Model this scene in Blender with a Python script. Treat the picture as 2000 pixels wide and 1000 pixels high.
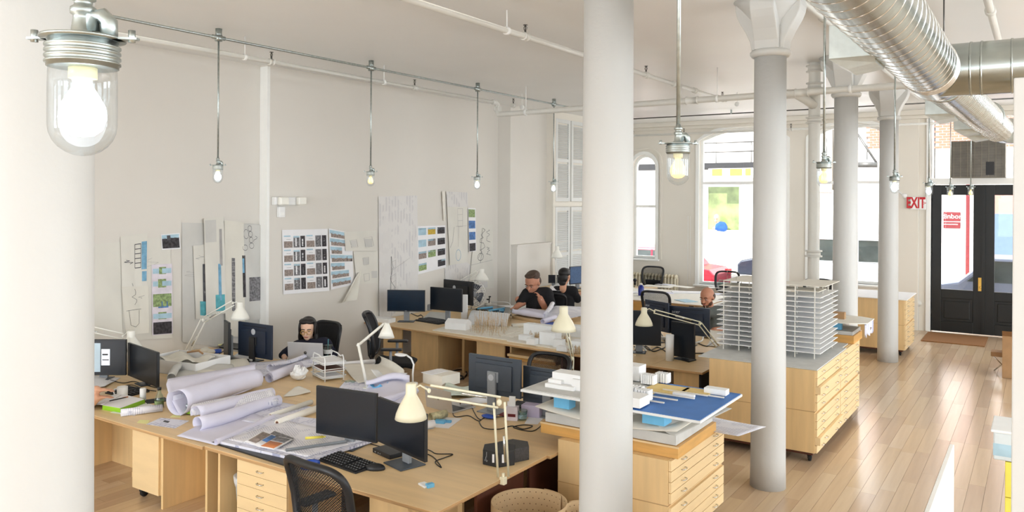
import bpy, math, random
from mathutils import Vector, Matrix
random.seed(7)
S = bpy.context.scene
for o in list(bpy.data.objects): bpy.data.objects.remove(o)
C = S.collection
# ---------------------------------------------------------------- camera
FPX, HY, EYE = 1556.0, 386.0, 3.0
YAW, ROLL = math.radians(33.6), math.radians(0.35)
cam = bpy.data.cameras.new('camera'); cam.sensor_width = 36; cam.lens = FPX / 2000 * 36
cam.shift_y = -(500 - HY) / 2000; cam.clip_start = .05; cam.clip_end = 300
co = bpy.data.objects.new('camera', cam); C.objects.link(co); S.camera = co
co.location = (0, 0, EYE)
co.rotation_euler = (Matrix.Rotation(YAW, 4, 'Z') @ Matrix.Rotation(math.pi / 2, 4, 'X') @ Matrix.Rotation(ROLL, 4, 'Z')).to_euler()
cy_, sy_, cr_, sr_ = math.cos(YAW), math.sin(YAW), math.cos(ROLL), math.sin(ROLL)
# measured point of the photograph -> place on a known plane of the room
def ray(x, y):
    u = (x - 1000) / FPX; v = (HY - y) / FPX
    a = u * cr_ - v * sr_; b = v * cr_ + u * sr_
    return Vector((cy_ * a - sy_, sy_ * a + cy_, b))
EV = Vector((0, 0, EYE))
def PZ(x, y, z): r = ray(x, y); return EV + r * ((z - EYE) / r.z)
def PX(x, y, X): r = ray(x, y); return EV + r * (X / r.x)
def PY(x, y, Y): r = ray(x, y); return EV + r * (Y / r.y)
def PD(x, y, d): return EV + ray(x, y) * d
def dep(p): return -sy_ * p[0] + cy_ * p[1]
# ---------------------------------------------------------------- world, sun, exposure
W = bpy.data.worlds.new('sky'); S.world = W; W.use_nodes = True
bg = W.node_tree.nodes['Background']; bg.inputs[0].default_value = (.86, .93, 1, 1); bg.inputs[1].default_value = 4.2
sun = bpy.data.lights.new('sun', 'SUN'); sun.energy = 9; sun.angle = .02; sun.color = (1, .96, .9)
so = bpy.data.objects.new('sun', sun); C.objects.link(so); so.rotation_euler = (math.radians(50), 0, math.radians(-20)); so.location = (0, 0, 30)
def area(name, loc, rot, sx, sy, e, col=(1, 1, 1)):
    l = bpy.data.lights.new(name, 'AREA'); l.shape = 'RECTANGLE'; l.size = sx; l.size_y = sy; l.energy = e; l.color = col
    o = bpy.data.objects.new(name, l); C.objects.link(o); o.location = loc; o.rotation_euler = rot; return o
R90 = math.pi / 2
# daylight entering by the tall windows of the side wall and the rear windows (behind the camera)
for y, e in ((-4.0, 40), (1.0, 70), (6.0, 310), (11.0, 330), (16.0, 240)):
    area('daylight_side', (8.75, y, 2.6), (0, R90 + .6, 0), 3.6, 3.4, e, (.86, .93, 1))
for x, e in ((-8.2, 330), (-4.4, 230), (-.6, 40), (3.2, 30), (6.6, 30)):
    area('daylight_rear', (x, -8.75, 2.6), (R90 + .6, 0, 0), 2.6, 3.6, e, (.86, .93, 1))
vs = S.view_settings; vs.view_transform = 'Standard'; vs.look = 'None'; vs.gamma = 1; vs.use_curve_mapping = False; vs.exposure = 0.13
# ---------------------------------------------------------------- materials
def s2l(c):
    return tuple((v / 255 / 12.92 if v / 255 <= .04045 else ((v / 255 + .055) / 1.055) ** 2.4) for v in c)
MC = {}
def mat(name, rgb, rough=.6, metal=0, var=.06, scale=(8, 8, 8), bump=0, bscale=None, emit=0, spec=.5, alpha=1, dark=None, coord='Object', detail=4, trans=0):
    m = bpy.data.materials.new(name); m.use_nodes = True; nt = m.node_tree; b = nt.nodes['Principled BSDF']
    c = s2l(rgb); lo = tuple(max(0, v * (1 - var)) for v in c); hi = tuple(min(1, v * (1 + var)) for v in c)
    if dark: lo = s2l(dark)
    tc = nt.nodes.new('ShaderNodeTexCoord'); mp = nt.nodes.new('ShaderNodeMapping'); mp.inputs['Scale'].default_value = scale
    nz = nt.nodes.new('ShaderNodeTexNoise'); nz.inputs['Scale'].default_value = 1; nz.inputs['Detail'].default_value = detail
    cr = nt.nodes.new('ShaderNodeValToRGB'); cr.color_ramp.elements[0].position = .35; cr.color_ramp.elements[1].position = .65
    cr.color_ramp.elements[0].color = (*lo, 1); cr.color_ramp.elements[1].color = (*hi, 1)
    L = nt.links.new
    L(tc.outputs[coord], mp.inputs[0]); L(mp.outputs[0], nz.inputs['Vector']); L(nz.outputs[0], cr.inputs[0]); L(cr.outputs[0], b.inputs['Base Color'])
    b.inputs['Roughness'].default_value = rough; b.inputs['Metallic'].default_value = metal
    b.inputs['Specular IOR Level'].default_value = spec; b.inputs['Alpha'].default_value = alpha
    b.inputs['Transmission Weight'].default_value = trans
    if emit: b.inputs['Emission Color'].default_value = (*c, 1); b.inputs['Emission Strength'].default_value = emit
    if bump:
        n2 = nt.nodes.new('ShaderNodeTexNoise'); n2.inputs['Scale'].default_value = bscale or 40; n2.inputs['Detail'].default_value = 5
        L(tc.outputs[coord], n2.inputs['Vector'])
        bp = nt.nodes.new('ShaderNodeBump'); bp.inputs['Strength'].default_value = bump; bp.inputs['Distance'].default_value = .01
        L(n2.outputs[0], bp.inputs['Height']); L(bp.outputs[0], b.inputs['Normal'])
    MC[name] = m; return m
def glass(name, tint=(1, 1, 1), k=.06, rough=.02, gloss=1.0):
    m = bpy.data.materials.new(name); m.use_nodes = True; nt = m.node_tree; nt.nodes.clear(); L = nt.links.new
    out = nt.nodes.new('ShaderNodeOutputMaterial'); t = nt.nodes.new('ShaderNodeBsdfTransparent'); g = nt.nodes.new('ShaderNodeBsdfGlossy')
    f0 = nt.nodes.new('ShaderNodeLayerWeight'); f0.inputs[0].default_value = .5; f = nt.nodes.new('ShaderNodeMath'); f.operation = 'POWER'; f.inputs[1].default_value = 3.5; L(f0.outputs['Facing'], f.inputs[0]); a = nt.nodes.new('ShaderNodeMath'); a.operation = 'MULTIPLY_ADD'; a.use_clamp = True
    a.inputs[1].default_value = gloss; a.inputs[2].default_value = k; mx = nt.nodes.new('ShaderNodeMixShader')
    t.inputs[0].default_value = (*tint, 1); g.inputs['Roughness'].default_value = rough
    L(f.outputs[0], a.inputs[0]); L(a.outputs[0], mx.inputs[0]); L(t.outputs[0], mx.inputs[1]); L(g.outputs[0], mx.inputs[2]); L(mx.outputs[0], out.inputs[0])
    MC[name] = m; return m
def lined(name, rgb, line, rough=.7, sc=60, rot=0, thr=.03):   # printed line-work on paper
    m = mat(name, rgb, rough, var=.02); nt = m.node_tree; b = nt.nodes['Principled BSDF']; L = nt.links.new
    tc = nt.nodes.new('ShaderNodeTexCoord'); br = nt.nodes.new('ShaderNodeTexBrick'); mp = nt.nodes.new('ShaderNodeMapping')
    mp.inputs['Rotation'].default_value = (0, 0, rot); br.inputs['Scale'].default_value = sc / 10; br.inputs['Mortar Size'].default_value = thr
    br.offset = .37; br.squash = .6; br.squash_frequency = 3
    nz = nt.nodes.new('ShaderNodeTexNoise'); nz.inputs['Scale'].default_value = 5; cr = nt.nodes.new('ShaderNodeValToRGB')
    cr.color_ramp.elements[0].position = .47; cr.color_ramp.elements[1].position = .53
    mu = nt.nodes.new('ShaderNodeMath'); mu.operation = 'MULTIPLY'; mx = nt.nodes.new('ShaderNodeMix'); mx.data_type = 'RGBA'
    L(tc.outputs['Object'], mp.inputs[0]); L(mp.outputs[0], br.inputs['Vector']); L(tc.outputs['Object'], nz.inputs['Vector'])
    L(nz.outputs[0], cr.inputs[0]); L(br.outputs['Fac'], mu.inputs[0]); L(cr.outputs[0], mu.inputs[1]); L(mu.outputs[0], mx.inputs[0])
    mx.inputs[6].default_value = (*s2l(rgb), 1); mx.inputs[7].default_value = (*s2l(line), 1); L(mx.outputs[2], b.inputs['Base Color'])
    return m
mat('wall', (222, 217, 208), .85, var=.02, scale=(.6, .6, .6), bump=.08, bscale=6)
mat('wall_front', (232, 226, 214), .8, var=.02, scale=(.6, .6, .6))
mat('ceiling', (244, 243, 240), .42, var=.02, scale=(.5, .5, .5), bump=.25, bscale=1.1)
mat('white_paint', (222, 222, 218), .55, var=.015, scale=(2, 2, .6), bump=.12, bscale=9)
mat('white_gloss', (246, 246, 242), .35, var=.01)
mat('column_paint', (200, 199, 195), .5, var=.015, scale=(2, 2, .6), bump=.25, bscale=14)
mat('pipe_paint', (224, 222, 214), .4, var=.02)
mat('galv', (176, 184, 182), .38, 1, var=.12, scale=(30, 30, 30))
mat('duct_metal', (172, 178, 174), .24, 1, var=.1, scale=(3, 14, 3), bump=.06, bscale=5)
mat('duct_seam', (225, 225, 222), .25, 1, var=.1)
mat('steel_dark', (96, 94, 90), .4, .8, var=.1)
mat('chrome', (214, 214, 210), .18, 1, var=.03)
mat('brass', (216, 176, 92), .3, 1, var=.05)
wood_s = (1.2, 9, 9)
mat('birch', (232, 201, 152), .42, var=.055, scale=(1.2, 14, 14), detail=6)
mat('birch_y', (232, 201, 152), .42, var=.055, scale=(14, 1.4, 14), detail=6)
mat('birch_v', (232, 198, 144), .45, var=.06, scale=(12, 12, 1.2), detail=6)
mat('ply_edge', (196, 156, 108), .6, var=.25, scale=(1, 1, 160))
mat('maple_front', (238, 209, 160), .4, var=.04, scale=(2, 2, 9), detail=6)
mat('honey_wood', (216, 165, 92), .4, var=.1, scale=(3, 3, 22), detail=6)
mat('dark_wood', (92, 48, 30), .55, var=.15, scale=(6, 6, 2))
for i, c in enumerate([(203, 176, 145), (197, 169, 139), (209, 184, 154), (191, 163, 133), (205, 178, 144)]):
    mat('plank%d' % i, c, .21, var=.05, scale=(14, .9, 4), detail=5)
mat('black_plastic', (27, 28, 31), .42, var=.1)
mat('black_matte', (22, 22, 24), .8, var=.1)
mat('screen', (12, 21, 32), .3, var=.05)
mat('screen_blue', (14, 34, 52), .2, var=.1)
mat('navy_back', (34, 44, 62), .38, var=.06)
mat('grey_back', (62, 70, 80), .4, var=.06)
mat('mid_grey', (142, 146, 150), .4, .0, var=.05)
mat('silver', (196, 194, 192), .35, .55, var=.03)
mat('logo_grey', (186, 190, 196), .4, var=.02)
mat('white_plastic', (240, 240, 238), .4, var=.01)
mat('cream_enamel', (240, 233, 204), .3, var=.01)
mat('white_enamel', (242, 240, 230), .3, var=.01)
mat('paper', (240, 239, 240), .8, var=.015)
mat('paper_warm', (236, 231, 220), .8, var=.02)
mat('paper_lav', (226, 224, 240), .8, var=.03, scale=(3, 3, 3))
mat('trace', (224, 220, 208), .7, var=.03, scale=(2.5, 2.5, 2.5))
mat('trace_grey', (206, 204, 198), .7, var=.07, scale=(2, 2, 1.4))
mat('trace_light', (222, 219, 209), .7, var=.04, scale=(2, 2, 1.4))
lined('plan_paper', (232, 232, 244), (176, 178, 204), sc=70)
lined('plan_paper2', (238, 237, 243), (190, 190, 206), sc=120, rot=.5)
lined('plan_wall', (221, 218, 214), (208, 205, 203), sc=60)
mat('foam', (246, 246, 245), .7, var=.01)
mat('foam_warm', (233, 228, 216), .75, var=.03)
mat('foam_grey', (206, 206, 202), .75, var=.05)
mat('foam_cool', (240, 241, 240), .7, var=.02)
mat('blue_foam', (112, 186, 226), .7, var=.04)
mat('lake_blue', (62, 118, 190), .6, var=.05)
mat('sand', (232, 204, 134), .7, var=.04)
mat('cardboard', (176, 138, 98), .8, var=.06)
mat('kraft', (214, 184, 142), .6, var=.04)
mat('twig', (206, 176, 134), .8, var=.15)
mat('coir', (150, 104, 62), .95, var=.25, scale=(90, 90, 90), bump=1, bscale=160)
mat('skin', (214, 160, 128), .55, var=.05)
mat('skin_light', (232, 190, 162), .55, var=.04)
mat('skin_red', (190, 132, 104), .55, var=.05)
mat('hair_black', (20, 16, 16), .5, var=.3, scale=(60, 60, 8))
mat('hair_brown', (72, 54, 42), .6, var=.3, scale=(60, 60, 20))
mat('hair_grey', (120, 112, 102), .6, var=.3, scale=(60, 60, 20))
mat('beard', (84, 54, 38), .8, var=.2)
mat('cloth_black', (16, 15, 19), .9, var=.2, scale=(20, 20, 20), bump=.3, bscale=12)
mat('cloth_navy', (22, 24, 44), .9, var=.15, scale=(20, 20, 20), bump=.3, bscale=12)
mat('cloth_grey', (108, 114, 112), .9, var=.1, scale=(20, 20, 20), bump=.3, bscale=12)
mat('cloth_blue', (36, 84, 190), .9, var=.1)
mat('lips', (176, 92, 84), .6, var=.05)
mat('eye', (30, 22, 20), .3, var=.05)
mat('eye_white', (236, 230, 224), .4, var=.01)
mat('red', (200, 34, 42), .5, var=.05)
mat('red_dark', (104, 18, 24), .6, var=.08)
mat('green_lime', (150, 204, 44), .5, var=.05)
mat('yellow', (238, 222, 92), .6, var=.04)
mat('yellow_note', (240, 234, 160), .7, var=.02)
mat('orange', (206, 128, 76), .6, var=.1)
mat('blue', (44, 84, 180), .5, var=.05)
mat('navy_gloss', (24, 40, 130), .25, var=.05)
mat('teal', (80, 150, 160), .6, var=.1)
mat('pink', (214, 120, 140), .6, var=.05)
mat('ink', (84, 84, 88), .8, var=.1)
mat('ink_soft', (168, 165, 162), .8, var=.1)
mat('ink_blue', (120, 168, 196), .8, var=.15, scale=(14, 14, 14))
mat('ink_teal', (92, 172, 182), .8, var=.15, scale=(14, 14, 14))
mat('print_grey', (120, 118, 120), .7, var=.5, scale=(30, 30, 30))
mat('print_dark', (56, 52, 56), .7, var=.6, scale=(26, 26, 26))
mat('print_sky', (172, 202, 216), .7, var=.12, scale=(8, 8, 8))
mat('print_green', (140, 160, 108), .7, var=.35, scale=(30, 30, 30))
mat('print_stone', (150, 136, 128), .7, var=.35, scale=(40, 40, 40))
mat('print_yellow', (196, 164, 60), .7, var=.2, scale=(30, 30, 30))
mat('print_pink', (224, 216, 224), .7, var=.08, scale=(10, 10, 10))
mat('print_blue', (80, 120, 176), .7, var=.3, scale=(20, 20, 20))
mat('granite', (52, 48, 46), .35, var=.5, scale=(70, 70, 70), detail=8)
mat('door_black', (12, 15, 15), .42, var=.1)
mat('ac_grey', (128, 122, 110), .6, var=.1)
mat('asphalt', (150, 148, 146), .9, var=.05)
mat('sidewalk', (214, 208, 200), .9, var=.04)
mat('facade_white', (238, 234, 228), .8, var=.02)
mat('facade_brick', (176, 100, 80), .85, var=.08, scale=(8, 8, 30))
mat('brick_mortar', (214, 178, 156), .9, var=.04)
mat('awning_black', (38, 38, 40), .8, var=.1)
mat('awning_yellow', (240, 190, 60), .7, var=.08, scale=(4, 4, 4))
mat('glass_dark', (52, 58, 56), .15, var=.25, scale=(2, 2, 2))
mat('glass_green', (120, 134, 84), .3, var=.4, scale=(1.5, 1.5, 1.5))
mat('car_silver', (112, 118, 136), .25, .5, var=.02)
mat('car_dark', (52, 58, 70), .2, .3, var=.05)
mat('car_red', (176, 28, 52), .25, .2, var=.03)
mat('car_white', (232, 236, 244), .25, var=.02)
mat('rubber', (28, 28, 28), .8, var=.1)
mat('radiator', (236, 226, 200), .45, var=.02)
mat('screen_lit', (168, 186, 196), .3, var=.08, emit=.4)
mat('screen_page', (226, 232, 238), .3, var=.03, emit=.5)
mat('screen_code', (60, 84, 116), .3, var=.25, scale=(30, 30, 90), emit=.35)
mat('bulb_cool', (240, 247, 255), .3, var=0, emit=7)
mat('bulb_warm', (255, 186, 92), .3, var=0, emit=9)
mat('bulb_glass_warm', (255, 214, 150), .3, var=0, emit=.9)
mat('bulb_off', (240, 240, 236), .3, var=.02)
mat('plastic_tub', (216, 224, 226), .3, var=.03)
mat('bubble', (226, 228, 230), .35, var=.08, scale=(30, 30, 30), bump=.6, bscale=60)
mat('map_green', (206, 216, 204), .8, var=.1, scale=(14, 14, 14))
mat('map_col', (196, 188, 150), .8, var=.3, scale=(22, 22, 22))
mat('purple_box', (206, 196, 222), .7, var=.04)
mat('socket_cream', (240, 232, 190), .5, var=.02)
glass('clear_glass', gloss=.5); glass('window_glass', k=.02, gloss=.5); glass('jar_glass', (.94, .965, .98), k=.06, gloss=.6); glass('acrylic', (.96, .98, .98), k=.10, rough=.15); glass('cup_glass', (.82, .93, .9), k=.08, rough=.1)
glass('net', (.62, .62, .62), k=.12, rough=.6, gloss=.2)
# ---------------------------------------------------------------- mesh collector
class G:
    def __init__(s): s.v = []; s.f = []; s.mi = []; s.sm = []
    def add(s, vs, fs, mi=0, sm=False, T=None):
        b = len(s.v); s.v += [tuple(T @ Vector(v)) if T else tuple(v) for v in vs]
        for f in fs: s.f.append([b + i for i in f]); s.mi.append(mi); s.sm.append(sm)
        return s
    def box(s, x0, y0, z0, x1, y1, z1, mi=0, T=None):
        if x0 > x1: x0, x1 = x1, x0
        if y0 > y1: y0, y1 = y1, y0
        if z0 > z1: z0, z1 = z1, z0
        return s.add([(x0, y0, z0), (x1, y0, z0), (x1, y1, z0), (x0, y1, z0), (x0, y0, z1), (x1, y0, z1), (x1, y1, z1), (x0, y1, z1)],
                     [(0, 3, 2, 1), (4, 5, 6, 7), (0, 1, 5, 4), (1, 2, 6, 5), (2, 3, 7, 6), (3, 0, 4, 7)], mi, False, T)
    def cb(s, x, y, z, sx, sy, sz, mi=0, T=None): return s.box(x - sx / 2, y - sy / 2, z - sz / 2, x + sx / 2, y + sy / 2, z + sz / 2, mi, T)
    def lathe(s, prof, n=20, mi=0, T=None, sm=True, c=(0, 0, 0)):
        op = prof[0] == prof[-1] or len(prof) == 2 and T is None and abs(prof[0][0] - prof[1][0]) < .007 and prof[0][0] > .04 and c == (0, 0, 0) and n in (18, 20, 22)
        vs = []; fs = []
        for r, z in prof:
            for k in range(n): a = 2 * math.pi * k / n; vs.append((c[0] + r * math.cos(a), c[1] + r * math.sin(a), c[2] + z))
        for i in range(len(prof) - 1):
            for k in range(n): k2 = (k + 1) % n; fs.append((i * n + k, i * n + k2, (i + 1) * n + k2, (i + 1) * n + k))
        if prof[0][0] > 1e-5 and not op: fs.append(tuple(range(n))[::-1])
        if prof[-1][0] > 1e-5 and not op: fs.append(tuple((len(prof) - 1) * n + k for k in range(n)))
        return s.add(vs, fs, mi, sm, T)
    def cyl(s, x, y, z0, z1, r, n=16, mi=0, T=None, r1=None): return s.lathe([(r, z0), (r if r1 is None else r1, z1)], n, mi, T, True, (x, y, 0))
    def tube(s, pts, r, n=8, mi=0, T=None, cap=True):
        pts = [Vector(p) for p in pts]; rs = r if isinstance(r, (list, tuple)) else [r] * len(pts); vs = []; fs = []; prev = None
        for i, p in enumerate(pts):
            d = (pts[min(i + 1, len(pts) - 1)] - pts[max(i - 1, 0)]).normalized()
            if prev is None: u = d.orthogonal().normalized()
            else: u = (prev - d * prev.dot(d)); u = u.normalized() if u.length > 1e-6 else d.orthogonal().normalized()
            prev = u; w = d.cross(u)
            for k in range(n): a = 2 * math.pi * k / n; vs.append(p + (u * math.cos(a) + w * math.sin(a)) * rs[i])
        for i in range(len(pts) - 1):
            for k in range(n): k2 = (k + 1) % n; fs.append((i * n + k, i * n + k2, (i + 1) * n + k2, (i + 1) * n + k))
        if cap: fs.append(tuple(range(n))[::-1]); fs.append(tuple((len(pts) - 1) * n + k for k in range(n)))
        return s.add(vs, fs, mi, True, T)
    def prism(s, poly, z0, z1, mi=0, T=None):
        n = len(poly); vs = [(x, y, z0) for x, y in poly] + [(x, y, z1) for x, y in poly]
        ar = sum(poly[i][0] * poly[(i + 1) % n][1] - poly[(i + 1) % n][0] * poly[i][1] for i in range(n))
        fs = [tuple(range(n))[::-1], tuple(range(n, 2 * n))] + [(i, (i + 1) % n, n + (i + 1) % n, n + i) for i in range(n)]
        if ar < 0: fs = [f[::-1] for f in fs]
        return s.add(vs, fs, mi, False, T)
    def ell(s, c, r, n=14, m=9, mi=0, T=None):
        pr = [(max(1e-6, math.sin(math.pi * i / m)), -math.cos(math.pi * i / m)) for i in range(m + 1)]
        M = Matrix.Translation(c) @ Matrix.Diagonal((*r, 1)) if not isinstance(r, Matrix) else Matrix.Translation(c) @ r
        return s.lathe([(a, b) for a, b in pr], n, mi, (T @ M) if T else M)
    def surf(s, fn, nu, nv, mi=0, th=0, T=None):   # grid surface with optional thickness
        vs = [fn(i / nu, j / nv) for j in range(nv + 1) for i in range(nu + 1)]
        fs = [(j * (nu + 1) + i, j * (nu + 1) + i + 1, (j + 1) * (nu + 1) + i + 1, (j + 1) * (nu + 1) + i) for j in range(nv) for i in range(nu)]
        return s.add(vs, fs, mi, True, T)
    def me(s, name, mats):
        m = bpy.data.meshes.new(name); m.from_pydata(s.v, [], s.f)
        for k in mats: m.materials.append(MC[k])
        m.polygons.foreach_set('material_index', s.mi); m.polygons.foreach_set('use_smooth', s.sm); m.update(); return m
def obj(name, g, mats, parent=None, bev=0, loc=None, rotz=0, solid=0, sub=0, kind=None, auto=True):
    if isinstance(mats, str): mats = [mats]
    me = g if isinstance(g, bpy.types.Mesh) else g.me(name, mats)
    o = bpy.data.objects.new(name, me); C.objects.link(o)
    if parent: o.parent = parent
    if loc is not None: o.location = loc
    if rotz: o.rotation_euler = (0, 0, rotz)
    if solid: m = o.modifiers.new('solid', 'SOLIDIFY'); m.thickness = solid; m.offset = 0
    if bev: m = o.modifiers.new('bevel', 'BEVEL'); m.width = bev; m.segments = 2; m.limit_method = 'ANGLE'; m.angle_limit = 1.0
    if sub: m = o.modifiers.new('sub', 'SUBSURF'); m.levels = m.render_levels = sub
    if kind: o['kind'] = kind
    return o
def tag(o, label, cat, group=None):
    o['label'] = label; o['category'] = cat
    if group: o['group'] = group
    return o
def thing(name, label, cat, loc=(0, 0, 0), rotz=0, group=None):
    o = bpy.data.objects.new(name, None); C.objects.link(o); o.location = loc; o.rotation_euler = (0, 0, rotz); o.empty_display_size = .1
    return tag(o, label, cat, group)
def one(name, g, mats, label, cat, loc=(0, 0, 0), rotz=0, group=None, **k):
    return tag(obj(name, g, mats, None, loc=loc, rotz=rotz, **k), label, cat, group)
def struct(name, g, mats, **k): o = obj(name, g, mats, **k); o['kind'] = 'structure'; return o
KIDS = {}
def dup(root, loc, rotz=None, label=None, group=None):
    kids = {}
    for o in C.objects:
        if o.parent: kids.setdefault(o.parent.name, []).append(o)
    def rec(o, par):
        c = o.copy(); C.objects.link(c); c.parent = par
        for ch in kids.get(o.name, []): rec(ch, c)
        return c
    r = rec(root, None); r.location = loc
    if rotz is not None: r.rotation_euler = (0, 0, rotz)
    if label: r['label'] = label
    if group: r['group'] = group
    return r
def text(name, body, size, parent, T, m, ext=.0006, align='CENTER'):
    c = bpy.data.curves.new(name, 'FONT'); c.body = body; c.size = size; c.align_x = align; c.align_y = 'CENTER'; c.extrude = ext; c.materials.append(MC[m])
    o = bpy.data.objects.new(name, c); C.objects.link(o); o.parent = parent; o.matrix_local = T; return o
def TR(x=0, y=0, z=0, rx=0, ry=0, rz=0):
    return Matrix.Translation((x, y, z)) @ Matrix.Rotation(rz, 4, 'Z') @ Matrix.Rotation(ry, 4, 'Y') @ Matrix.Rotation(rx, 4, 'X')
rad = math.radians
# ================================================================ the room
mat('capital_paint', (208, 207, 202), .5, var=.015, scale=(2, 2, .6), bump=.12, bscale=9)
CZ = 5.07; XL1, XL2, XL3 = -10.35, -10.18, -9.85; YS1, YS2 = 8.33, 14.75; YF = 20.5; XR = 8.1; YB = -8.2
fl = struct('floor', G().box(XL1 - .3, YB - .3, -.3, XR + .3, YF + .6, -.02), 'plank1')
# maple planks: real boards with recessed joints, the nearest visible ones as single pieces
PW = .152; pm = {}
def plank_mesh(L, k):
    key = (round(L, 2), k)
    if key not in pm:
        pm[key] = G().box(-PW / 2 + .0012, .0012, -.02, PW / 2 - .0012, key[0] - .0012, 0).me('plank', ['plank%d' % k])
    return pm[key]
rest = G(); cnt = 0; rr = random.Random(3)
nx = int((XR - XL1) / PW) + 1
for i in range(nx):
    x = XL1 + PW * (i + .5); y = YB + rr.choice([0, .4, .8, 1.1])
    while y < YF:
        L = rr.choice([1.2, 1.5, 1.8, 2.1]); L = min(L, YF - y); k = rr.randrange(5)
        if L < .05: break
        aisle = -2.75 < x < -.0 and 6.5 < y + L and y < 19.8
        left = -9.3 < x < -5.2 and y < 5.2 and y + L > 3.6
        if cnt < 296 and (aisle or left):
            o = obj('plank', plank_mesh(L, k), None, fl, loc=(x, y, 0)); cnt += 1
        else:
            rest.box(x - PW / 2 + .0012, y + .0012, -.02, x + PW / 2 - .0012, y + L - .0012, 0, k)
        y += L
obj('plank', rest, ['plank%d' % k for k in range(5)], fl, kind='stuff')
struct('ceiling', G().box(XL1 - .3, YB - .3, CZ, XR + .3, YF + .5, CZ + .3), 'ceiling')
g = G().box(XL1 - .4, YB - .3, 0, XL1, YS1, CZ)
g.box(XL1 - .4, YS1, 0, XL2, YS2, CZ); g.box(XL1 - .4, YS2, 0, XL3, YF, CZ)
struct('wall_left', g, 'wall')
struct('trim_1', G().box(XL1, YS1 - .004, 0, XL2 + .004, YS1 + .05, CZ - .02), 'white_gloss')
# low boxed-in dado at the corner of the left wall
struct('trim_2', G().box(XL3, YS2 + .05, 0, XL3 + .16, 18.6, 1.92).box(XL3, YS2 + .04, 1.92, XL3 + .185, 18.62, 1.95), 'wall')
# right and rear walls with tall window openings (daylight side, outside the frame)
def wall_openings(name, along, a0, a1, pos, thick, holes, z0, z1):
    g = G(); cur = a0
    def bx(p, q, za, zb):
        if along == 'y': g.box(pos, p, za, pos + thick, q, zb)
        else: g.box(p, pos, za, q, pos + thick, zb)
    for h0, h1 in holes:
        bx(cur, h0, 0, CZ); bx(h0, h1, 0, z0); bx(h0, h1, z1, CZ); cur = h1
    bx(cur, a1, 0, CZ); return struct(name, g, 'wall')
wall_openings('wall_right', 'y', YB, YF, XR, .35, [(y - 1.7, y + 1.7) for y in (-4.0, 1.0, 6.0, 11.0, 16.0)], 1.1, 4.6)
wall_openings('wall_back', 'x', XL1, XR + .3, YB - .35, .35, [(x - 1.3, x + 1.3) for x in (-8.2, -4.4, -.6, 3.2, 6.6)], 1.1, 4.6)
# ---------------------------------------------------------------- front wall with arched windows
def arch_poly(x0, x1, z0, zs, za, n=10):      # opening outline, spring height zs, apex za
    pts = [(x0, z0), (x1, z0), (x1, zs)]; cx = (x0 + x1) / 2; w = (x1 - x0) / 2; h = za - zs
    if h >= w - .01:
        for k in range(1, n): a = math.pi * k / n; pts.append((cx + w * math.cos(a), zs + h * math.sin(a)))
    else:
        Rr = (w * w + h * h) / (2 * h); a0 = math.asin(w / Rr)
        for k in range(1, n): a = a0 - 2 * a0 * k / n; pts.append((cx + Rr * math.sin(a), za - Rr + Rr * math.cos(a)))
    pts.append((x0, zs)); return pts
W1 = arch_poly(-9.56, -8.86, 1.33, 3.88, 4.22)
W2 = arch_poly(-7.62, -5.35, .72, 4.55, 4.86)
W3 = arch_poly(-4.78, -2.92, .98, 4.55, 4.86)
DR = [(-2.1, 0), (-.02, 0), (-.02, 4.92), (-2.1, 4.92)]
def front_wall():
    import bmesh
    bm = bmesh.new(); xs0, xs1 = XL3 - .1, XR + .3
    # build the wall as strips between openings; arches by vertical slices
    g = G(); segs = []
    def zcol(poly, x):   # top of the opening at x
        best = None; n = len(poly)
        for i in range(n):
            (xa, za), (xb, zb) = poly[i], poly[(i + 1) % n]
            if abs(xa - xb) > 1e-6 and min(xa, xb) - 1e-6 <= x <= max(xa, xb) + 1e-6:
                z = za + (zb - za) * (x - xa) / (xb - xa); best = z if best is None else max(best, z)
        return best
    cur = xs0
    for poly in (W1, W2, W3, DR):
        x0 = min(p[0] for p in poly); x1 = max(p[0] for p in poly); zb = min(p[1] for p in poly)
        g.box(cur, YF, 0, x0, YF + .38, CZ)
        if zb > 0: g.box(x0, YF, 0, x1, YF + .38, zb)
        N = 14 if poly is not DR else 1
        for k in range(N):
            xa = x0 + (x1 - x0) * k / N; xb = x0 + (x1 - x0) * (k + 1) / N; za = zcol(poly, xa + 1e-4) or 0; zb2 = zcol(poly, xb - 1e-4) or 0
            g.add([(xa, YF, za), (xb, YF, zb2), (xb, YF, CZ), (xa, YF, CZ), (xa, YF + .38, za), (xb, YF + .38, zb2), (xb, YF + .38, CZ), (xa, YF + .38, CZ)],
                  [(0, 1, 2, 3), (7, 6, 5, 4), (0, 4, 5, 1)])
        cur = x1
    g.box(cur, YF, 0, xs1, YF + .38, CZ)
    return struct('wall_front', g, 'wall_front')
front_wall()
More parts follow.
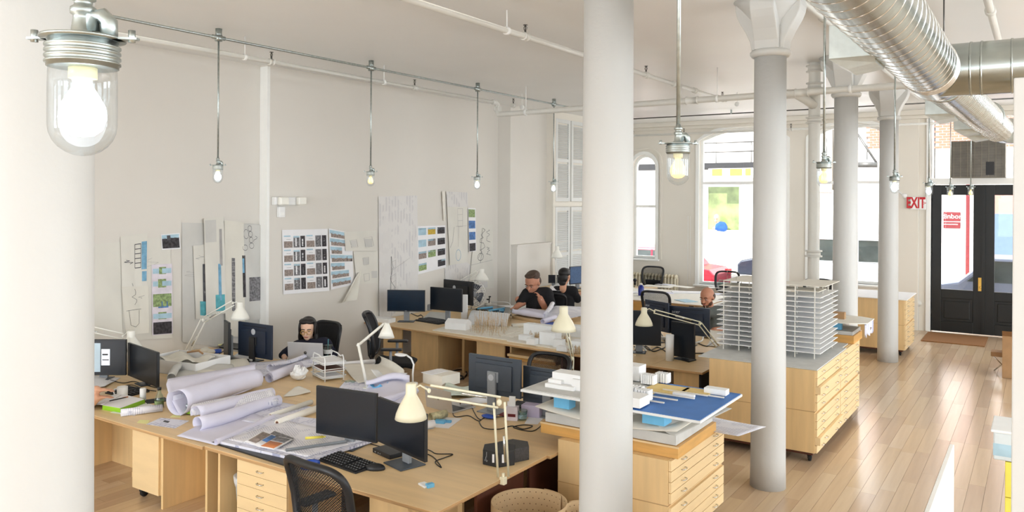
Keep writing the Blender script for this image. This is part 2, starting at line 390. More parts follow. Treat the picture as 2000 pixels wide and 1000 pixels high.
def ring(poly, w, y0, y1, mi=0, g=None):      # moulding that follows an outline (not its bottom edge)
    g = g or G(); n = len(poly); cx = sum(p[0] for p in poly) / n; cz = sum(p[1] for p in poly) / n
    q = poly[2:] ; q = [poly[1]] + q + [poly[0]]
    out = []
    for i, p in enumerate(q):
        a = q[max(i - 1, 0)]; b = q[min(i + 1, len(q) - 1)]; t = Vector((b[0] - a[0], b[1] - a[1])).normalized(); nrm = Vector((t.y, -t.x))
        out.append((p[0] + nrm.x * w, p[1] + nrm.y * w))
    for i in range(len(q) - 1):
        a, b, c, d = q[i], q[i + 1], out[i + 1], out[i]
        g.add([(a[0], y0, a[1]), (b[0], y0, b[1]), (c[0], y0, c[1]), (d[0], y0, d[1]), (a[0], y1, a[1]), (b[0], y1, b[1]), (c[0], y1, c[1]), (d[0], y1, d[1])],
              [(0, 1, 2, 3), (7, 6, 5, 4), (0, 4, 5, 1), (3, 2, 6, 7), (1, 5, 6, 2), (0, 3, 7, 4)], mi)
    return g
def window(name, poly, rails, mull=()):
    x0 = min(p[0] for p in poly); x1 = max(p[0] for p in poly); z0 = min(p[1] for p in poly); z1 = max(p[1] for p in poly)
    w = bpy.data.objects.new(name, None); C.objects.link(w); w['kind'] = 'structure'
    ins = [(x0 + (p[0] - x0) * 1, p[1]) for p in poly]
    g = ring(poly, .09, YF - .03, YF + .02); ring(poly, -.07, YF + .12, YF + .2, 0, g)
    obj('frame', g, 'white_gloss', w)
    r = G()
    for z in rails: r.box(x0, YF + .11, z - .035, x1, YF + .19, z + .035)
    r.box(x0, YF + .11, z0, x1, YF + .2, z0 + .07)
    for x in mull: r.box(x - .025, YF + .12, z0, x + .025, YF + .18, z1 - .02)
    obj('rail', r, 'white_gloss', w)
    obj('window_sill', G().box(x0 - .12, YF - .1, z0 - .05, x1 + .12, YF + .12, z0), 'white_gloss', w, bev=.008)
    bz = [z0] + list(rails) + [z1]
    for i in range(len(bz) - 1):
        n = len(poly)
        if i == len(bz) - 2:
            pl = [(x0, bz[i]), (x1, bz[i])] + poly[2:]
        else: pl = [(x0, bz[i]), (x1, bz[i]), (x1, bz[i + 1]), (x0, bz[i + 1])]
        obj('pane', G().prism(pl, 0, .006, T=TR(0, YF + .16, 0, rx=R90)), 'window_glass', w)
    return w
window('window_1', W1, [2.78])
window('window_2', W2, [3.42])
window('window_3', W3, [3.42])
struct('trim_3', ring([(p[0] + (-.14 if p[0] < -9.21 else .14), p[1] + (.14 if p[1] > 2 else 0)) for p in W1], .05, YF - .05, YF), 'wall_front')
# cornice and soffit along the front wall
struct('trim_4', G().box(XL3, YF - .22, CZ - .12, XR, YF, CZ).box(XL3, YF - .12, CZ - .2, XR, YF, CZ - .12), 'wall_front', bev=.01)
struct('baseboard_front', G().box(-8.7, YF - .03, 0, -5.4 + .0, YF, .16), 'dark_wood')
# pilaster right of window 3 and trim beside the door
struct('trim_5', G().box(-2.85, YF - .1, 0, -2.35, YF, CZ - .2), 'wall_front', bev=.01)
# ---------------------------------------------------------------- double entrance door with transom
g = G()
g.box(-2.2, YF - .04, 0, -2.1, YF + .2, 3.5).box(-2.1, YF - .02, 3.36, -.02, YF + .2, 3.5).box(-.02, YF - .04, 0, .08, YF + .2, 5)
g.box(-2.2, YF - .04, 3.5, -2.1, YF + .1, 4.95).box(-2.1, YF + .0, 4.86, -.02, YF + .1, 4.95)
struct('trim_6', g, 'white_gloss', bev=.006)
struct('window_4', G().box(-2.1, YF + .06, 3.5, -.02, YF + .066, 4.86), 'window_glass')
def leaf(n, x0, x1, hx):
    d = bpy.data.objects.new('door_%d' % n, None); C.objects.link(d); d['kind'] = 'structure'
    y0, y1 = YF + .06, YF + .115; s = .2; gz0, gz1 = .98, 3.12
    g = G().box(x0, y0, .015, x0 + s, y1, 3.35).box(x1 - s, y0, .015, x1, y1, 3.35).box(x0 + s, y0, .015, x1 - s, y1, .26).box(x0 + s, y0, .78, x1 - s, y1, gz0).box(x0 + s, y0, gz1, x1 - s, y1, 3.35)
    g.box(x0 + s, y0 + .015, .26, x1 - s, y1 - .015, .78)
    obj('frame', g, 'door_black', d, bev=.006)
    obj('panel', G().box(x0 + s + .06, y0 - .004, .32, x1 - s - .06, y0 + .02, .72), 'door_black', d, bev=.012)
    obj('pane', G().box(x0 + s, y0 + .025, gz0, x1 - s, y0 + .031, gz1), 'window_glass', d)
    obj('door_handle', G().box(hx - .045, y0 - .012, .98, hx + .045, y0, 1.28).cyl(hx, 0, 0, .05, .022, 12, T=TR(0, y0 - .01, 1.07, rx=R90) @ TR(0, 0, 0)), 'brass', d, bev=.003) if n == 1 else None
    for z in (.35, 1.8, 3.0): obj('hinge', G().cyl(x0 if n == 1 else x1, y0 - .012, z, z + .14, .016, 10), 'door_black', d)
    return d
leaf(1, -2.095, -1.065, -1.12); leaf(2, -1.055, -.03, -.98)
struct('trim_7', G().box(-1.1, YF + .03, .02, -1.03, YF + .06, 3.35), 'door_black')
# ---------------------------------------------------------------- round cast columns with flared capitals
def column(i, x, y, cap=True, r=.175):
    lab = ['thick round white column filling the left edge, beside the big glowing pendant',
           'thick round white column in the middle, in front of the wood flat file with blue site model',
           'round white column with flared capital, standing before the white stacked-floor tower model',
           'round white column behind the right end of the tower model, by the street window',
           'slim-looking far round white column nearest the street door and exit sign'][i]
    t = thing('column', lab, 'column', (x, y, 0), 0, 'round white cast columns')
    CZ0 = 4.52
    obj('shaft', G().lathe([(r + .006, 0), (r + .002, .3), (r - .006, 2.5), (r - .014, CZ0)], 40), 'column_paint', t)
    obj('collar', G().lathe([(r - .012, CZ0 - .04), (r + .012, CZ0 - .035), (r + .03, CZ0 - .01), (r + .032, CZ0 + .015), (r + .01, CZ0 + .035), (r - .01, CZ0 + .04)], 40), 'capital_paint', t)
    obj('capital', G().lathe([(r - .015, CZ0), (r - .015, 4.72), (r + .02, 4.85), (r + .11, 4.97), (r + .2, CZ)], 32), 'capital_paint', t)
    for k in range(4):
        pr = [(r - .08, CZ0 + .03), (r - .01, CZ0 + .03), (r + .005, 4.64), (r + .055, 4.75), (r + .12, 4.86), (r + .15, 4.93), (r + .16, 4.98), (r + .16, CZ), (r - .08, CZ)]
        T = TR(0, 0, 0, rz=k * R90 + .0) @ TR(0, 0, 0, rx=R90)
        obj('bracket', G().prism(pr, -.125, .125, T=T), 'capital_paint', t, bev=.012)
    return t
column(0, *(-2.37, 1.11)); column(1, -2.37, 4.70); column(2, -2.37, 8.44); column(3, -2.37, 12.33); column(4, -2.37, 16.25)
# near white partition and low white guard wall by the camera's stair
p = PD(1977, 600, 2.2)
struct('wall_partition', G().box(p.x, p.y, 0, p.x + .35, p.y + .12, EYE + (390 - 150) / FPX * 2.2), 'column_paint', bev=.004)
struct('wall_guard', G().box(-.47, 2.2, 0, -.445, 5.68, 1.475), 'white_gloss', bev=.004)
# ---------------------------------------------------------------- shutters (full-height louvred cupboard) on the left wall
def shutter(label, y0, y1, z0, z1, loc_x):
    t = thing('shutter', label, 'shutter', (loc_x, (y0 + y1) / 2, z0), 0, 'white louvred shutters on the left wall')
    w = (y1 - y0) / 2; h = z1 - z0; s = .09
    g = G().box(.002, -w, 0, .035, -w + s, h).box(.002, w - s, 0, .035, w, h)
    for za, zb in ((0, s), (h * .5 - .04, h * .5 + .04), (h - s, h)): g.box(.002, -w + s + .001, za, .034, w - s - .001, zb)
    obj('frame', g, 'white_paint', t)
    sl = G(); z = s + .03
    while z < h - s - .02:
        if abs(z - h / 2) > .07: sl.box(-.003, -w + s, -.022, .003, w - s, .022, T=TR(.018, 0, z, ry=rad(-40)))
        z += .045
    obj('louvre', sl, 'white_paint', t, kind='stuff'); return t
ys = [16.35, 16.95, 17.55, 18.15]
for k, (a, b) in enumerate([(16.4, 17.1), (17.16, 17.86), (17.92, 18.6)]):
    shutter(['upper left', 'upper middle', 'upper right'][k] + ' white louvred shutter above the seated workers in the far left corner', a, b, 2.92, 4.9, XL3 + .17)
    shutter(['lower left', 'lower middle', 'lower right'][k] + ' white louvred shutter below the cupboard rail in the far left corner', a, b, .5, 2.78, XL3 + .17)
struct('trim_8', G().box(XL3, 16.3, .0, XL3 + .17, 18.7, CZ).box(XL3 + .1, 16.25, 2.8, XL3 + .225, 18.7, 2.9).box(XL3 + .17, 16.28, 0, XL3 + .21, 16.38, CZ), 'wall_front')
mat('galv_light', (200, 206, 202), .42, .5, var=.06, scale=(12, 12, 12))
# ================================================================ pipes, conduit, duct, pendants
def clamp_ring(p, r, t, axis='y', rod=True, top=CZ):
    g = G(); T = TR(*p, rx=R90) if axis == 'y' else TR(*p, ry=R90)
    g.lathe([(r + .001, -.02), (r + .012, -.02), (r + .012, .02), (r + .001, .02)], 14, T=T)
    if rod: g.tube([(p[0], p[1], p[2] + r), (p[0], p[1], top)], .007, 6)
    obj('hanger', g, 'white_gloss', t)
def sprinkler(p, t):
    g = G().cyl(p[0], p[1], p[2], p[2] + .05, .012, 8).cyl(p[0], p[1], p[2] + .05, p[2] + .1, .006, 8).cyl(p[0], p[1], p[2] + .1, p[2] + .106, .026, 10)
    g.tube([(p[0] - .018, p[1], p[2] + .05), (p[0] - .022, p[1], p[2] + .075), (p[0], p[1], p[2] + .1)], .004, 5).tube([(p[0] + .018, p[1], p[2] + .05), (p[0] + .022, p[1], p[2] + .075), (p[0], p[1], p[2] + .1)], .004, 5)
    obj('sprinkler_head', g, 'steel_dark', t)
def coupling(p, r, t, axis='y', L=.05):
    T = TR(*p, rx=R90) if axis == 'y' else TR(*p, ry=R90)
    obj('coupling', G().lathe([(r, -L), (r + .014, -L), (r + .014, -L + .02), (r + .006, -L + .022), (r + .006, L - .022), (r + .014, L - .02), (r + .014, L), (r, L)], 16, T=T), 'pipe_paint', t)
# sprinkler branch along the left wall
t = thing('sprinkler_pipe', 'thin white sprinkler pipe running along the left wall under the grey conduit', 'pipe', (0, 0, 0))
XP = -8.62; ZP = 4.80
obj('pipe', G().tube([(XP, -1, ZP), (XP, 12.42, ZP)], .03, 10), 'pipe_paint', t)
for px in (478, 750, 1020): q = PX(px, 150, XP); clamp_ring((XP, q.y, ZP), .03, t)
for px in (530, 810, 1003): q = PX(px, 150, XP); sprinkler((XP, q.y, ZP + .03), t); coupling((XP, q.y, ZP), .03, t, L=.04)
# cross main between walls
t = thing('sprinkler_main', 'white sprinkler main crossing the room below the ceiling behind the second column', 'pipe', (0, 0, 0))
YM = 12.0; ZM = 4.58; XP2 = -8.62
obj('pipe', G().tube([(XP2, 12.3, ZP), (XP2, 12.42, ZP), (XP2, 12.46, ZP - .04), (XP2, 12.46, ZM + .05), (XP2 + .02, 12.46, ZM), (XP2 + .1, 12.46, ZM), (-1.2, YM + .1, ZM), (2.8, YM - .1, ZM)], .05, 14), 'pipe_paint', t)
coupling((XP2, 12.46, (ZP + ZM) / 2), .05, t, 'z', .05)
for px in (1020, 1403, 1665): q = PY(px, 190, 12.3); clamp_ring((q.x, 12.46 - (q.x - XP2) / 7.4 * .36, ZM), .05, t, 'x')
for px in (1353, 1570): q = PY(px, 190, 12.3); coupling((q.x, 12.46 - (q.x - XP2) / 7.4 * .36, ZM), .05, t, 'x', .1)
# middle branch: passes over the near column and tees into the main
t = thing('sprinkler_pipe', 'white sprinkler pipe crossing the ceiling from the top edge down past the middle column', 'pipe', (0, 0, 0))
XB = -4.92; ZB = 4.84
obj('pipe', G().tube([(XB, -1, ZB), (XB, 14.6, ZB)], .034, 10).tube([(XB, 12.3, ZB), (XB, 12.3, ZM)], .045, 10), 'pipe_paint', t)
for px, yy in ((990, 48), (1440, 180)): q = PX(px, yy, XB); clamp_ring((XB, q.y, ZB), .034, t)
for px, yy in ((1026, 60), (1262, 130), (1411, 175)): q = PX(px, yy, XB); sprinkler((XB, q.y, ZB + .03), t); coupling((XB, q.y, ZB), .034, t, L=.045)
for yy in (13.0, 12.1): coupling((XB, yy, ZB), .034, t, L=.05)
# right branch seen between duct and partition
t = thing('sprinkler_pipe', 'short length of white pipe at the top right above the branch duct', 'pipe', (0, 0, 0))
obj('pipe', G().tube([(-.42, 4, 4.84), (-.42, 11.2, 4.84)], .035, 10), 'pipe_paint', t); coupling((-.42, 11.2, 4.84), .035, t, L=.05); coupling((-.42, 9.0, 4.84), .035, t, L=.05)
# far pipe and conduit along the front wall
t = thing('sprinkler_pipe', 'thin white pipe running high across the street wall above the windows', 'pipe', (0, 0, 0))
obj('pipe', G().tube([(XL3, 18.9, 4.62), (-1.6, 18.9, 4.62)], .028, 8), 'pipe_paint', t)
for px in (1237, 1336, 1545): q = PY(px, 230, 18.9); sprinkler((q.x, 18.9, 4.64), t); coupling((q.x, 18.9, 4.62), .028, t, 'x', .04)
t = thing('conduit', 'thin grey metal conduit across the ceiling in front of the street wall', 'conduit', (0, 0, 0))
obj('pipe', G().tube([(XL3, 18.2, 4.98), (-.3, 18.2, 4.98)], .014, 6), 'steel_dark', t)
obj('bracket', G().cb(-6, 18.2, 5.02, .03, .04, .1), 'galv', t); obj('bracket', G().cb(-3.6, 18.2, 5.02, .03, .04, .1), 'galv', t)
# vertical riser beside column four
q = PY(1589, 500, 12.6)
t = thing('riser_pipe', 'thick white vertical drain riser with collars, left of the fourth column', 'pipe', (q.x, q.y, 0))
g = G().cyl(0, 0, 0, CZ, .085, 20)
obj('pipe', g, 'pipe_paint', t)
for z in (4.98, 4.72, 4.2, 2.18):
    obj('collar', G().lathe([(.085, -.05), (.125, -.05), (.125, -.03), (.1, -.028), (.1, .028), (.125, .03), (.125, .05), (.085, .05)], 20, T=TR(0, 0, z)), 'pipe_paint', t)
obj('elbow', G().tube([(-.36, -.35, ZM - 0), (-.2, -.3, ZM - .0), (-.08, -.2, ZM - .08), (0, -.04, ZM - .16)], .07, 14), 'pipe_paint', t)
# beam edge / ceiling pipe along the column row
t = thing('ceiling_pipe', 'white pipe fixed to the ceiling along the column row beside the flared capitals', 'pipe', (0, 0, 0))
obj('pipe', G().tube([(-2.06, 1.8, CZ - .03), (-2.06, 18, CZ - .03)], .028, 8), 'pipe_paint', t); coupling((-2.06, 9.4, CZ - .03), .028, t)
# left conduit with pendant boxes
XC = -8.5; ZC = 4.96
t = thing('conduit', 'grey metal conduit along the ceiling that feeds the row of pendants by the left wall', 'conduit', (0, 0, 0))
obj('pipe', G().tube([(XC, 1.0, ZC), (XC, 15.6, ZC)], .017, 8), 'galv', t)
rowL = []
for px, py, bz in ((427, 80, 358), (725, 138, 364), (933, 180, 370), (1082, 209, 376)):
    q = PX(px, py, XC); y = q.y; z = PX(px, bz, XC).z; rowL.append((y, z))
    obj('junction_box', G().cyl(XC, y, ZC - .045, ZC + .03, .045, 14).tube([(XC, y - .09, ZC), (XC, y + .09, ZC)], .026, 10), 'galv', t)
XRW = -1.4
t = thing('conduit', 'ceiling conduit that feeds the pendants beside the spiral duct', 'conduit', (0, 0, 0))
obj('pipe', G().tube([(XRW, .2, ZC), (XRW, 19.4, ZC)], .017, 8), 'galv', t)
# pendant: rod, knuckles, gasket plate with ears, threaded cap, jar, bulb
def pendant(x, y, zb, lit, label, group, k=1.0, topz=None):
    r = .052 * k; H = .158 * k; z0 = zb          # jar bottom
    t = thing('pendant_lamp', label, 'lamp', (x, y, topz or ZC), 0, group); L = (topz or ZC)
    def Z(v): return v - L
    zc = z0 + H
    jar = [(0.0001, 0)] + [(r * math.sin(a), r * (1 - math.cos(a))) for a in [rad(15 * i) for i in range(1, 7)]] + [(r, H * .75), (r * .98, H)]
    obj('jar', G().lathe([(a, b + Z(z0)) for a, b in jar], 28), 'jar_glass', t)
    cp = [(r * .9, 0), (r * 1.04, .0), (r * 1.04, .006)]
    for i in range(4): cp += [(r * 1.1, .006 + i * .009), (r * 1.1, .009 + i * .009), (r * .99, .012 + i * .009)]
    cp += [(r * 1.04, .044), (r * .7, .046)]
    obj('cap', G().lathe([(a, b * k + Z(zc - .012 * k)) for a, b in cp], 28), 'galv_light' if k > 1.1 else 'galv', t)
    g = G(); zz = Z(zc + .034 * k)
    g.lathe([(r * .2, 0), (r * 1.25, 0), (r * 1.25, .004 * k), (r * .5, .008 * k), (r * .36, .014 * k), (r * .3, .034 * k), (r * .29, .04 * k), (r * .38, .043 * k), (r * .39, .048 * k), (r * .38, .053 * k), (r * .27, .057 * k), (r * .27, .063 * k), (r * .37, .066 * k), (r * .37, .075 * k), (r * .24, .08 * k), (r * .2, .09 * k)], 24, c=(0, 0, zz))
    for a in (YAW, YAW + math.pi):
        g.add([(r * 1.0, -.014 * k, 0), (r * 1.75, -.006 * k, 0), (r * 1.75, .006 * k, 0), (r * 1.0, .014 * k, 0), (r * 1.0, -.014 * k, .004), (r * 1.75, -.006 * k, .004), (r * 1.75, .006 * k, .004), (r * 1.0, .014 * k, .004)],
              [(3, 2, 1, 0), (4, 5, 6, 7), (0, 1, 5, 4), (1, 2, 6, 5), (2, 3, 7, 6)], T=TR(0, 0, zz, rz=a))
        g.cyl(r * 1.55, 0, -.004, .016 * k, .006 * k, 8, T=TR(0, 0, zz, rz=a))
    g.tube([(r * .3, 0, .014 * k), (r * .3, 0, .04 * k), (r * .62, 0, .04 * k), (r * .82, 0, .03 * k), (r * .84, 0, .0)], r * .26, 12, T=TR(0, 0, zz, rz=YAW))
    obj('fitting', g, 'galv', t)
    obj('canopy', G().cyl(0, 0, -.03 if L > ZC - .1 else 0, CZ - L, .04, 14), 'galv', t)
    obj('rod', G().cyl(0, 0, zz + .08 * k, 0, .0095 * max(k, 1.0), 10), 'galv', t)
    obj('socket', G().lathe([(r * .42, 0), (r * .42, .022 * k), (r * .3, .024 * k)], 16, c=(0, 0, Z(zc - .03 * k))), 'socket_cream', t)
    b = G().lathe([(r * a, H * c) for a, c in ((.0001, .2), (.34, .215), (.58, .28), (.7, .4), (.66, .52), (.46, .64), (.28, .74), (.25, .84))], 18, c=(0, 0, Z(z0)))
    bo = obj('bulb', b, {'cool': 'bulb_cool', 'warm': 'bulb_glass_warm'}[lit], t)
    if lit == 'warm': obj('filament', G().ell((0, 0, Z(z0 + H * .45)), (r * .22, r * .22, H * .16), 10, 7), 'bulb_warm', bo)
    return t
gl = 'jelly-jar pendants along the left wall'; gr = 'jelly-jar pendants in the row beside the duct'
for (y, z), lit, lab in zip(rowL, ('cool', 'warm', 'cool', 'cool'), (
        'glowing white jar pendant on a long rod, first along the left wall', 'warm amber jar pendant on a long rod above the laptop worker',
        'small bright white jar pendant above the pinned photos', 'small far white jar pendant in front of the louvred shutters')):
    pendant(XC, y, z, lit, lab, gl, 1.15)
for px, pb, lit, lab in ((161, 305, 'cool', 'very large bright jar pendant close to the camera at the top left'),
        (1324, 362, 'warm', 'amber jar pendant with visible filament glow, right of the middle column'),
        (1609, 366, 'warm', 'amber jar pendant hanging before the riser and fourth column'),
        (1747, 378, 'cool', 'bright white jar pendant in front of the farthest column'),
        (1814, 383, 'cool', 'bright white jar pendant just above the exit sign'),
        (1856, 386, 'warm', 'tiny amber jar pendant before the left door leaf, left of two')):
    q = PX(px, pb, XRW); pendant(XRW, q.y, q.z, lit, lab, gr, 1.0 if px > 300 else 1.06)
q = PD(1896, 384, 16.0); pendant(q.x, q.y, q.z, 'warm', 'tiny amber jar pendant between the two door leaves, right of two', gr, 1.0, CZ - .001)
# ---------------------------------------------------------------- spiral duct
D0 = Vector((-.81, .0, 4.14)); RD = .2275; YT = 7.95
t = thing('spiral_duct', 'large shiny spiral-seam ventilation duct running toward the street door', 'duct', (0, 0, 0))
def seam(p0, p1, r, pitch, nm='seam'):
    p0 = Vector(p0); p1 = Vector(p1); L = (p1 - p0).length; d = (p1 - p0).normalized(); u = d.orthogonal().normalized(); w = d.cross(u); n = int(L / pitch * 24)
    return G().tube([p0 + d * (L * i / n) + (u * math.cos(i / 24 * 2 * math.pi) + w * math.sin(i / 24 * 2 * math.pi)) * r for i in range(n + 1)], .0042, 5, cap=False)
def ringt(p, axis, r, h, w):
    T = TR(*p, rx=R90) if axis == 'y' else TR(*p, ry=R90)
    return G().lathe([(r - .002, -w), (r + h, -w), (r + h, w), (r - .002, w)], 40, T=T)
obj('main_duct', G().tube([(D0.x, -.6, D0.z), (D0.x, YT + .25, D0.z)], RD, 48, cap=False), 'duct_metal', t)
obj('seam', seam((D0.x, .8, D0.z), (D0.x, YT - .45, D0.z), RD, .19), 'duct_seam', t)
for y in (YT - .42, YT - .36, YT - .3, YT - .24, YT + .24): obj('band', ringt((D0.x, y, D0.z), 'y', RD, .008, .012), 'duct_seam', t)
P1 = (D0.x, YT + .25, D0.z); P2 = (-.56, 14.3, 4.1)
obj('far_duct', G().tube([P1, (D0.x + .01, YT + .6, D0.z), P2, (-.5, 14.65, 4.1), (-.3, 14.95, 4.1), (.0, 15.1, 4.1), (.5, 15.15, 4.1)], [.225, .205, .2, .2, .2, .2, .2], 40, cap=False), 'duct_metal', t)
obj('seam', seam((D0.x + .01, YT + .6, D0.z), P2, .203, .11), 'duct_seam', t)
for y in (YT + .6, 12.6): obj('band', ringt((D0.x + .25 * (y - YT) / 6.3, y, D0.z), 'y', .205, .01, .02), 'duct_metal', t)
obj('branch_duct', G().tube([(D0.x + .02, YT, D0.z), (XR, YT, D0.z)], RD, 48, cap=False), 'duct_metal', t)
for x in (D0.x + .3, D0.x + .38, D0.x + .6, D0.x + .85, D0.x + 1.4): obj('band', ringt((x, YT, D0.z), 'x', RD, .006, .008), 'duct_metal', t)
obj('saddle', G().tube([(D0.x, YT - .24, D0.z), (D0.x, YT + .24, D0.z)], RD + .006, 48, cap=False), 'duct_metal', t)
for y in (3.5, YT + .4, 12.0):
    obj('hanger', G().tube([(D0.x + .05, y, D0.z + RD - .01), (D0.x + .05, y, CZ)], .007, 6), 'steel_dark', t)
def register(y, label, s=1.0, dx=0):
    t = thing('duct_register', label, 'vent', (D0.x - RD - .12 + dx, y, D0.z - .12), 0, 'sheet metal registers on the duct')
    g = G(); w = .3 * s
    g.add([(-.13, -w, .17), (.16, -w, .17), (.16, w, .17), (-.13, w, .17), (-.13, -w, -.06), (.16, -w, -.06), (.16, w, -.06), (-.13, w, -.06)],
          [(0, 1, 2, 3), (7, 6, 5, 4), (4, 5, 1, 0), (5, 6, 2, 1), (6, 7, 3, 2), (7, 4, 0, 3)])
    obj('housing', g, 'galv_light', t, bev=.004)
    g = G().add([(-.13, -w, -.06), (.16, -w, -.06), (.16, w, -.06), (-.13, w, -.06), (-.02, -w + .05, -.13), (.16, -w + .05, -.1), (.16, w - .05, -.1), (-.02, w - .05, -.13)],
                [(4, 7, 6, 5), (0, 4, 5, 1), (2, 6, 7, 3), (3, 7, 4, 0), (1, 5, 6, 2)])
    obj('deflector', g, 'galv_light', t)
    obj('label_plate', G().box(-.131, -.12, .0, -.133, .06, .12), 'paper_warm', t); return t
for y, lab, s in ((5.95, 'sheet metal register box hanging off the near side of the spiral duct', .72), (10.3, 'second register box under the duct, behind the branch', .9), (12.6, 'third small register box under the far duct', .8), (13.9, 'last register box under the duct above the air conditioner', .8)):
    register(y, lab, s, (.07 if y < 8 else 0) if y < 8 else .1 + (y - 8) * .04)
# exit sign, conduit drop, junction box beside the door
t = thing('exit_sign', 'white exit sign with red letters on the wall left of the door', 'sign', (-2.5, YF - .1, 2.93))
w = (PY(1778, 400, YF - .12) - PY(1809, 400, YF - .12)).length
obj('housing', G().cb(0, -.03, 0, w * .98, .06, .29), 'white_plastic', t, bev=.008)
text('lettering', 'EXIT', .34, t, TR(-.045, -.0615, 0, rx=R90) @ Matrix.Diagonal((.56, 1, 1, 1)), 'red').data.offset = .012; text('arrow', '>', .13, t, TR(w * .42, -.0615, 0, rx=R90), 'red')
t.location = PY(1793.5, 397, YF - .1)
q = PY(1793, 600, YF - .03)
t = thing('wall_conduit', 'painted conduit dropping from the exit sign to the floor with a round box', 'conduit', (q.x, q.y, 0))
obj('pipe', G().cyl(0, 0, .02, 2.75, .014, 8), 'pipe_paint', t); obj('junction_box', G().cyl(0, 0, -.04, .03, .075, 8, T=TR(0, 0, .62, rx=R90)), 'pipe_paint', t)
q = PY(1765, 382, YF - .2)
t = thing('emergency_light', 'small white twin-head emergency light beside the farthest column', 'light', q)
obj('head', G().lathe([(.03, 0), (.05, .06), (.05, .1)], 14, T=TR(0, 0, 0, rx=R90, rz=.4)), 'white_plastic', t); obj('bracket', G().tube([(0, 0, 0), (-.14, .02, .12)], .02, 8), 'white_plastic', t)
# emergency light on the left wall step
q = PX(562, 398, XL2)
t = thing('emergency_light', 'white emergency light with two square heads on the left wall', 'light', (XL2, q.y, q.z))
obj('housing', G().box(.003, -.33, -.02, .09, .2, .11), 'white_plastic', t, bev=.01)
for y in (-.2, .17): obj('head', G().cb(.13, y, .045, .08, .17, .13, T=TR(0, 0, 0)), 'white_enamel', t, bev=.02)
q = PX(546, 411, XL2)
t = thing('sensor_box', 'little white sensor box on the left wall just under the emergency light', 'sensor', (XL2, q.y, q.z)); obj('housing', G().box(.003, -.06, -.11, .07, .06, .06), 'white_plastic', t, bev=.008); obj('lens', G().box(.068, -.04, -.08, .075, .04, -.03), 'white_gloss', t, bev=.003)
# air conditioner in the transom
a = PY(1859, 348, YF - .05); b = PY(1965, 274, YF - .05)
t = thing('air_conditioner', 'grey louvred window air conditioner sitting in the transom over the door', 'air conditioner', ((a.x + b.x) / 2, YF - .0, a.z + .0))
w = (b.x - a.x) / 2; h = b.z - a.z
obj('casing', G().box(-w, -.3, 0, w, .35, h), 'ac_grey', t, bev=.012)
g = G()
for i in range(int(h / .028) - 1): g.box(-w + .03, -.308, .03 + i * .028, w - .03, -.3, .042 + i * .028)
obj('grille', g, 'ac_grey', t, kind='stuff'); obj('backing', G().box(-w + .02, -.304, .02, w - .02, -.3005, h - .02), 'steel_dark', t)
g = G()
for i in range(8): g.box(-w + .05 + i * (2 * w - .1) / 7, -.316, .02, -w + .062 + i * (2 * w - .1) / 7, -.308, h - .02)
obj('bars', g, 'ac_grey', t)
obj('control_panel', G().box(w * .3, -.318, .06, w * .6, -.306, h * .42), 'black_plastic', t)
# ================================================================ desks
TZ = .74
def desk(label, x0, x1, y0, y1, panels=(), rot=None, poly=None, group=None, mt='birch', z=TZ):
    t = thing('desk', label, 'desk', ((x0 + x1) / 2, (y0 + y1) / 2, 0), 0, group); cx, cy = (x0 + x1) / 2, (y0 + y1) / 2
    pl = poly or [(x0, y0), (x1, y0), (x1, y1), (x0, y1)]; pl = [(a - cx, b - cy) for a, b in pl]
    obj('tabletop', G().prism(pl, z - .03, z), mt, t, bev=.002)
    e = G(); n = len(pl)
    for i in range(n):
        a, b = Vector((*pl[i], 0)), Vector((*pl[(i + 1) % n], 0)); d = (b - a).normalized(); nn = Vector((d.y, -d.x, 0)) * .0012
        a2, b2 = a + nn, b + nn
        e.add([(a2.x, a2.y, z - .028), (b2.x, b2.y, z - .028), (b2.x, b2.y, z - .003), (a2.x, a2.y, z - .003), (a.x, a.y, z - .028), (b.x, b.y, z - .028), (b.x, b.y, z - .003), (a.x, a.y, z - .003)],
              [(0, 1, 2, 3), (3, 2, 6, 7), (0, 4, 5, 1), (1, 5, 6, 2), (0, 3, 7, 4)])
    obj('edge_band', e, 'ply_edge', t)
    for p in panels:
        kind = p[6] if len(p) > 6 else 'birch_v'
        obj('side_panel' if abs(p[0] - p[1]) < .1 else 'back_panel', G().box(p[0] - cx, p[2] - cy, p[4], p[1] - cx, p[3] - cy, p[5]), kind, t, bev=.002)
    return t
zt = TZ - .03
XM = -6.28
desk('pale plywood desk in front with the two black monitors and drawer pedestal below', XM + .003, -3.6, 4.46, 6.0,
     [(-4.0, -3.97, 4.62, 5.2, 0, zt), (-3.84, -3.81, 5.25, 5.95, 0, zt, 'dark_wood'), (-5.05, -3.97 - .03, 5.3, 5.33, 0, zt), (-6.62 + .4, -6.19, 4.56, 5.6, 0, zt)])
desk('pale plywood desk at the left with curled drawings, mug and green book', XL1 + .01, XM, 4.44, 6.0,
     [(-7.0, -6.97, 4.5, 4.99, 0, zt), (-6.97, -6.43, 4.99, 5.02, 0, zt), (-6.46, -6.43, 4.6, 4.985, 0, zt), (-8.75, -8.72, 4.6, 5.0, 0, zt), (-9.9, -7.7, 5.0, 5.03, 0, zt), (-10.2, -10.17, 4.6, 5.9, 0, zt)])
desk('pale plywood desk with the silver open laptop and black monitors seen from behind', XM + .003, -3.57, 6.004, 7.55,
     [(-3.84, -3.81, 6.05, 7.4, 0, zt, 'dark_wood'), (-6.1, -6.07, 6.2, 7.4, 0, zt), (-6.0, -3.8, 6.6, 6.63, 0, zt)])
desk('pale plywood desk by the left wall where the long-haired person works at a laptop', XL1 + .01, XM, 6.004, 7.42,
     [(-6.5, -6.47, 6.2, 7.3, 0, zt), (-9.9, -6.6, 6.5, 6.53, 0, zt)])
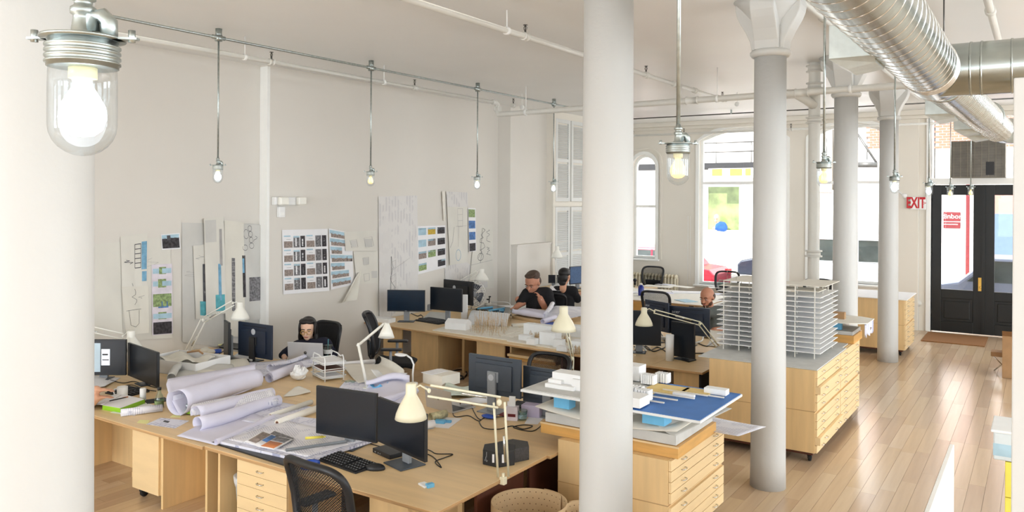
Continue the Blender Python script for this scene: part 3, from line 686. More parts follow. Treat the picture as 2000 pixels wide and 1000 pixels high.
# middle row, slightly turned to the room axis
def my(x): return 10.5 + (x + 10.18) * -.092
desk('pale plywood desk by the left wall with two dark monitors and black keyboard', -10.16, -7.05, 10.2, 12.2,
     [(-9.15, -8.55, 10.62, 10.65, 0, zt), (-9.84, -9.4, 10.66, 10.69, 0, zt), (-8.58, -8.55, 10.65, 11.9, 0, zt), (-8.25, -8.2, 10.9, 12.0, 0, zt), (-8.2, -7.65, 11.7, 11.73, 0, zt, 'dark_wood'), (-7.65, -7.1, 10.5, 10.53, 0, zt)],
     poly=[(-10.16, my(-10.16)), (-7.05, my(-7.05)), (-7.05, 13.35), (-10.16, 13.35)])
desk('pale plywood desk with the white block site model beside the middle column', -7.045, -4.4, 10.0, 12.2,
     [(-7.0, -6.97, 10.5, 11.9, 0, zt), (-5.95, -5.92, 10.3, 11.9, 0, zt, 'dark_wood'), (-5.3, -5.27, 10.3, 11.9, 0, zt), (-6.9, -6.0, 11.4, 11.43, 0, zt)],
     poly=[(-7.045, my(-7.045)), (-4.4, 10.0), (-4.4, 13.35), (-7.045, 13.35)])
desk('pale plywood desk with tangled cables and glassy monitor, left of the tower model cabinet', -4.395, -3.66, 10.0, 13.35,
     [(-4.1, -3.74, 10.12, 10.15, 0, zt), (-3.74, -3.71, 10.1, 12.1, 0, zt, 'black_matte')])
desk('light-topped desk covered with papers near the radiator, seen right of the middle column', -8.9, -5.9, 16.3, 18.6, [(-8.6, -8.57, 16.4, 18.4, 0, zt, 'dark_wood'), (-6.2, -6.17, 16.4, 18.4, 0, zt), (-8.5, -6.3, 16.36, 16.39, .3, zt, 'honey_wood')], mt='foam_warm')
desk('long white worktop under the big street window behind the bald man', -5.85, -3.4, 14.8, 18.4, [(-5.8, -5.77, 14.9, 18.3, 0, zt), (-3.5, -3.47, 14.9, 18.3, 0, zt), (-5.7, -3.6, 14.86, 14.89, .05, zt)], mt='foam_warm')
desk('pale desk with monitors in the far left corner beside the shutters', -9.6, -7.9, 15.5, 16.25, [(-9.55, -9.52, 15.55, 16.2, 0, .9), (-8.0, -7.97, 15.55, 16.2, 0, .9)], z=.95)
# pull-out boards and drawer boxes under the middle row
for k, (x0, x1, lab) in enumerate([(-6.95, -6.1, 'plywood drawer box with open pull-out shelf under the middle desk, left one'), (-5.2, -4.5, 'plywood drawer box with open pull-out shelf under the middle desk, right one')]):
    t = thing('drawer_box', lab, 'cabinet', ((x0 + x1) / 2, 10.9, 0)); w = (x1 - x0) / 2
    obj('body', G().box(-w, -.35, .02, w, .5, .5), 'birch_v', t, bev=.003); obj('shelf', G().box(-w, -.55, .52, w, .45, .56), 'birch', t, bev=.003); obj('drawer', G().box(-w, -.5, .46, w, -.35, .515), 'honey_wood', t, bev=.003)
# ---------------------------------------------------------------- rolling pedestal and drawer pedestal
def caster(parent, x, y, r=.04):
    o = obj('caster', G().cyl(0, 0, -.014, .014, r, 14, T=TR(x, y + .01, r, ry=R90)).cb(x, y, r * 1.75, .045, .06, .03).cb(x - .02, y, r * 1.3, .004, .03, r * 1.2).cb(x + .02, y, r * 1.3, .004, .03, r * 1.2), 'rubber', parent); return o
t = thing('pedestal_cabinet', 'wheeled pale plywood cabinet with a single door under the left desk', 'cabinet', (-7.29, 4.78, 0))
obj('body', G().box(-.2, -.24, .1, .29, .3, .69), 'birch_v', t, bev=.002); obj('door', G().box(-.225, -.262, .1, .215, -.242, .69), 'maple_front', t, bev=.002)
obj('hinge', G().box(-.228, -.264, .2, -.222, -.23, .25).box(-.228, -.264, .55, -.222, -.23, .6), 'birch', t)
for x, y in ((-.15, -.19), (.23, -.19), (-.15, .24), (.23, .24)): caster(t, x, y)
def handle(parent, x, y, z, ax='y', L=.075, m='chrome'):   # bow handle, projecting along -y or +x
    P = [(-L / 2, 0), (-L / 2, .018), (-L / 4, .028), (L / 4, .028), (L / 2, .018), (L / 2, 0)]
    pts = [(x + a, y - b, z) for a, b in P] if ax == 'y' else [(x + b, y + a, z) for a, b in P]
    return obj('handle', G().tube(pts, .0045, 6), m, parent)
t = thing('drawer_pedestal', 'pale drawer pedestal with a column of small steel pulls left of the mesh chair', 'cabinet', (-5.53, 4.6, 0))
obj('body', G().box(-.33, -.1, .06, .33, .5, .7), 'birch_v', t, bev=.002)
for k in range(6):
    z1 = .70 - k * .105; d = obj('drawer', G().box(-.312, -.122, z1 - .102, .328, -.1, z1), 'maple_front', t, bev=.0015); handle(d, 0, -.122, z1 - .05)
caster(t, -.25, 0, .03); caster(t, .25, 0, .03)
t = thing('waste_bin', 'translucent grey plastic waste bin with a liner under the desk', 'bin', (-6.02, 4.78, 0))
obj('bucket', G().lathe([(.001, .01), (.115, .01), (.15, .42), (.158, .43), (.152, .44), (.14, .42), (.108, .03)], 24), 'plastic_tub', t); obj('liner', G().lathe([(.15, .36), (.16, .4), (.165, .445), (.15, .45)], 24), 'bubble', t)
# ---------------------------------------------------------------- flat files
def flatfile(label, x0, x1, y0, y1, zt, n_mod, rows, zb=.12, top='birch', open_=()):
    t = thing('flat_file', label, 'cabinet', ((x0 + x1) / 2, (y0 + y1) / 2, 0), 0, 'plywood flat files on casters'); w = (x1 - x0) / 2; l = (y1 - y0) / 2
    obj('body', G().box(-w, -l, zb, w - .025, l, zt), 'birch_v', t, bev=.002)
    obj('plinth', G().box(-w + .03, -l + .02, zb - .03, w - .05, l - .02, zb), 'dark_wood', t)
    mid = (zb + zt) / 2; obj('gap_strip', G().box(-w - .001, -l - .002, mid - .004, w - .02, l, mid + .004), 'ply_edge', t)
    for m in range(n_mod):
        a = -l + 2 * l * m / n_mod + .012; b = -l + 2 * l * (m + 1) / n_mod - .012
        for r in range(rows):
            h = (zt - zb - .03) / rows; z0 = zb + r * h + (.03 if r >= rows / 2 else 0); ex = .0 + (.035 if (m, r) in open_ else 0)
            d = obj('drawer', G().box(w - .024, a, z0 + .003, w + ex, b, z0 + h - .003), 'maple_front', t, bev=.0015)
            for k in (.2, .8): handle(d, w + ex, a + (b - a) * k, z0 + h * .55, 'x', .08)
    for x in (-w + .08, w - .1):
        for y in (-l + .1, l - .1): caster(t, x, y, .045)
    return t
flatfile('pale plywood flat file in front, under the blue lake site model', -3.56, -2.5, 6.12, 7.44, .86, 1, 8)
flatfile('long double flat file on casters under the white stacked-floor tower model', -3.36, -2.1, 9.42, 11.95, 1.06, 2, 10, open_=((0, 7), (0, 1)))
flatfile('far flat file with white top beside the farthest column', -3.3, -2.15, 16.85, 18.15, 1.08, 1, 10)
one('counter_top', G().box(-3.34, 16.8, 1.085, -2.12, 18.2, 1.1), 'paper', 'white board lying on the far flat file by the farthest column', 'board')
# ---------------------------------------------------------------- office chairs
def wire_grid(w, h, fn, n, m):
    g = G()
    def strip(pts, r): g.tube(pts, r, 3, cap=False)
    for i in range(-m, n):
        pts = []; pts2 = []
        for k in range(m + 1):
            u = (i + k) / n
            if 0 <= u <= 1: pts.append(fn(u, k / m)); pts2.append(fn(1 - u, k / m))
        if len(pts) > 1: strip(pts, .0024); strip(pts2, .0024)
    return g
def chair(label, loc, rotz, group='black mesh office chairs', style='mesh', arms=True, tilt=.12, back_h=.56, seat_z=.47, frame_c='black_plastic'):
    """local: sitter faces +y; the backrest stands at -y"""
    t = thing('office_chair', label, 'chair', loc, rotz, group)
    obj('seat', G().surf(lambda u, v: ((u - .5) * .5 * (1 - .12 * (2 * v - 1) ** 2), (v - .5) * .48, seat_z + .03 - .035 * (2 * u - 1) ** 2 * .6 + (.02 if v < .1 else 0) - .05 * max(0, v - .85) * 4), 12, 12), 'cloth_black', t, solid=.06, sub=1)
    W, H = .235, back_h; z0 = seat_z + .1; yb = -.25
    def bf(u, v):
        x = (u - .5) * 2; wv = W * (1 - .16 * (1 - v) ** 2) ; yy = yb - v * H * tilt * 1.6 - .05 * (1 - x * x) * .9 + .05 * math.sin(v * 3.1) * .8
        return Vector((x * wv, yy, z0 + v * H))
    # frame follows a rounded rectangle
    pts = []; N = 44
    for k in range(N + 1):
        a = 2 * math.pi * k / N; cx = math.cos(a); cy2 = math.sin(a); e = .42
        u = .5 + .5 * math.copysign(abs(cx) ** e, cx); v = .5 + .5 * math.copysign(abs(cy2) ** e, cy2)
        pts.append(bf(u, v))
    obj('back_frame', G().tube(pts, .024, 8, cap=False), frame_c, t)
    if style == 'mesh': obj('back_mesh', wire_grid(W, H, lambda u, v: bf(.02 + .96 * u, .02 + .96 * v), 26, 30), 'black_matte', t)
    else: obj('backrest', G().surf(lambda u, v: bf(.03 + .94 * u, .03 + .94 * v), 10, 10), 'cloth_black', t, solid=.03)
    obj('lumbar_pad', G().surf(lambda u, v: bf(.12 + .76 * u, .1 + .24 * v) - Vector((0, .025, 0)), 8, 4), 'grey_back', t, solid=.015)
    obj('back_post', G().tube([(0, -.12, seat_z - .03), (0, -.26, seat_z - .02), (0, -.33, seat_z + .1), (0, -.34 - .1 * tilt, z0 + .2)], [.022, .026, .024, .018], 8), 'black_plastic', t)
    if arms:
        for s in (-1, 1):
            a = obj('armrest', G().cb(s * .29, -.02, seat_z + .235, .085, .26, .03), 'black_plastic', t, bev=.012)
            obj('arm_post', G().tube([(s * .2, -.03, seat_z - .02), (s * .275, -.03, seat_z + .0), (s * .29, -.03, seat_z + .09), (s * .29, -.03, seat_z + .22)], .018, 8), 'mid_grey', a)
    obj('gas_column', G().cyl(0, 0, .1, .3, .03, 14).cyl(0, 0, .28, seat_z - .02, .018, 12), 'mid_grey', t)
    obj('mechanism', G().cb(0, -.03, seat_z - .03, .2, .26, .05), 'black_plastic', t, bev=.01)
    for k in range(5):
        a = 2 * math.pi * k / 5 + .3; c, s = math.cos(a), math.sin(a)
        l = obj('leg', G().tube([(0, 0, .11), (c * .16, s * .16, .1), (c * .3, s * .3, .075)], [.028, .022, .016], 8), 'black_plastic', t)
        obj('caster', G().lathe([(.001, -.022), (.026, -.022), (.028, -.004), (.022, 0), (.028, .004), (.026, .022), (.001, .022)], 12, T=TR(c * .3, s * .3, .029, rx=R90, rz=a)), 'rubber', l)
    return t
CH1 = chair('near black mesh-back office chair at the front desk keyboard, cut by the bottom edge', (-3.98, 4.02, 0), rad(-4), back_h=.5, tilt=.1); CH1.scale = (1.3, 1.1, 1.16)
c = chair('black office chair with armrests standing between the middle desk and the near desks', (-8.0, 8.95, 0), rad(-56), style='fabric'); c.scale = (1.2, 1.2, 1.12)
c = chair('black chair of which only the arched backrest shows behind the rear-facing monitors', (-5.12, 8.25, 0), rad(180), arms=False, back_h=.46); c.scale = (1.25, 1.1, 1)
c = chair('black chair behind the long-haired worker, its rounded back above her shoulder', (-8.85, 8.12, 0), rad(180), arms=False, style='fabric', back_h=.5); c.scale = (1.2, .8, 1.05)
c = chair('black chair with rounded back behind the person facing the corner screen', (-8.45, 14.5, 0), rad(10), arms=False, style='fabric', back_h=.36); c.scale = (1.15, 1, 1.1)
for x, y, rz, lab, sz in ((-8.6, 19.45, 180, 'far mesh chair before the radiator', .56), (-6.6, 19.5, 180, 'far mesh chair silhouetted against the big street window', .54),
        (-6.5, 15.35, 0, 'mesh-back chair right behind the pair of blue-black monitors', .5), (-4.37, 19.3, 180, 'far dark chair whose top edge shows over the tower model', .5)):
    c = chair(lab, (x, y, 0), rad(rz), arms=False, back_h=.52, tilt=.1, seat_z=sz); c.scale = (1.3, 1, 1)
chair('black chair draped with a black jacket behind the blue site model', (-4.62, 9.3, 0), rad(0), style='fabric', arms=False, back_h=.3)
t = one('jacket', G().surf(lambda u, v: ((u - .5) * .62, -.1 - .06 * v + .012 * math.sin(u * 18), .30 * v - .16 + .012 * math.sin(u * 11)), 24, 8), 'cloth_black', 'crumpled black jacket hanging over a chair back behind the lake model', 'jacket', loc=(-4.45, 8.86, .74), rotz=rad(8), solid=.02)
# ---------------------------------------------------------------- radiator under the arched window
t = thing('radiator', 'old cream cast-iron column radiator under the small arched window', 'radiator', (0, 0, 0))
a = PY(1236, 545, YF - .22); b = PY(1324, 550, YF - .22); n = 15
for k in range(n):
    x = a.x - .1 + (b.x - a.x + .1) * (k + .5) / n
    g = G()
    for dy in (-.07, .07): g.tube([(x, YF - .22 + dy, .12), (x, YF - .22 + dy, .86)], .028, 8)
    g.ell((x, YF - .22, .9), (.032, .105, .06), 10, 6).ell((x, YF - .22, .14), (.032, .105, .05), 10, 6).cyl(x - .0, YF - .29, 0, .12, .02, 6)
    obj('section', g, 'radiator', t)
# ---------------------------------------------------------------- coir mat, right-hand boxes
p = [PZ(1805, 662, 0), PZ(1903, 682, 0), PZ(1928, 661, 0), PZ(1828, 648, 0)]
g = G().box(-2.12, 18.95, .001, -.95, 20.25, .022)
one('door_mat', g, 'coir', 'brown coir mat in front of the black double door', 'mat', bev=.004)
p = PZ(1957, 738, 0); zt2 = EYE - (655 - 391) / FPX * 13.5
t = thing('cardboard_box', 'brown cardboard box on the floor at the right edge near the entrance', 'box', (p.x + .3, p.y + .25, 0))
obj('body', G().box(-.3, -.25, .002, .35, .3, zt2), 'cardboard', t, bev=.004); obj('flap', G().add([(-.3, -.25, zt2), (.35, -.25, zt2), (.35, -.36, zt2 + .1), (-.3, -.36, zt2 + .1)], [(0, 1, 2, 3), (3, 2, 1, 0)]), 'cardboard', t); obj('paper', G().box(-.2, -.2, zt2 - .02, .3, .2, zt2 + .02), 'paper', t)
p = PZ(1947, 706, .3)
t = thing('folding_stool', 'low brown stool with thin legs poking out beside the cardboard box', 'stool', (p.x + .05, p.y + .6, 0))
obj('seat', G().box(-.16, -.14, .3, .16, .14, .38), 'cardboard', t, bev=.01)
for sx in (-1, 1): obj('leg', G().tube([(sx * .12, -.12, .3), (-sx * .12, .12, .01)], .01, 6), 'chrome', t)
# tub and yellow cartons stacked on a shelf at the right edge
dd = 5.4
def at(px, py): return PD(px, py, dd)
p0 = at(1962, 1000); zc = at(1962, 906).z; zm = at(1962, 976).z
for k, (za, zb_, lab) in enumerate([(zm + .004, zc, 'yellow carton with printed lines under the clear tub, upper one'), (zm - .3, zm, 'yellow carton at the bottom right, lower one'), ]):
    t = thing('carton', lab, 'box', (p0.x + .25, p0.y + .25, za)); h = zb_ - za
    obj('body', G().box(-.25, -.2, 0, .2, .2, h), 'yellow', t, bev=.004); obj('print', G().box(-.2, -.2015, h * .2, -.17, -.2, h * .8).box(-.14, -.2015, h * .15, -.12, -.2, h * .7), 'orange', t)
t = thing('crate_stand', 'plain brown box carrying the yellow cartons at the right edge', 'box', (p0.x + .25, p0.y + .25, 0)); obj('body', G().box(-.24, -.19, .002, .19, .19, zm - .304), 'cardboard', t, bev=.004)
z1 = at(1955, 903).z; z2 = at(1958, 843).z
t = thing('storage_tub', 'clear plastic tub of coloured bits with a white lid at the right edge', 'tub', (p0.x + .2, p0.y + .25, zc + .004)); h = z2 - zc - .03
obj('body', G().box(-.27, -.2, 0, .2, .2, h), 'plastic_tub', t, bev=.01); obj('lid', G().box(-.285, -.215, h, .215, .215, h + .02), 'foam_cool', t, bev=.006)
obj('contents', G().box(-.271, -.201, .03, -.1, -.2, h * .6), 'print_sky', t); obj('contents', G().box(-.09, -.201, .02, .1, -.2, h * .4), 'cardboard', t)
# ---------------------------------------------------------------- rolled perforated boards standing on the floor
def pegroll(label, x, y, r, z1, n=60, a0=0, turns=1.12):
    t = thing('pegboard_roll', label, 'roll', (x, y, 0), 0, 'curled perforated boards on the floor'); g = G(); vs = []; fs = []
    N = int(n * turns)
    def R(k): return r + .02 * (k / n)
    for k in range(N + 1):
        a = a0 + 2 * math.pi * k / n
        for z in (.004, z1): vs.append((R(k) * math.cos(a), R(k) * math.sin(a), z))
    for k in range(N): fs.append((2 * k, 2 * k + 2, 2 * k + 3, 2 * k + 1))
    obj('board', g.add(vs, fs, 0, True), 'kraft', t, solid=.006)
    h = G()
    for k in range(0, n, 1):
        for j in range(int(z1 / .05)):
            if (k + j) % 2: continue
            a = a0 + 2 * math.pi * (k + .5) / n; z = z1 - .03 - j * .05; rr_ = R(k) - .0036
            if z < .05: continue
            T = TR((rr_) * math.cos(a), (rr_) * math.sin(a), z, rz=a) @ Matrix.Rotation(R90, 4, 'Y')
            h.add([(.0045 * math.cos(b * 1.0472), .0045 * math.sin(b * 1.0472), 0) for b in range(6)], [(0, 1, 2, 3, 4, 5)], T=T)
    obj('holes', h, 'dark_wood', t, kind='stuff'); return t
c = PZ(1028, 978, .55)
pegroll('wide curled perforated board standing as an open drum beside the front flat file', c.x + .02, c.y, .292, .55, 72, 1.0)
c = PZ(1130, 985, .52); pegroll('smaller curled perforated board drum half hidden by the middle column', c.x + .06, c.y - .04, .14, .52, 40, 2.2)
t = thing('pegboard_sheet', 'curved loose perforated sheet leaning left of the wide drum', 'board', (-3.93, 5.15, 0)); obj('board', G().surf(lambda u, v: (-.1 + .2 * u, -.16 * u * u, .5 * v * (1 - .25 * (1 - u))), 10, 6), 'kraft', t, solid=.006)
# ================================================================ builders for the things on the desks
def lookat(o, a, b): pass
def monitor(label, BL, BR, TL, base, back=False, body='black_plastic', scr='screen', logo=None, group='black flat monitors', z0=TZ, bw=.24, lsz=.05, stand='mid_grey', lpos=(0, .03), base_d=.18, nostand=False, zoff=0):
    B = PZ(base[0], base[1], z0); mid = ((BL[0] + BR[0]) / 2, (BL[1] + BR[1]) / 2)
    t0 = dep(B) + zoff; zb = (EV + ray(*mid) * t0).z
    L = PZ(BL[0], BL[1], zb); R = PZ(BR[0], BR[1], zb); T = EV + ray(*TL) * dep(L); h = T.z - zb; w = (R - L).length
    ang = math.atan2(R.y - L.y, R.x - L.x); cx, cy = (L.x + R.x) / 2, (L.y + R.y) / 2
    t = thing('monitor', label, 'monitor', (B.x, B.y, z0), ang + (math.pi if back else 0), group)
    off = Matrix.Rotation(-(ang + (math.pi if back else 0)), 3, 'Z') @ Vector((cx - B.x, cy - B.y, 0)); ox, oy = off.x, off.y
    if nostand: ox, oy = off.x, off.y
    zl = zb - z0; hw = w / 2
    obj('housing', G().box(ox - hw, oy - .002, zl, ox + hw, oy + .028, zl + h).box(ox - hw * .7, oy + .02, zl + h * .15, ox + hw * .7, oy + .048, zl + h * .8), body, t, bev=.004)
    obj('screen', G().box(ox - hw + .012, oy - .004, zl + .022, ox + hw - .012, oy - .001, zl + h - .012), scr, t)
    if back: obj('vent_slot', G().box(ox - hw * .7, oy + .0275, zl + h * .9, ox + hw * .7, oy + .029, zl + h * .915), 'black_matte', t)
    if not nostand:
        sy = oy + .05
        obj('stand', G().box(ox - .05, sy, .012, ox + .05, sy + .035, zl + h * .6).box(ox - .07, oy + .02, zl + h * .35, ox + .07, sy + .01, zl + h * .62), stand, t, bev=.006)
        obj('base', G().box(ox - bw / 2, sy - base_d * .55, 0, ox + bw / 2, sy + base_d * .5, .012), stand if back else 'grey_back', t, bev=.004)
    if logo:
        yy = (oy + .0495 + (.037 if not nostand and lpos[1] < .02 else 0)) if back else oy - .005
        T2 = TR(ox + lpos[0] * w, yy, zl + h * (.5 + lpos[1]), rx=R90, rz=math.pi if back else 0)
        if logo == 'acer': text('logo', 'acer', lsz, t, T2, 'logo_grey')
        elif logo == 'ring':
            g = G().lathe([(lsz * .85, 0), (lsz, 0), (lsz, .002), (lsz * .85, .002)], 24, T=T2); o = obj('logo', g, 'logo_grey', t); text('lettering', 'DELL', lsz * .52, o, T2, 'logo_grey')
        else: text('logo', logo, lsz, t, T2, 'logo_grey')
    return t
def lamp(label, base, elbow, head, shade, dd=(0, 0), z0=TZ, col='white_enamel', sr=.1, sh=.17, tilt=(0, 0), gap=.03, group='white architect desk lamps', rr_=.006, base_w=None, style='bell', below=0):
    """base, elbow, head in photo points; dd = extra depth of elbow and head; shade hangs from the head joint"""
    B = PZ(base[0], base[1], z0); d0 = dep(B); E = PD(elbow[0], elbow[1], d0 + dd[0]); H = PD(head[0], head[1], d0 + dd[1]); Sx = PD(shade[0], shade[1], d0 + dd[1])
    t = thing('desk_lamp', label, 'lamp', B, 0, group); E, H, Sx = E - B, H - B, Sx - B; up = Vector((0, 0, 1))
    if base_w: obj('base', G().cyl(0, 0, 0, .02, base_w, 24), col, t, bev=.003)
    else: obj('clamp', G().cb(0, 0, -.01 - below, .045, .045, .06 + .0).cyl(0, 0, -.02, .05, .012, 10), col, t, bev=.004)
    def pair(a, b, nm):
        d = (b - a).normalized(); s = d.cross(Vector((-sy_, cy_, 0))); s = (s.normalized() if s.length > .1 else up) * gap / 2
        if gap == 0: obj(nm, G().tube([a, b], rr_ * 1.8, 8), col, t); return
        o = obj(nm, G().tube([a + s, b + s], rr_, 6).tube([a - s, b - s], rr_, 6), col, t)
        m = a + (b - a) * .2; obj('spring', G().tube([m - s * .5, a + (b - a) * .55 - s * .5], rr_ * .9, 6), 'chrome', o)
    pair(Vector((0, 0, .02)), E, 'lower_arm'); pair(E, H, 'upper_arm')
    obj('joint', G().ell(E, (.02, .02, .028), 10, 6).tube([E - Vector((cy_, sy_, 0)) * .02, E + Vector((cy_, sy_, 0)) * .02], .014, 8).ell(H, (.014, .014, .02), 8, 6), col, t)
    obj('knuckle', G().tube([H, (H + Sx) / 2 + up * .012, Sx - up * sh * .2], .008, 6), col, t)
    if style == 'bell': pr = [(.0001, 0), (sr * .3, 0), (sr * .34, -sh * .04), (sr * .34, -sh * .3), (sr * .42, -sh * .38), (sr * .72, -sh * .62), (sr * .93, -sh * .85), (sr, -sh), (sr * .97, -sh), (sr * .68, -sh * .62), (sr * .3, -sh * .38), (.0001, -sh * .36)]
    else: pr = [(.0001, 0), (sr * .3, -.002), (sr * .36, -sh * .15), (sr * .7, -sh * .55), (sr, -sh), (sr * .96, -sh), (sr * .66, -sh * .57), (.0001, -sh * .2)]
    T = Matrix.Translation(Sx) @ Matrix.Rotation(tilt[1], 4, Vector((cy_, sy_, 0))) @ Matrix.Rotation(tilt[0], 4, Vector((-sy_, cy_, 0)))
    o = obj('shade', G().lathe(pr, 28, T=T), col, t); obj('bulb', G().ell((0, 0, -sh * .6), (sr * .35, sr * .35, sh * .22), 10, 7, T=T), 'bulb_off', o)
    return t
def flat(name, label, cat, pts, z, th, m, group=None, rotz=0, lift=0):
    P = [PZ(x, y, z) for x, y in pts]; c = sum(P, Vector()) / len(P)
    return one(name, G().prism([(p.x - c.x, p.y - c.y) for p in P], 0, th), m, label, cat, loc=(c.x, c.y, z + .0005), group=group)
def sheet(name, label, cat, c4, z, m, wave=.004, curl=None, group=None, th=.0012, nu=14, nv=14, seed=1):
    """c4: photo corners (near-left, near-right, far-right, far-left); curl=(edge 'u0','u1','v0','v1', radius, length) rolls that edge up"""
    P = [PZ(x, y, z) for x, y in c4]; c = sum(P, Vector()) / 4; P = [p - c for p in P]
    def base(u, v): return (P[0] * (1 - u) + P[1] * u) * (1 - v) + (P[3] * (1 - u) + P[2] * u) * v
    def fn(u, v):
        up = 0
        uu, vv = u, v
        if curl:
            e, r, L = curl; k = {'u0': 1 - u, 'u1': u, 'v0': 1 - v, 'v1': v}[e]
            full = {'u': ((P[1] - P[0]).length + (P[2] - P[3]).length) / 2, 'v': ((P[3] - P[0]).length + (P[2] - P[1]).length) / 2}[e[0]]
            s = k * (full + L) ; s0 = full - r
            if s > s0:
                a = (s - s0) / r; rad_ = r * (1 - .035 * a); k = (s0 + rad_ * math.sin(a)) / full; up = r - rad_ * math.cos(a)
            else: k = s / full
            if e == 'u0': uu = 1 - k
            elif e == 'u1': uu = k
            elif e == 'v0': vv = 1 - k
            else: vv = k
        p = base(uu, vv); w = wave * (1 + math.sin(u * 5 + seed) * math.cos(v * 4 + seed * 2))
        return (p.x, p.y, up + w + .001)
    return one(name, G().surf(fn, nu if not curl or curl[0][0] == 'v' else 40, nv if not curl or curl[0][0] == 'u' else 40), m, label, cat, loc=(c.x, c.y, z), group=group, solid=th)
def roll(label, A, B, r, m, z=TZ, core=None, group='rolled drawings', name='paper_roll', turns=2.4, r2=None, lift=0, r_in=.55):
    r2 = r2 or r
    a = PZ(A[0], A[1], z + r + lift); b = PZ(B[0], B[1], z + r2 + lift); ax = (b - a); L = ax.length; d = ax.normalized(); n = Vector((0, 0, 1)); n = (n - d * n.dot(d)).normalized(); w = d.cross(n)
    t = thing(name, label, 'roll', (a + b) / 2, 0, group); N = int(turns * 28); vs = []; fs = []
    for k in range(N + 1):
        an = -R90 + 2 * math.pi * k / 28; q = 1 - (1 - r_in) * (1 - k / N)
        for e, rr2 in ((-.5, r), (.5, r2)): vs.append(ax * e + (w * math.cos(an) + n * math.sin(an)) * rr2 * q)
    for k in range(N): fs.append((2 * k, 2 * k + 1, 2 * k + 3, 2 * k + 2))
    obj('sheet', G().add(vs, fs, 0, True), m, t, solid=.0015)
    if core: obj('core', G().tube([ax * -.49, ax * .49], r * r_in * .92, 20), core, t)
    return t
def tubex(name, label, cat, A, B, r, m, z=TZ, hollow=True, group=None, inner='cardboard'):
    a = PZ(A[0], A[1], z + r); b = PZ(B[0], B[1], z + r); t = thing(name, label, cat, (a + b) / 2, 0, group); h = (b - a) / 2; d = h.normalized()
    obj('wrap', G().tube([-h, h], r, 24, cap=False), m, t, solid=.003); obj('core', G().tube([-h * 1.002, h * 1.002], r * .5, 18, cap=False), inner, t, solid=.004)
    obj('end_face', G().tube([-h * .998, h * .998], r * .96, 24), m, t)
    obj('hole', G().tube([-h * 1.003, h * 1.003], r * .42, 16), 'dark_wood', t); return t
def cable(label, pts, r=.004, z=TZ, m='black_plastic', name='cable', loopz=None):
    P = [PZ(p[0], p[1], z + r + (p[2] if len(p) > 2 else 0)) for p in pts]; c = P[0]; Q = []
    for i in range(len(P) - 1):
        a, b, c0, c1 = P[i], P[i + 1], P[max(i - 1, 0)], P[min(i + 2, len(P) - 1)]
        for k in range(8):
            s = k / 8; Q.append(.5 * ((2 * a) + (b - c0) * s + (2 * c0 - 5 * a + 4 * b - c1) * s * s + (3 * a - c0 - 3 * b + c1) * s ** 3) - c)
    Q.append(P[-1] - c)
    return one(name, G().tube(Q, r, 6), m, label, 'cable', loc=c)
def laptop(label, BL, BR, TL, open_fwd, kb=None, back=True, body='silver', logo='o', z=TZ):
    """BL, BR = lower lid corners in the photo; lid rises to TL; deck lies on the far side"""
    L, R = PZ(*BL, z + .012), PZ(*BR, z + .012); w = (R - L).length; ang = math.atan2(R.y - L.y, R.x - L.x); c = (L + R) / 2
    h = (EV + ray(*TL) * (dep(L) - .0)).z - z - .012
    t = thing('laptop', label, 'laptop', (c.x, c.y, z), ang); lean = .12
    T = TR(0, 0, .012, rx=lean)
    obj('lid', G().box(-w / 2, -.004, 0, w / 2, .004, h / math.cos(lean), T=T), body, t, bev=.003)
    obj('screen', G().box(-w / 2 + .01, .004, .012, w / 2 - .01, .0055, h - .01, T=T), 'screen', t)
    obj('deck', G().box(-w / 2, .0, 0, w / 2, open_fwd, .014), body, t, bev=.003)
    k = obj('keyboard', G().box(-w / 2 + .02, .03, .0142, w / 2 - .02, open_fwd * .62, .0155), 'black_plastic', t)
    if logo == 'ring': o = obj('logo', G().lathe([(.016, 0), (.02, 0), (.02, .001), (.016, .001)], 20, T=T @ TR(0, -.0048, h * .55, rx=R90)), 'steel_dark', t); text('lettering', 'DELL', .011, o, T @ TR(0, -.005, h * .55, rx=R90), 'steel_dark')
    else: obj('logo', G().cyl(0, 0, 0, .001, .022, 20, T=T @ TR(0, -.0045, h * .45, rx=R90)), 'steel_dark', t)
    return t
def keyboard(label, c4, z=TZ, rows=6, cols=18, group='black keyboards'):
    P = [PZ(x, y, z) for x, y in c4]; c = sum(P, Vector()) / 4; ux = ((P[1] - P[0]) + (P[2] - P[3])) / 2; ang = math.atan2(ux.y, ux.x); w = ux.length; uy = ((P[3] - P[0]) + (P[2] - P[1])) / 2; h = abs(uy.dot(Vector((-math.sin(ang), math.cos(ang), 0))))
    t = thing('keyboard', label, 'keyboard', (c.x, c.y, z), ang, group)
    obj('case', G().add([(-w / 2, -h / 2, 0), (w / 2, -h / 2, 0), (w / 2, h / 2, 0), (-w / 2, h / 2, 0), (-w / 2, -h / 2, .014), (w / 2, -h / 2, .014), (w / 2, h / 2, .028), (-w / 2, h / 2, .028)], [(0, 3, 2, 1), (4, 5, 6, 7), (0, 1, 5, 4), (1, 2, 6, 5), (2, 3, 7, 6), (3, 0, 4, 7)]), 'black_plastic', t, bev=.003)
    g = G(); lg = G()
    for r in range(rows):
        for k in range(cols):
            if k in (int(cols * .68), ): continue
            x = -w / 2 + .012 + (w - .024) * (k + .5) / cols; y = -h / 2 + .012 + (h - .024) * (r + .5) / rows; z1 = .014 + .014 * ((y + h / 2) / h)
            kw = (w - .024) / cols * .42; kh = (h - .024) / rows * .42; g.box(x - kw, y - kh, z1, x + kw, y + kh, z1 + .008)
            lg.box(x - kw * .4, y - kh * .2, z1 + .008, x + kw * .3, y + kh * .5, z1 + .0083)
    obj('keys', g, 'black_matte', t, kind='stuff'); obj('key_legends', lg, 'logo_grey', t, kind='stuff'); return t
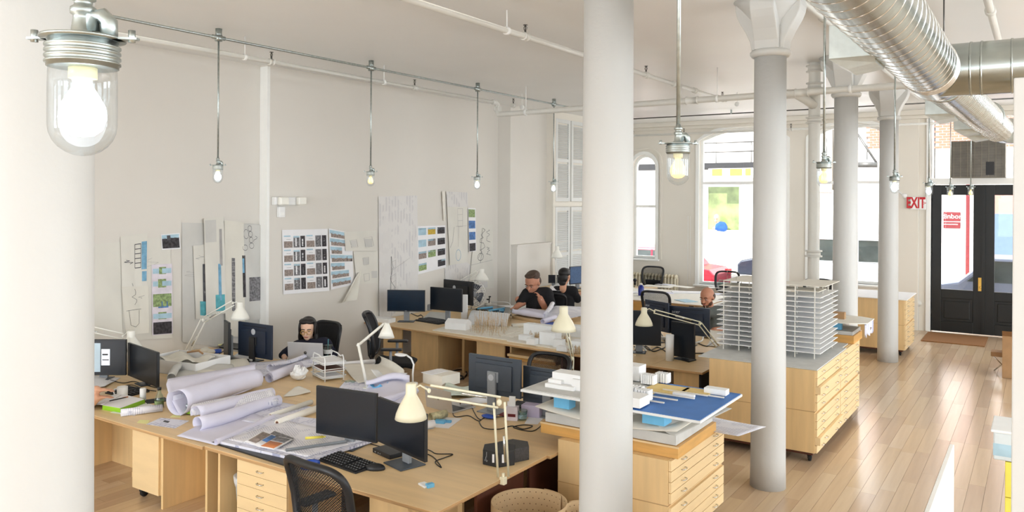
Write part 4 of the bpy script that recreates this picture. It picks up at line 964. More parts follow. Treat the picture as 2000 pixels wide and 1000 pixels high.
def mouse(label, p, ang, z=TZ, s=1.0):
    q = PZ(*p, z); return one('mouse', G().ell((0, 0, .012), (.04 * s, .068 * s, .032 * s), 16, 10).cb(0, 0, .003, .055, .09, .006), 'black_plastic', label, 'mouse', loc=q, rotz=ang)
def box_(name, label, cat, c, sx, sy, sz, m, rotz=0, z=TZ, group=None, bev=.003):
    q = PZ(*c, z); return one(name, G().box(-sx / 2, -sy / 2, 0, sx / 2, sy / 2, sz), m, label, cat, loc=(q.x, q.y, z + .0005), rotz=rad(rotz), group=group, bev=bev)
# ================================================================ front and left desks
monitor('large black monitor, left one of the front pair, screen toward the camera', (617, 846), (735, 866), (621, 753), (686, 874), bw=.27, base_d=.24, scr='screen')
monitor('black monitor, right one of the front pair, turned to the left', (737, 862), (830, 904), (739, 775), (797, 910), bw=.27, base_d=.24, scr='screen')
monitor('black monitor showing pages, half cut by the left column', (150, 733), (246, 733), (152, 663), (215, 742), scr='screen', bw=.2)
monitor('black glossy monitor reflecting papers, angled beside the one at the left edge', (249, 733), (307, 757), (243, 669), (276, 752), bw=.2)
monitor('navy monitor seen from behind with round maker mark, next to the laptop worker', (468, 692), (533, 703), (476, 627), (520, 704), back=True, body='navy_back', logo='ring', lsz=.042, lpos=(.0, .26), bw=.22, nostand=False, stand='black_plastic')
monitor('grey-black monitor seen from behind on a grey stand, left one of two', (918, 762), (1019, 779), (912, 689), (960, 802), back=True, body='grey_back', logo='ring', lsz=.035, lpos=(0.0, -.02), bw=.26, base_d=.22)
monitor('grey-black monitor seen from behind, right one of two, behind the model cabinet', (1024, 782), (1128, 800), (1021, 713), (1080, 812), back=True, body='grey_back', bw=.24)
# lit window contents of the half-hidden screen
mm = [o for o in bpy.data.objects if o.name.startswith('monitor') and not o.parent and 'showing pages' in o['label']][0]
sc = [o for o in mm.children if o.name.startswith('screen')][0]
bb = [Vector(v) for v in sc.bound_box]; x0 = min(v.x for v in bb); x1 = max(v.x for v in bb); z0_ = min(v.z for v in bb); z1_ = max(v.z for v in bb); yb_ = min(v.y for v in bb)
def scr_rect(a, b, c, d, m, k): obj('page', G().box(x0 + (x1 - x0) * a, yb_ - .0008 - k * .0004, z0_ + (z1_ - z0_) * c, x0 + (x1 - x0) * b, yb_, z0_ + (z1_ - z0_) * d), m, mm)
scr_rect(.3, .48, .05, .92, 'screen_lit', 0); scr_rect(.5, .68, .25, .74, 'screen_page', 0); scr_rect(.52, .64, .55, .6, 'ink', 1); scr_rect(.52, .66, .4, .43, 'ink', 1)
keyboard('full-size black keyboard in front of the left front monitor', [(613, 897), (700, 929), (733, 909), (645, 880)])
mouse('black mouse to the right of the front keyboard', (733, 917), rad(-60), s=1.25)
t = box_('mini_computer', 'small black mini computer between the two front monitors', 'computer', (763, 886), .27, .2, .04, 'black_plastic', -14)
obj('port', G().box(-.1, -.1015, .012, -.085, -.0995, .02).box(-.05, -.1015, .012, -.04, -.0995, .02).box(-.02, -.1015, .012, -.01, -.0995, .02), 'logo_grey', t)
cable('looped black cable on the bare plywood right of the front monitors', [(770, 858), (835, 878), (852, 886), (884, 887), (868, 894), (850, 902), (862, 913), (852, 898), (840, 889), (820, 884)], .0045)
cable('thin black cable running from behind the left front monitor', [(712, 862), (735, 870), (770, 878)], .004)
t = box_('eraser', 'white and pale blue scraps on the empty corner of the front desk', 'scraps', (829, 949), .1, .06, .015, 'foam', -20); obj('scrap', G().box(.03, -.01, .0, .07, .05, .03), 'blue_foam', t, bev=.002)
# black board, print stack, magazine, ruler, highlighter
flat('cutting_board', 'thin black drawing board poking out under the print stack at the desk edge', 'board', [(413, 866), (563, 913), (685, 862), (640, 850), (540, 838)], TZ, .012, 'black_plastic')
flat('print_stack', 'thick stack of white plan prints beside the front keyboard', 'papers', [(425, 866), (545, 893), (600, 905), (735, 862), (620, 822), (530, 812)], TZ + .013, .022, 'plan_paper', group=None)
sheet('drawing', 'top plan print with faint lines on the stack by the left front monitor', 'drawing', [(440, 858), (600, 893), (720, 858), (560, 822)], TZ + .037, 'plan_paper2', .001)
t = thing('magazine', 'open magazine with grey, blue and orange photos on the print stack', 'magazine', PZ(525, 865, TZ + .045)); 
P4 = [PZ(x, y, TZ + .045) - t.location for x, y in ((478, 866), (535, 882), (572, 862), (512, 846))]
def bil(P, u, v): return (P[0] * (1 - u) + P[1] * u) * (1 - v) + (P[3] * (1 - u) + P[2] * u) * v
obj('pages', G().surf(lambda u, v: bil(P4, u, v) + Vector((0, 0, .004 + .02 * abs(u - .5) ** .7)), 16, 4), 'paper', t, solid=.006)
for (a, b, c, d, m) in ((.05, .32, .1, .95, 'print_stone'), (.34, .5, .4, .95, 'print_blue'), (.52, .95, .05, .55, 'orange'), (.52, .95, .6, .95, 'print_grey')):
    obj('photo', G().surf(lambda u, v: bil(P4, a + (b - a) * u, c + (d - c) * v) + Vector((0, 0, .0085 + .02 * abs(a + (b - a) * u - .5) ** .7)), 8, 2), m, t, solid=.0005)
t = one('ruler', G().box(-.27, -.03, 0, .27, .03, .003).box(-.27, -.004, .003, .27, .004, .02), 'mid_grey', 'grey scale ruler lying diagonally on the prints', 'ruler', loc=PZ(618, 872, TZ + .042), rotz=rad(62))
t = one('highlighter', G().tube([(-.08, 0, .012), (.08, 0, .012)], .012, 10).tube([(.08, 0, .012), (.1, 0, .012)], .007, 8), 'yellow', 'yellow highlighter pens lying on the grey ruler', 'pen', loc=PZ(614, 857, TZ + .064), rotz=rad(50))
flat('photo_print', 'dark curled photo strip on the prints above the magazine', 'print', [(524, 850), (568, 862), (574, 856), (536, 842)], TZ + .052, .002, 'print_grey')
# big tubes
tubex('paper_tube', 'long cream paper roll on a brown core, left of the front monitor', 'roll', (541, 826), (640, 790), .032, 'paper_warm', z=TZ + .01)
tubex('paper_tube', 'thin pale roll lying behind the cream paper roll', 'roll', (528, 812), (608, 785), .025, 'trace', z=TZ + .003)
sheet('drawing', 'plan sheet spread flat between the curled pile and the cream roll', 'drawing', [(470, 822), (560, 838), (610, 795), (535, 785)], TZ + .006, 'plan_paper', .003)
# curled pile
sheet('drawing', 'large plan sheet in front of the pile, its long edge rolled into a lip', 'drawing', [(345, 852), (425, 872), (538, 822), (462, 797)], TZ + .004, 'paper_lav', .004, curl=('u1', .03, .17), seed=2)
def bundle(label, A, B, r, a0, a1, m, rb=None, z=TZ, lift=0, amp=.1, group='curled plan bundles'):
    rb = rb or r; a = PZ(A[0], A[1], z + r + lift); b = PZ(B[0], B[1], z + rb + lift); ax = b - a; d = ax.normalized(); n = Vector((0, 0, 1)); n = (n - d * n.dot(d)).normalized(); w = d.cross(n); c = (a + b) / 2
    def fn(u, v):
        an = rad(a0 + (a1 - a0) * u); R = (r * (1 - v) + rb * v) * (1 + amp * math.sin(u * 7 + v * 3)) * (1 - .25 * u)
        return ax * (v - .5) + (w * math.cos(an) + n * math.sin(an)) * R + w * (.03 * math.sin(v * 6))
    t = thing('drawing_bundle', label, 'drawings', c, 0, group); obj('outer_sheet', G().surf(fn, 44, 14), m, t, solid=.002)
    obj('inner_sheet', G().surf(lambda u, v: fn(u * .9 + .05, v * .96 + .03) * .93, 44, 10), 'plan_paper', t, solid=.002); return t
bundle('tall bundle of curled plans, biggest of the pile at the left', (348, 784), (500, 738), .15, -210, 130, 'paper_lav', .125, amp=.06)
bundle('middle roll of curled plans just in front of the tallest one', (380, 806), (532, 768), .085, -100, 215, 'paper_lav', .065, lift=.02)
bundle('front roll of curled plans with a creased corner, nearest in the pile', (384, 826), (546, 782), .075, -110, 225, 'paper_lav', .06)
def drape(label, P, m, bow=.02, seed=0):   # P: (x, y, z) ridge-left, ridge-right, foot-right, foot-left
    Q = [PZ(x, y, TZ + z) for x, y, z in P]; c = sum(Q, Vector()) / 4; c.z = TZ; Q = [q - c for q in Q]
    def fn(u, v):
        p = bil([Q[3], Q[2], Q[1], Q[0]], u, v); nn = Vector((-sy_ * -1, -cy_, .4)).normalized(); b = bow * math.sin(math.pi * v) * (1 + .5 * math.sin(u * 5 + seed)) + .006 * math.sin(u * 23 + v * 4)
        if v > .85: p = p + Vector((-.1, .1, -.02)) * (v - .85) / .15
        return p + nn * b
    return one('drawing', G().surf(fn, 24, 14), m, label, 'drawing', loc=c, solid=.0015)
drape('broad plan sheet draped over the tallest bundle, its far corner sticking up', [(322, 742, .26), (497, 712, .26), (512, 752, .02), (352, 812, .01)], 'paper_lav', .06)
drape('narrow white plan sheet lapping over the middle rolls', [(372, 792, .16), (530, 760, .15), (545, 782, .08), (380, 812, .06)], 'plan_paper2', .02, 2)
sheet('drawing', 'grey tracing sheet curling behind the tall plan bundle', 'drawing', [(325, 752), (470, 742), (455, 718), (345, 722)], TZ + .05, 'trace_grey', .03, curl=('u0', .05, .2), seed=4)
sheet('drawing', 'pale translucent sheet sagging behind the pile toward the wall', 'drawing', [(335, 740), (500, 730), (480, 708), (350, 712)], TZ + .02, 'trace', .03, seed=6)
# open foam box with junk at the wall
q = PZ(365, 722, TZ)
t = thing('foam_tray', 'open white foam-board box behind the monitors by the left wall', 'box', (q.x, q.y, TZ), rad(10))
g = G().box(-.45, -.3, 0, .45, .3, .012)
for a in ((-.45, -.3, .45, -.29), (-.45, .29, .45, .3), (-.45, -.29, -.44, .29), (.44, -.29, .45, .29)): g.box(a[0], a[1], 0, a[2], a[3], .17)
obj('walls', g, 'foam', t, bev=.002); obj('tissue', G().surf(lambda u, v: (-.4 + .7 * u, -.2 + .4 * v, .14 + .05 * math.sin(u * 9) * math.cos(v * 7)), 18, 12), 'trace', t, solid=.004)
obj('twigs', G().tube([(-.1, .1, .2), (.05, .15, .22), (.15, .12, .2)], .012, 6), 'cardboard', t)
# left edge: arms' keyboard, mug, cylinder, bottle, jar, book, papers, notes
keyboard('dark keyboard behind the white mug at the left edge', [(222, 772), (262, 781), (275, 762), (236, 755)])
one('trackpad', G().box(-.09, -.11, 0, .09, .11, .008), 'black_plastic', 'black pen tablet behind the glass bottle', 'tablet', loc=PZ(305, 783, TZ), rotz=rad(-20), bev=.003)
q = PZ(239, 777, TZ)
t = thing('mug', 'white mug next to the green-edged book at the left', 'mug', q); obj('cup', G().lathe([(.001, 0), (.05, 0), (.055, .01), (.056, .125), (.052, .125), (.05, .012), (.001, .01)], 24), 'white_gloss', t)
obj('handle', G().tube([(-.05, -.03, .1), (-.08, -.045, .095), (-.09, -.05, .065), (-.078, -.045, .035), (-.05, -.03, .03)], .008, 8), 'white_gloss', t)
q = PZ(279, 783, TZ); one('model_cylinder', G().lathe([(.03, 0), (.033, .002), (.033, .135), (.028, .14), (.018, .136), (.001, .136)], 20), 'white_plastic', 'upright white roll between the mug and the glass bottle', 'roll', loc=q)
q = PZ(311, 795, TZ)
t = thing('bottle', 'clear glass bottle with dark cap and leftover tea on the left desk', 'bottle', q)
obj('body', G().lathe([(.001, 0), (.042, 0), (.046, .01), (.046, .09), (.036, .12), (.018, .16), (.018, .185)], 20), 'cup_glass', t); obj('cap', G().cyl(0, 0, .183, .21, .021, 14), 'black_plastic', t); obj('liquid', G().lathe([(.001, .004), (.042, .006), (.043, .06), (.001, .06)], 18), 'print_stone', t)
obj('label', G().lathe([(.0465, .025), (.0468, .07)], 20), 'print_green', t)
q = PZ(373, 808, TZ)
t = thing('jar', 'small jar with lime green label in front of the paper pile', 'jar', q); obj('glass', G().lathe([(.001, 0), (.045, 0), (.048, .01), (.048, .085), (.04, .09)], 20), 'cup_glass', t)
obj('label', G().lathe([(.0485, .01), (.049, .045)], 20), 'green_lime', t); obj('lid', G().cyl(0, 0, .085, .1, .05, 20), 'plastic_tub', t)
q = PZ(240, 796, TZ)
t = thing('book', 'open notebook with bright green page edges and a pen on it', 'book', q); P4 = [PZ(x, y, TZ) - q for x, y in ((200, 800), (235, 806), (283, 788), (240, 778))]
g = G(); n4 = [(p.x, p.y) for p in P4]; g.prism(n4, .0, .045); obj('pages', g, 'green_lime', t); obj('page_top', G().prism([(x * .985, y * .985) for x, y in n4], .0452, .047), 'paper', t)
obj('cover', G().prism([(x * 1.03, y * 1.03) for x, y in n4], -.0, .003), 'green_lime', t); obj('left_page', G().surf(lambda u, v: P4[0] * (1 - v) + P4[3] * v + Vector((-.2 * u, -.03 * u, .045 * (1 - u * u) + .004)), 8, 4), 'paper', t, solid=.003)
obj('pen', G().tube([PZ(214, 783, TZ + .052) - q, PZ(246, 776, TZ + .052) - q], .006, 8), 'black_plastic', t); obj('pen_tip', G().tube([PZ(240, 777, TZ + .053) - q, PZ(250, 775, TZ + .053) - q], .0063, 8), 'orange', t)
flat('paper_sheets', 'loose sheets tucked under the green-edged book', 'papers', [(215, 806), (262, 812), (302, 792), (275, 784)], TZ, .002, 'paper')
roll('white rolled drawing with pencil marks lying at the left desk edge', (236, 806), (317, 796), .04, 'plan_paper2', turns=2.2)
flat('drawing_sheet', 'sketch sheet with blue-grey lines near the curled lip', 'drawing', [(285, 829), (342, 837), (370, 822), (314, 816)], TZ, .001, 'plan_paper')
flat('sketch_mark', 'small dark ink sketch on the loose sheet', 'sketch', [(318, 824), (328, 826), (332, 823), (322, 821)], TZ + .002, .0006, 'ink')
flat('sticky_note', 'pale yellow sticky note nearest the left desk edge', 'note', [(267, 826), (288, 828), (293, 821), (273, 820)], TZ, .001, 'yellow_note', group='yellow sticky notes')
flat('sticky_note', 'pale yellow sticky note beside the green-label jar', 'note', [(332, 815), (352, 816), (354, 811), (338, 810)], TZ, .001, 'yellow_note', group='yellow sticky notes')
sheet('paper_sheets', 'white crumpled sheets under the half-hidden monitor', 'papers', [(150, 762), (205, 758), (236, 738), (170, 736)], TZ, 'paper', .01, seed=3)
cable('tangle of dark cables behind the left keyboard, upper strand', [(215, 742), (240, 748), (262, 745), (285, 752), (310, 758)], .005)
cable('tangle of dark cables behind the left keyboard, lower strand', [(232, 756), (258, 752), (280, 760), (305, 764)], .005)
# laptop worker's table
laptop('silver laptop of the long-haired worker, lid toward the camera', (563, 703), (632, 706), (563, 667), .3)
q = PZ(640, 697, TZ)
t = thing('iced_drink_cup', 'clear iced drink cup with green straw beside the silver laptop', 'cup', q)
obj('cup', G().lathe([(.001, 0), (.045, 0), (.065, .16), (.062, .16), (.042, .006)], 22), 'cup_glass', t); obj('lid', G().lathe([(.07, .158), (.072, .17), (.066, .176), (.001, .178)], 22), 'cup_glass', t); obj('straw', G().tube([(0, 0, .02), (.01, 0, .25)], .006, 8), 'teal', t)
obj('emblem', G().lathe([(.0535, .05), (.0595, .11)], 22), 'foam_cool', t)
monitor('slim black screen seen almost edge-on beside the navy monitor', (437, 694), (446, 701), (445, 625), (444, 700), bw=.2, nostand=False)
flat('notebook', 'closed dark tablet lying by the wall behind the slim screen', 'tablet', [(428, 680), (470, 684), (474, 674), (440, 670)], TZ, .018, 'black_plastic')
flat('note_pad', 'yellow pad half under the dark tablet by the wall', 'note', [(420, 674), (436, 676), (440, 671), (426, 669)], TZ, .012, 'yellow_note')
one('tape_roll', G().lathe([(.03, 0), (.062, 0), (.062, .045), (.03, .045), (.03, 0)], 24), 'blue', 'blue tape roll on the desk by the left wall', 'tape', loc=PZ(424, 689, TZ))
one('crumpled_tissue', G().ell((0, 0, .04), (.1, .06, .045), 12, 7).ell((.09, .02, .03), (.07, .06, .035), 10, 6), 'trace', 'small heap of crumpled tissue left of the blue tape', 'tissue', loc=PZ(402, 690, TZ))
q = PZ(460, 708, TZ)
t = thing('adapter', 'black power adapter with thick lead before the navy monitor', 'adapter', q, rad(10)); obj('brick', G().cb(0, 0, .03, .22, .1, .05), 'black_plastic', t, bev=.01); obj('plug', G().cb(.16, .03, .03, .06, .06, .05), 'black_plastic', t, bev=.01)
cable('black lead curving from the adapter up behind the desk lamp', [(449, 708), (430, 705), (424, 696), (436, 686), (446, 680)], .006)
cable('black lead drooping left of the adapter toward the tray', [(440, 711), (418, 713), (408, 717), (425, 722)], .006)
flat('paper_sheets', 'white sheets under the adapter and navy monitor', 'papers', [(455, 700), (492, 708), (503, 694), (470, 690)], TZ, .03, 'paper')
sheet('drawing', 'scribbled tracing sheets between the tray and the navy monitor', 'drawing', [(425, 730), (520, 738), (560, 705), (480, 712)], TZ + .002, 'plan_paper', .02, seed=8)
sheet('drawing', 'long plan sheet flowing past the laptop toward the letter trays', 'drawing', [(520, 728), (590, 726), (650, 700), (590, 706)], TZ + .01, 'plan_paper', .02, curl=('u0', .04, .15), seed=5)
roll('thick lavender-white roll of plans left of the crumpled ball', (525, 738), (585, 715), .062, 'paper_lav', turns=2.6)
g = G(); rr2 = random.Random(5)
m_ = G().surf(lambda u, v: (0, 0, 0), 1, 1)
def crumple(n, m, R, seed):
    rg = random.Random(seed); H = {}
    def fn(u, v):
        k = (round(u * n) % n, round(v * m)); 
        if k not in H: H[k] = R * (1 + rg.uniform(-.22, .16))
        a = 2 * math.pi * u; b = math.pi * v; r = H[k]; return (r * 1.15 * math.sin(b) * math.cos(a), r * math.sin(b) * math.sin(a), r * .82 * (1 - math.cos(b)) - R * .0)
    return G().surf(fn, n, m)
gg = crumple(16, 9, .1, 4); gg.sm = [False] * len(gg.f)
one('crumpled_paper', gg, 'foam', 'big crumpled ball of white paper left of the letter trays', 'paper', loc=PZ(583, 742, TZ) + Vector((0, 0, .002)))
# wire letter trays
q = PZ(641, 738, TZ)
t = thing('letter_tray', 'white wire three-tier letter tray with papers and a pink note', 'tray', q, rad(-22))
for k in range(3):
    z = .03 + k * .085; g = G().box(-.19, -.14, z, .19, .14, z + .006)
    g.tube([(-.2, -.15, z + .03), (.2, -.15, z + .03), (.2, .15, z + .03), (-.2, .15, z + .03), (-.2, -.15, z + .03)], .006, 6)
    for i in range(9): x = -.19 + .38 * i / 8; g.tube([(x, -.15, z + .03), (x, -.14, z), (x, .14, z), (x, .15, z + .03)], .0025, 4)
    tr = obj('tray', g, 'white_plastic', t)
    obj('papers', G().box(-.16, -.12, z + .007, .17, .13, z + .02 + .006 * k), 'paper' if k != 1 else 'dark_wood', tr)
for y in (-.12, .12):
    obj('wire_leg', G().tube([(-.2, y, 0), (-.2, y, .26), (-.17, y, .3), (.0, y, .3), (.1, y, .28), (.17, y, .3), (.2, y, .27), (.2, y, 0)], .008, 6), 'white_plastic', t)
obj('pink_note', G().box(-.02, -.1, .218, .1, -.02, .224), 'pink', t)
sheet('paper_sheet', 'single folded white sheet on bare plywood behind the front monitor', 'paper', [(553, 777), (607, 769), (598, 759), (575, 758)], TZ, 'paper_warm', .012, seed=9)
# wooden joint line on the rear desk
# things between the letter trays and the open laptop
roll('roll of white paper at the far edge behind the letter trays', (665, 712), (732, 706), .036, 'paper', turns=2.0)
sheet('drawing', 'big white sheet drooping over the far desk edge by the led lamp', 'drawing', [(700, 752), (790, 738), (745, 712), (668, 716)], TZ + .01, 'paper_warm', .02, curl=('u1', .06, .12), seed=7)
sheet('drawing', 'plan print fanned under the led lamp foot', 'drawing', [(655, 768), (740, 775), (742, 748), (672, 748)], TZ + .003, 'plan_paper', .01, seed=3)
sheet('drawing', 'curled plan heap behind the right front monitor', 'drawing', [(700, 792), (800, 790), (800, 752), (716, 758)], TZ + .012, 'paper_lav', .04, curl=('v1', .05, .2), seed=11)
roll('plan roll sloping behind the right front monitor', (730, 790), (812, 762), .045, 'paper_lav', turns=2.3)
one('teal_tape', G().box(-.08, -.03, 0, .08, .03, .03), 'teal', 'teal packet beside the led lamp foot', 'packet', loc=PZ(728, 755, TZ), rotz=rad(-15), bev=.004)
one('plastic_wrap', G().surf(lambda u, v: (-.1 + .2 * u, -.06 + .12 * v, .02 + .02 * math.sin(u * 8) * math.cos(v * 5)), 10, 8), 'cup_glass', 'crinkled clear wrap in front of the letter trays', 'wrap', loc=PZ(685, 749, TZ), solid=.002)
one('shell_model', G().surf(lambda u, v: ((u - .5) * .42, (v - .5) * .16, .02 + .13 * (2 * u - 1) ** 2 * (1 - .3 * v)), 18, 6), 'foam_cool', 'curved pale green shell-shaped paper model beside the led lamp', 'model', loc=PZ(760, 746, TZ), rotz=rad(10), solid=.004)
one('blue_bowl', G().surf(lambda u, v: ((u - .5) * .2, (v - .5) * .14, .01 + .05 * (2 * u - 1) ** 2 + .04 * (2 * v - 1) ** 2), 12, 8), 'blue_foam', 'small blue and white folded paper dish by the led lamp foot', 'dish', loc=PZ(738, 762, TZ), solid=.003)
q = PZ(862, 748, TZ)
t = thing('carton', 'white carton with loose flaps behind the open grey laptop', 'box', q, rad(-8)); obj('body', G().box(-.17, -.15, 0, .17, .15, .13), 'foam_warm', t, bev=.003); obj('flap', G().box(-.17, -.18, .128, .02, .1, .134), 'paper', t)
laptop('open grey laptop angled on the rear desk, lid with round mark', (833, 792), (884, 806), (823, 752), .34, logo='ring')
sheet('map_sheet', 'crumpled green-white map behind the grey laptop', 'map', [(860, 778), (950, 782), (935, 760), (872, 752)], TZ, 'map_green', .03, seed=12)
tubex('paper_tube', 'white tube with dark hole lying in front of the map', 'roll', (899, 786), (950, 780), .035, 'paper', z=TZ + .02)
roll('colourful map roll below the grey laptop', (841, 815), (871, 808), .045, 'map_col', turns=2.0)
roll('white roll end showing beside the right front monitor', (815, 833), (848, 828), .045, 'paper', turns=2.0)
flat('paper_sheet', 'plain white sheet beside the colourful map roll', 'paper', [(838, 834), (876, 837), (903, 817), (862, 815)], TZ, .0012, 'paper')
one('scraps', G().box(-.05, -.03, 0, .05, .03, .03).box(.04, .02, 0, .1, .06, .02), 'blue_foam', 'pale blue scraps on the white sheet near the map roll', 'scraps', loc=PZ(860, 826, TZ + .002), rotz=rad(20))
cable('black cable swirl right of the grey laptop, long strand', [(884, 806), (890, 814), (915, 812), (935, 822), (950, 815), (1000, 812), (1060, 796)], .005)
cable('black cable dropping from the tall stand to the desk', [(925, 783, .02), (922, 795), (932, 815), (940, 820)], .005)
cable('black cable loop toward the model cabinet', [(935, 822), (945, 836), (975, 838), (1000, 832), (1022, 838), (1040, 832), (1020, 830), (1003, 835), (1040, 842), (1062, 826)], .005)
cable('thin pink cable on the grey laptop keyboard', [(900, 800), (918, 798), (925, 785)], .003, m='pink')
one('blue_pouch', G().ell((0, 0, .02), (.09, .05, .02), 12, 6), 'blue', 'small blue pouch at the foot of the rear-facing monitor', 'pouch', loc=PZ(955, 817, TZ))
keyboard('dark keyboard behind the card holder', [(998, 800), (1038, 806), (1036, 790), (1000, 786)], cols=12)
q = PZ(1001, 820, TZ)
t = thing('card_holder', 'white printed card holder with standing cards left of the model cabinet', 'holder', q, rad(20)); obj('box', G().box(-.06, -.04, 0, .06, .04, .14), 'print_pink', t, bev=.002); obj('card', G().box(-.035, -.01, .1, .03, .005, .24), 'foam_cool', t); obj('card', G().box(-.06, .015, .1, .02, .025, .18), 'paper', t); obj('print', G().box(-.04, -.0415, .04, .04, -.04, .07), 'red_dark', t)
q = PZ(1020, 820, TZ)
t = thing('glass_tumbler', 'small glass tumbler with blue band next to the card holder', 'glass', q); obj('glass', G().lathe([(.001, 0), (.045, 0), (.055, .1), (.052, .1), (.042, .006)], 18), 'cup_glass', t); obj('band', G().lathe([(.047, .02), (.051, .06)], 18), 'print_sky', t)
box_('box', 'lilac cardboard box against the model cabinet', 'box', (1040, 812), .2, .14, .12, 'purple_box', 12)
flat('paper_sheet', 'white sheet sticking out beside the glass tumbler', 'paper', [(1024, 828), (1050, 829), (1066, 812), (1034, 812)], TZ, .002, 'paper')
flat('red_folder', 'red folder edge near the tall monitor stand', 'folder', [(975, 812), (990, 814), (1000, 800), (985, 798)], TZ, .01, 'red_dark')
# black stone samples
def hexblock(label, c, r, h, rot, elong=1.0, m='granite', stick=False):
    q = PZ(*c, TZ); t = thing('stone_block', label, 'stone', q, rad(rot)); pl = [(r * elong * math.cos(rad(60 * k + 30)), r * math.sin(rad(60 * k + 30))) for k in range(6)]
    obj('block', G().prism(pl, .0005, h), m, t, bev=.003)
    if stick:
        T = TR(0, 0, 0, rz=rad(-60)); ap = r * .866
        for (tx, a, w_, z_, hh) in ((0, 270, .1, .072, .07), (0, 210, .07, .09, .045)):
            dn = Vector((math.cos(rad(a)), math.sin(rad(a)), 0)); obj('sticker', G().box(-w_ / 2, -.001, -hh / 2, w_ / 2, .0, hh / 2, T=Matrix.Translation(dn * (ap + .0012) * 1.0) @ TR(0, 0, z_, rz=rad(a - 270))), 'paper', t, bev=0)
    return t
b1 = hexblock('black hexagonal block with white stickers and script, front one of the stuck pair', (975, 902), .155, .125, 33.6 - 3, 1.0, 'black_plastic', True)
ap = .155 * .866
obj('scribble', G().tube([TR(-ap * .87, -.155 * .55, .045, rz=rad(-60)) @ Vector((-.05 + .012 * k, -.0015, .012 * math.sin(k * 2.3) + (.02 if k == 6 else 0))) for k in range(10)], .0016, 4), 'logo_grey', b1)
hexblock('dark speckled granite hexagonal block, rear one of the pair', (1003, 893), .15, .115, 33.6 + 3, 1.0)
# lamps on the front group
lamp('large cream architect lamp whose shade hangs over the right front monitor', (983, 936), (975, 786), (838, 763), (803, 748), dd=(-.15, -.35), col='cream_enamel', sr=.122, sh=.27, gap=.085, rr_=.0095, z0=TZ)
lamp('white folding led lamp with square post in front of the black armchair', (717, 760), (700, 674), (748, 634), (756, 631), dd=(0, 0), sr=.095, sh=.17, gap=0, rr_=.009, base_w=.05, style='cone', tilt=(0, rad(-18)), group=None)
lamp('white architect lamp reaching up against the pinned tracings at the left', (366, 690), (397, 625), (455, 592), (469, 590), sr=.13, sh=.24, gap=.07, rr_=.009, dd=(0, -.2), style='bell')
lamp('white architect lamp behind the left monitors, shade just above them', (140, 728), (130, 632), (240, 657), (256, 646), sr=.14, sh=.24, gap=.07, rr_=.009, dd=(0, 0), style='bell')
q = PZ(808, 752, TZ)
t = thing('gooseneck_lamp', 'small white gooseneck lamp with flat oval head before the black armchair', 'lamp', q); d_ = dep(q)
pts = [PD(x, y, d_) - q for x, y in ((806, 752), (806, 730), (808, 712), (803, 700), (793, 693), (784, 692))]
obj('neck', G().tube(pts, .011, 8), 'white_plastic', t); obj('head', G().ell(PD(782, 693, d_) - q, (.085, .05, .02), 16, 8), 'white_plastic', t); obj('base', G().cyl(0, 0, 0, .03, .05, 16), 'white_plastic', t, bev=.004)
lamp('large cream architect lamp seen from its back, in front of the site model', (1117, 735), (1118, 700), (1101, 612), (1101, 598), dd=(0, -.1), col='cream_enamel', sr=.16, sh=.31, gap=.03, rr_=.009, group='cream architect lamps', z0=TZ)

one('tape_roll', G().lathe([(.05, 0), (.08, 0), (.08, .04), (.05, .04), (.05, 0)], 24), 'blue', 'blue tape roll on the front desk, seen through the mesh of the near chair', 'tape', loc=PZ(606, 912, TZ))
one('marker', G().tube([(-.05, 0, .01), (.05, 0, .01)], .009, 8), 'red', 'red marker beside the blue tape behind the near chair back', 'pen', loc=PZ(586, 909, TZ), rotz=.6)
for k, (pts, lab) in enumerate((([(868, 738), (885, 732), (905, 736), (890, 744), (872, 742), (880, 735)], 'tangle of dark cable on the floor under the middle desk, left loop'), ([(880, 726), (900, 722), (912, 728), (905, 740)], 'tangle of dark cable on the floor under the middle desk, right loop'))): cable(lab, pts, .012, z=.0)
cable('black cable hanging at the corner of the front desk above the perforated drum', [(940, 962), (946, 975), (938, 990), (948, 1000)], .005, z=.35)
q = PY(1343, 560, YF - .05); one('blind_cord', G().tube([(0, 0, 0), (0, 0, 1.9)], .006, 6).tube([(.07, 0, .02), (.07, 0, 1.9)], .004, 6), 'white_plastic', 'thin white blind cord hanging on the street wall between the two left windows', 'cord', loc=(q.x, q.y, q.z))
# ================================================================ the model stack on the front flat file
Z1 = .862
def slab(name, label, cat, pts, z, th, m, group=None): return flat(name, label, cat, pts, z, th, m, group)
t = thing('wooden_tray', 'honey-coloured wooden tray frame on the front flat file', 'tray', (-3.13, 6.66, Z1)); obj('tray', G().box(-.66, -.46, 0, .66, .46, .095), 'honey_wood', t, bev=.002)
obj('lip', G().box(-.665, -.465, .085, .665, -.455, .1), 'birch', t)
Z2 = .96
one('foam_slab', G().box(-.63, -.44, 0, .63, .44, .085), 'foam_grey', 'thick grey foam base in the wooden tray under the model boards', 'board', loc=(-3.13, 6.67, Z2), bev=.003)
Z3 = 1.046
one('model_board', G().surf(lambda u, v: ((u - .5) * 1.36, (v - .5) * .9, .05 * (2 * u - 1) ** 2), 16, 4), 'foam_warm', 'bowed white board with sketches, lowest board of the model stack', 'board', loc=(-3.15, 6.62, Z3 + .004), solid=.008)
one('tracing_sheet', G().surf(lambda u, v: ((u - .5) * .5 + .05 * v, (v - .5) * .9, .06 * math.sin(u * 5) * (1 - v) + .03), 16, 6), 'trace_grey', 'grey translucent sheet curling out of the model stack on the right', 'sheet', loc=(-2.68, 6.7, Z3 + .03), rotz=rad(-8), solid=.002)
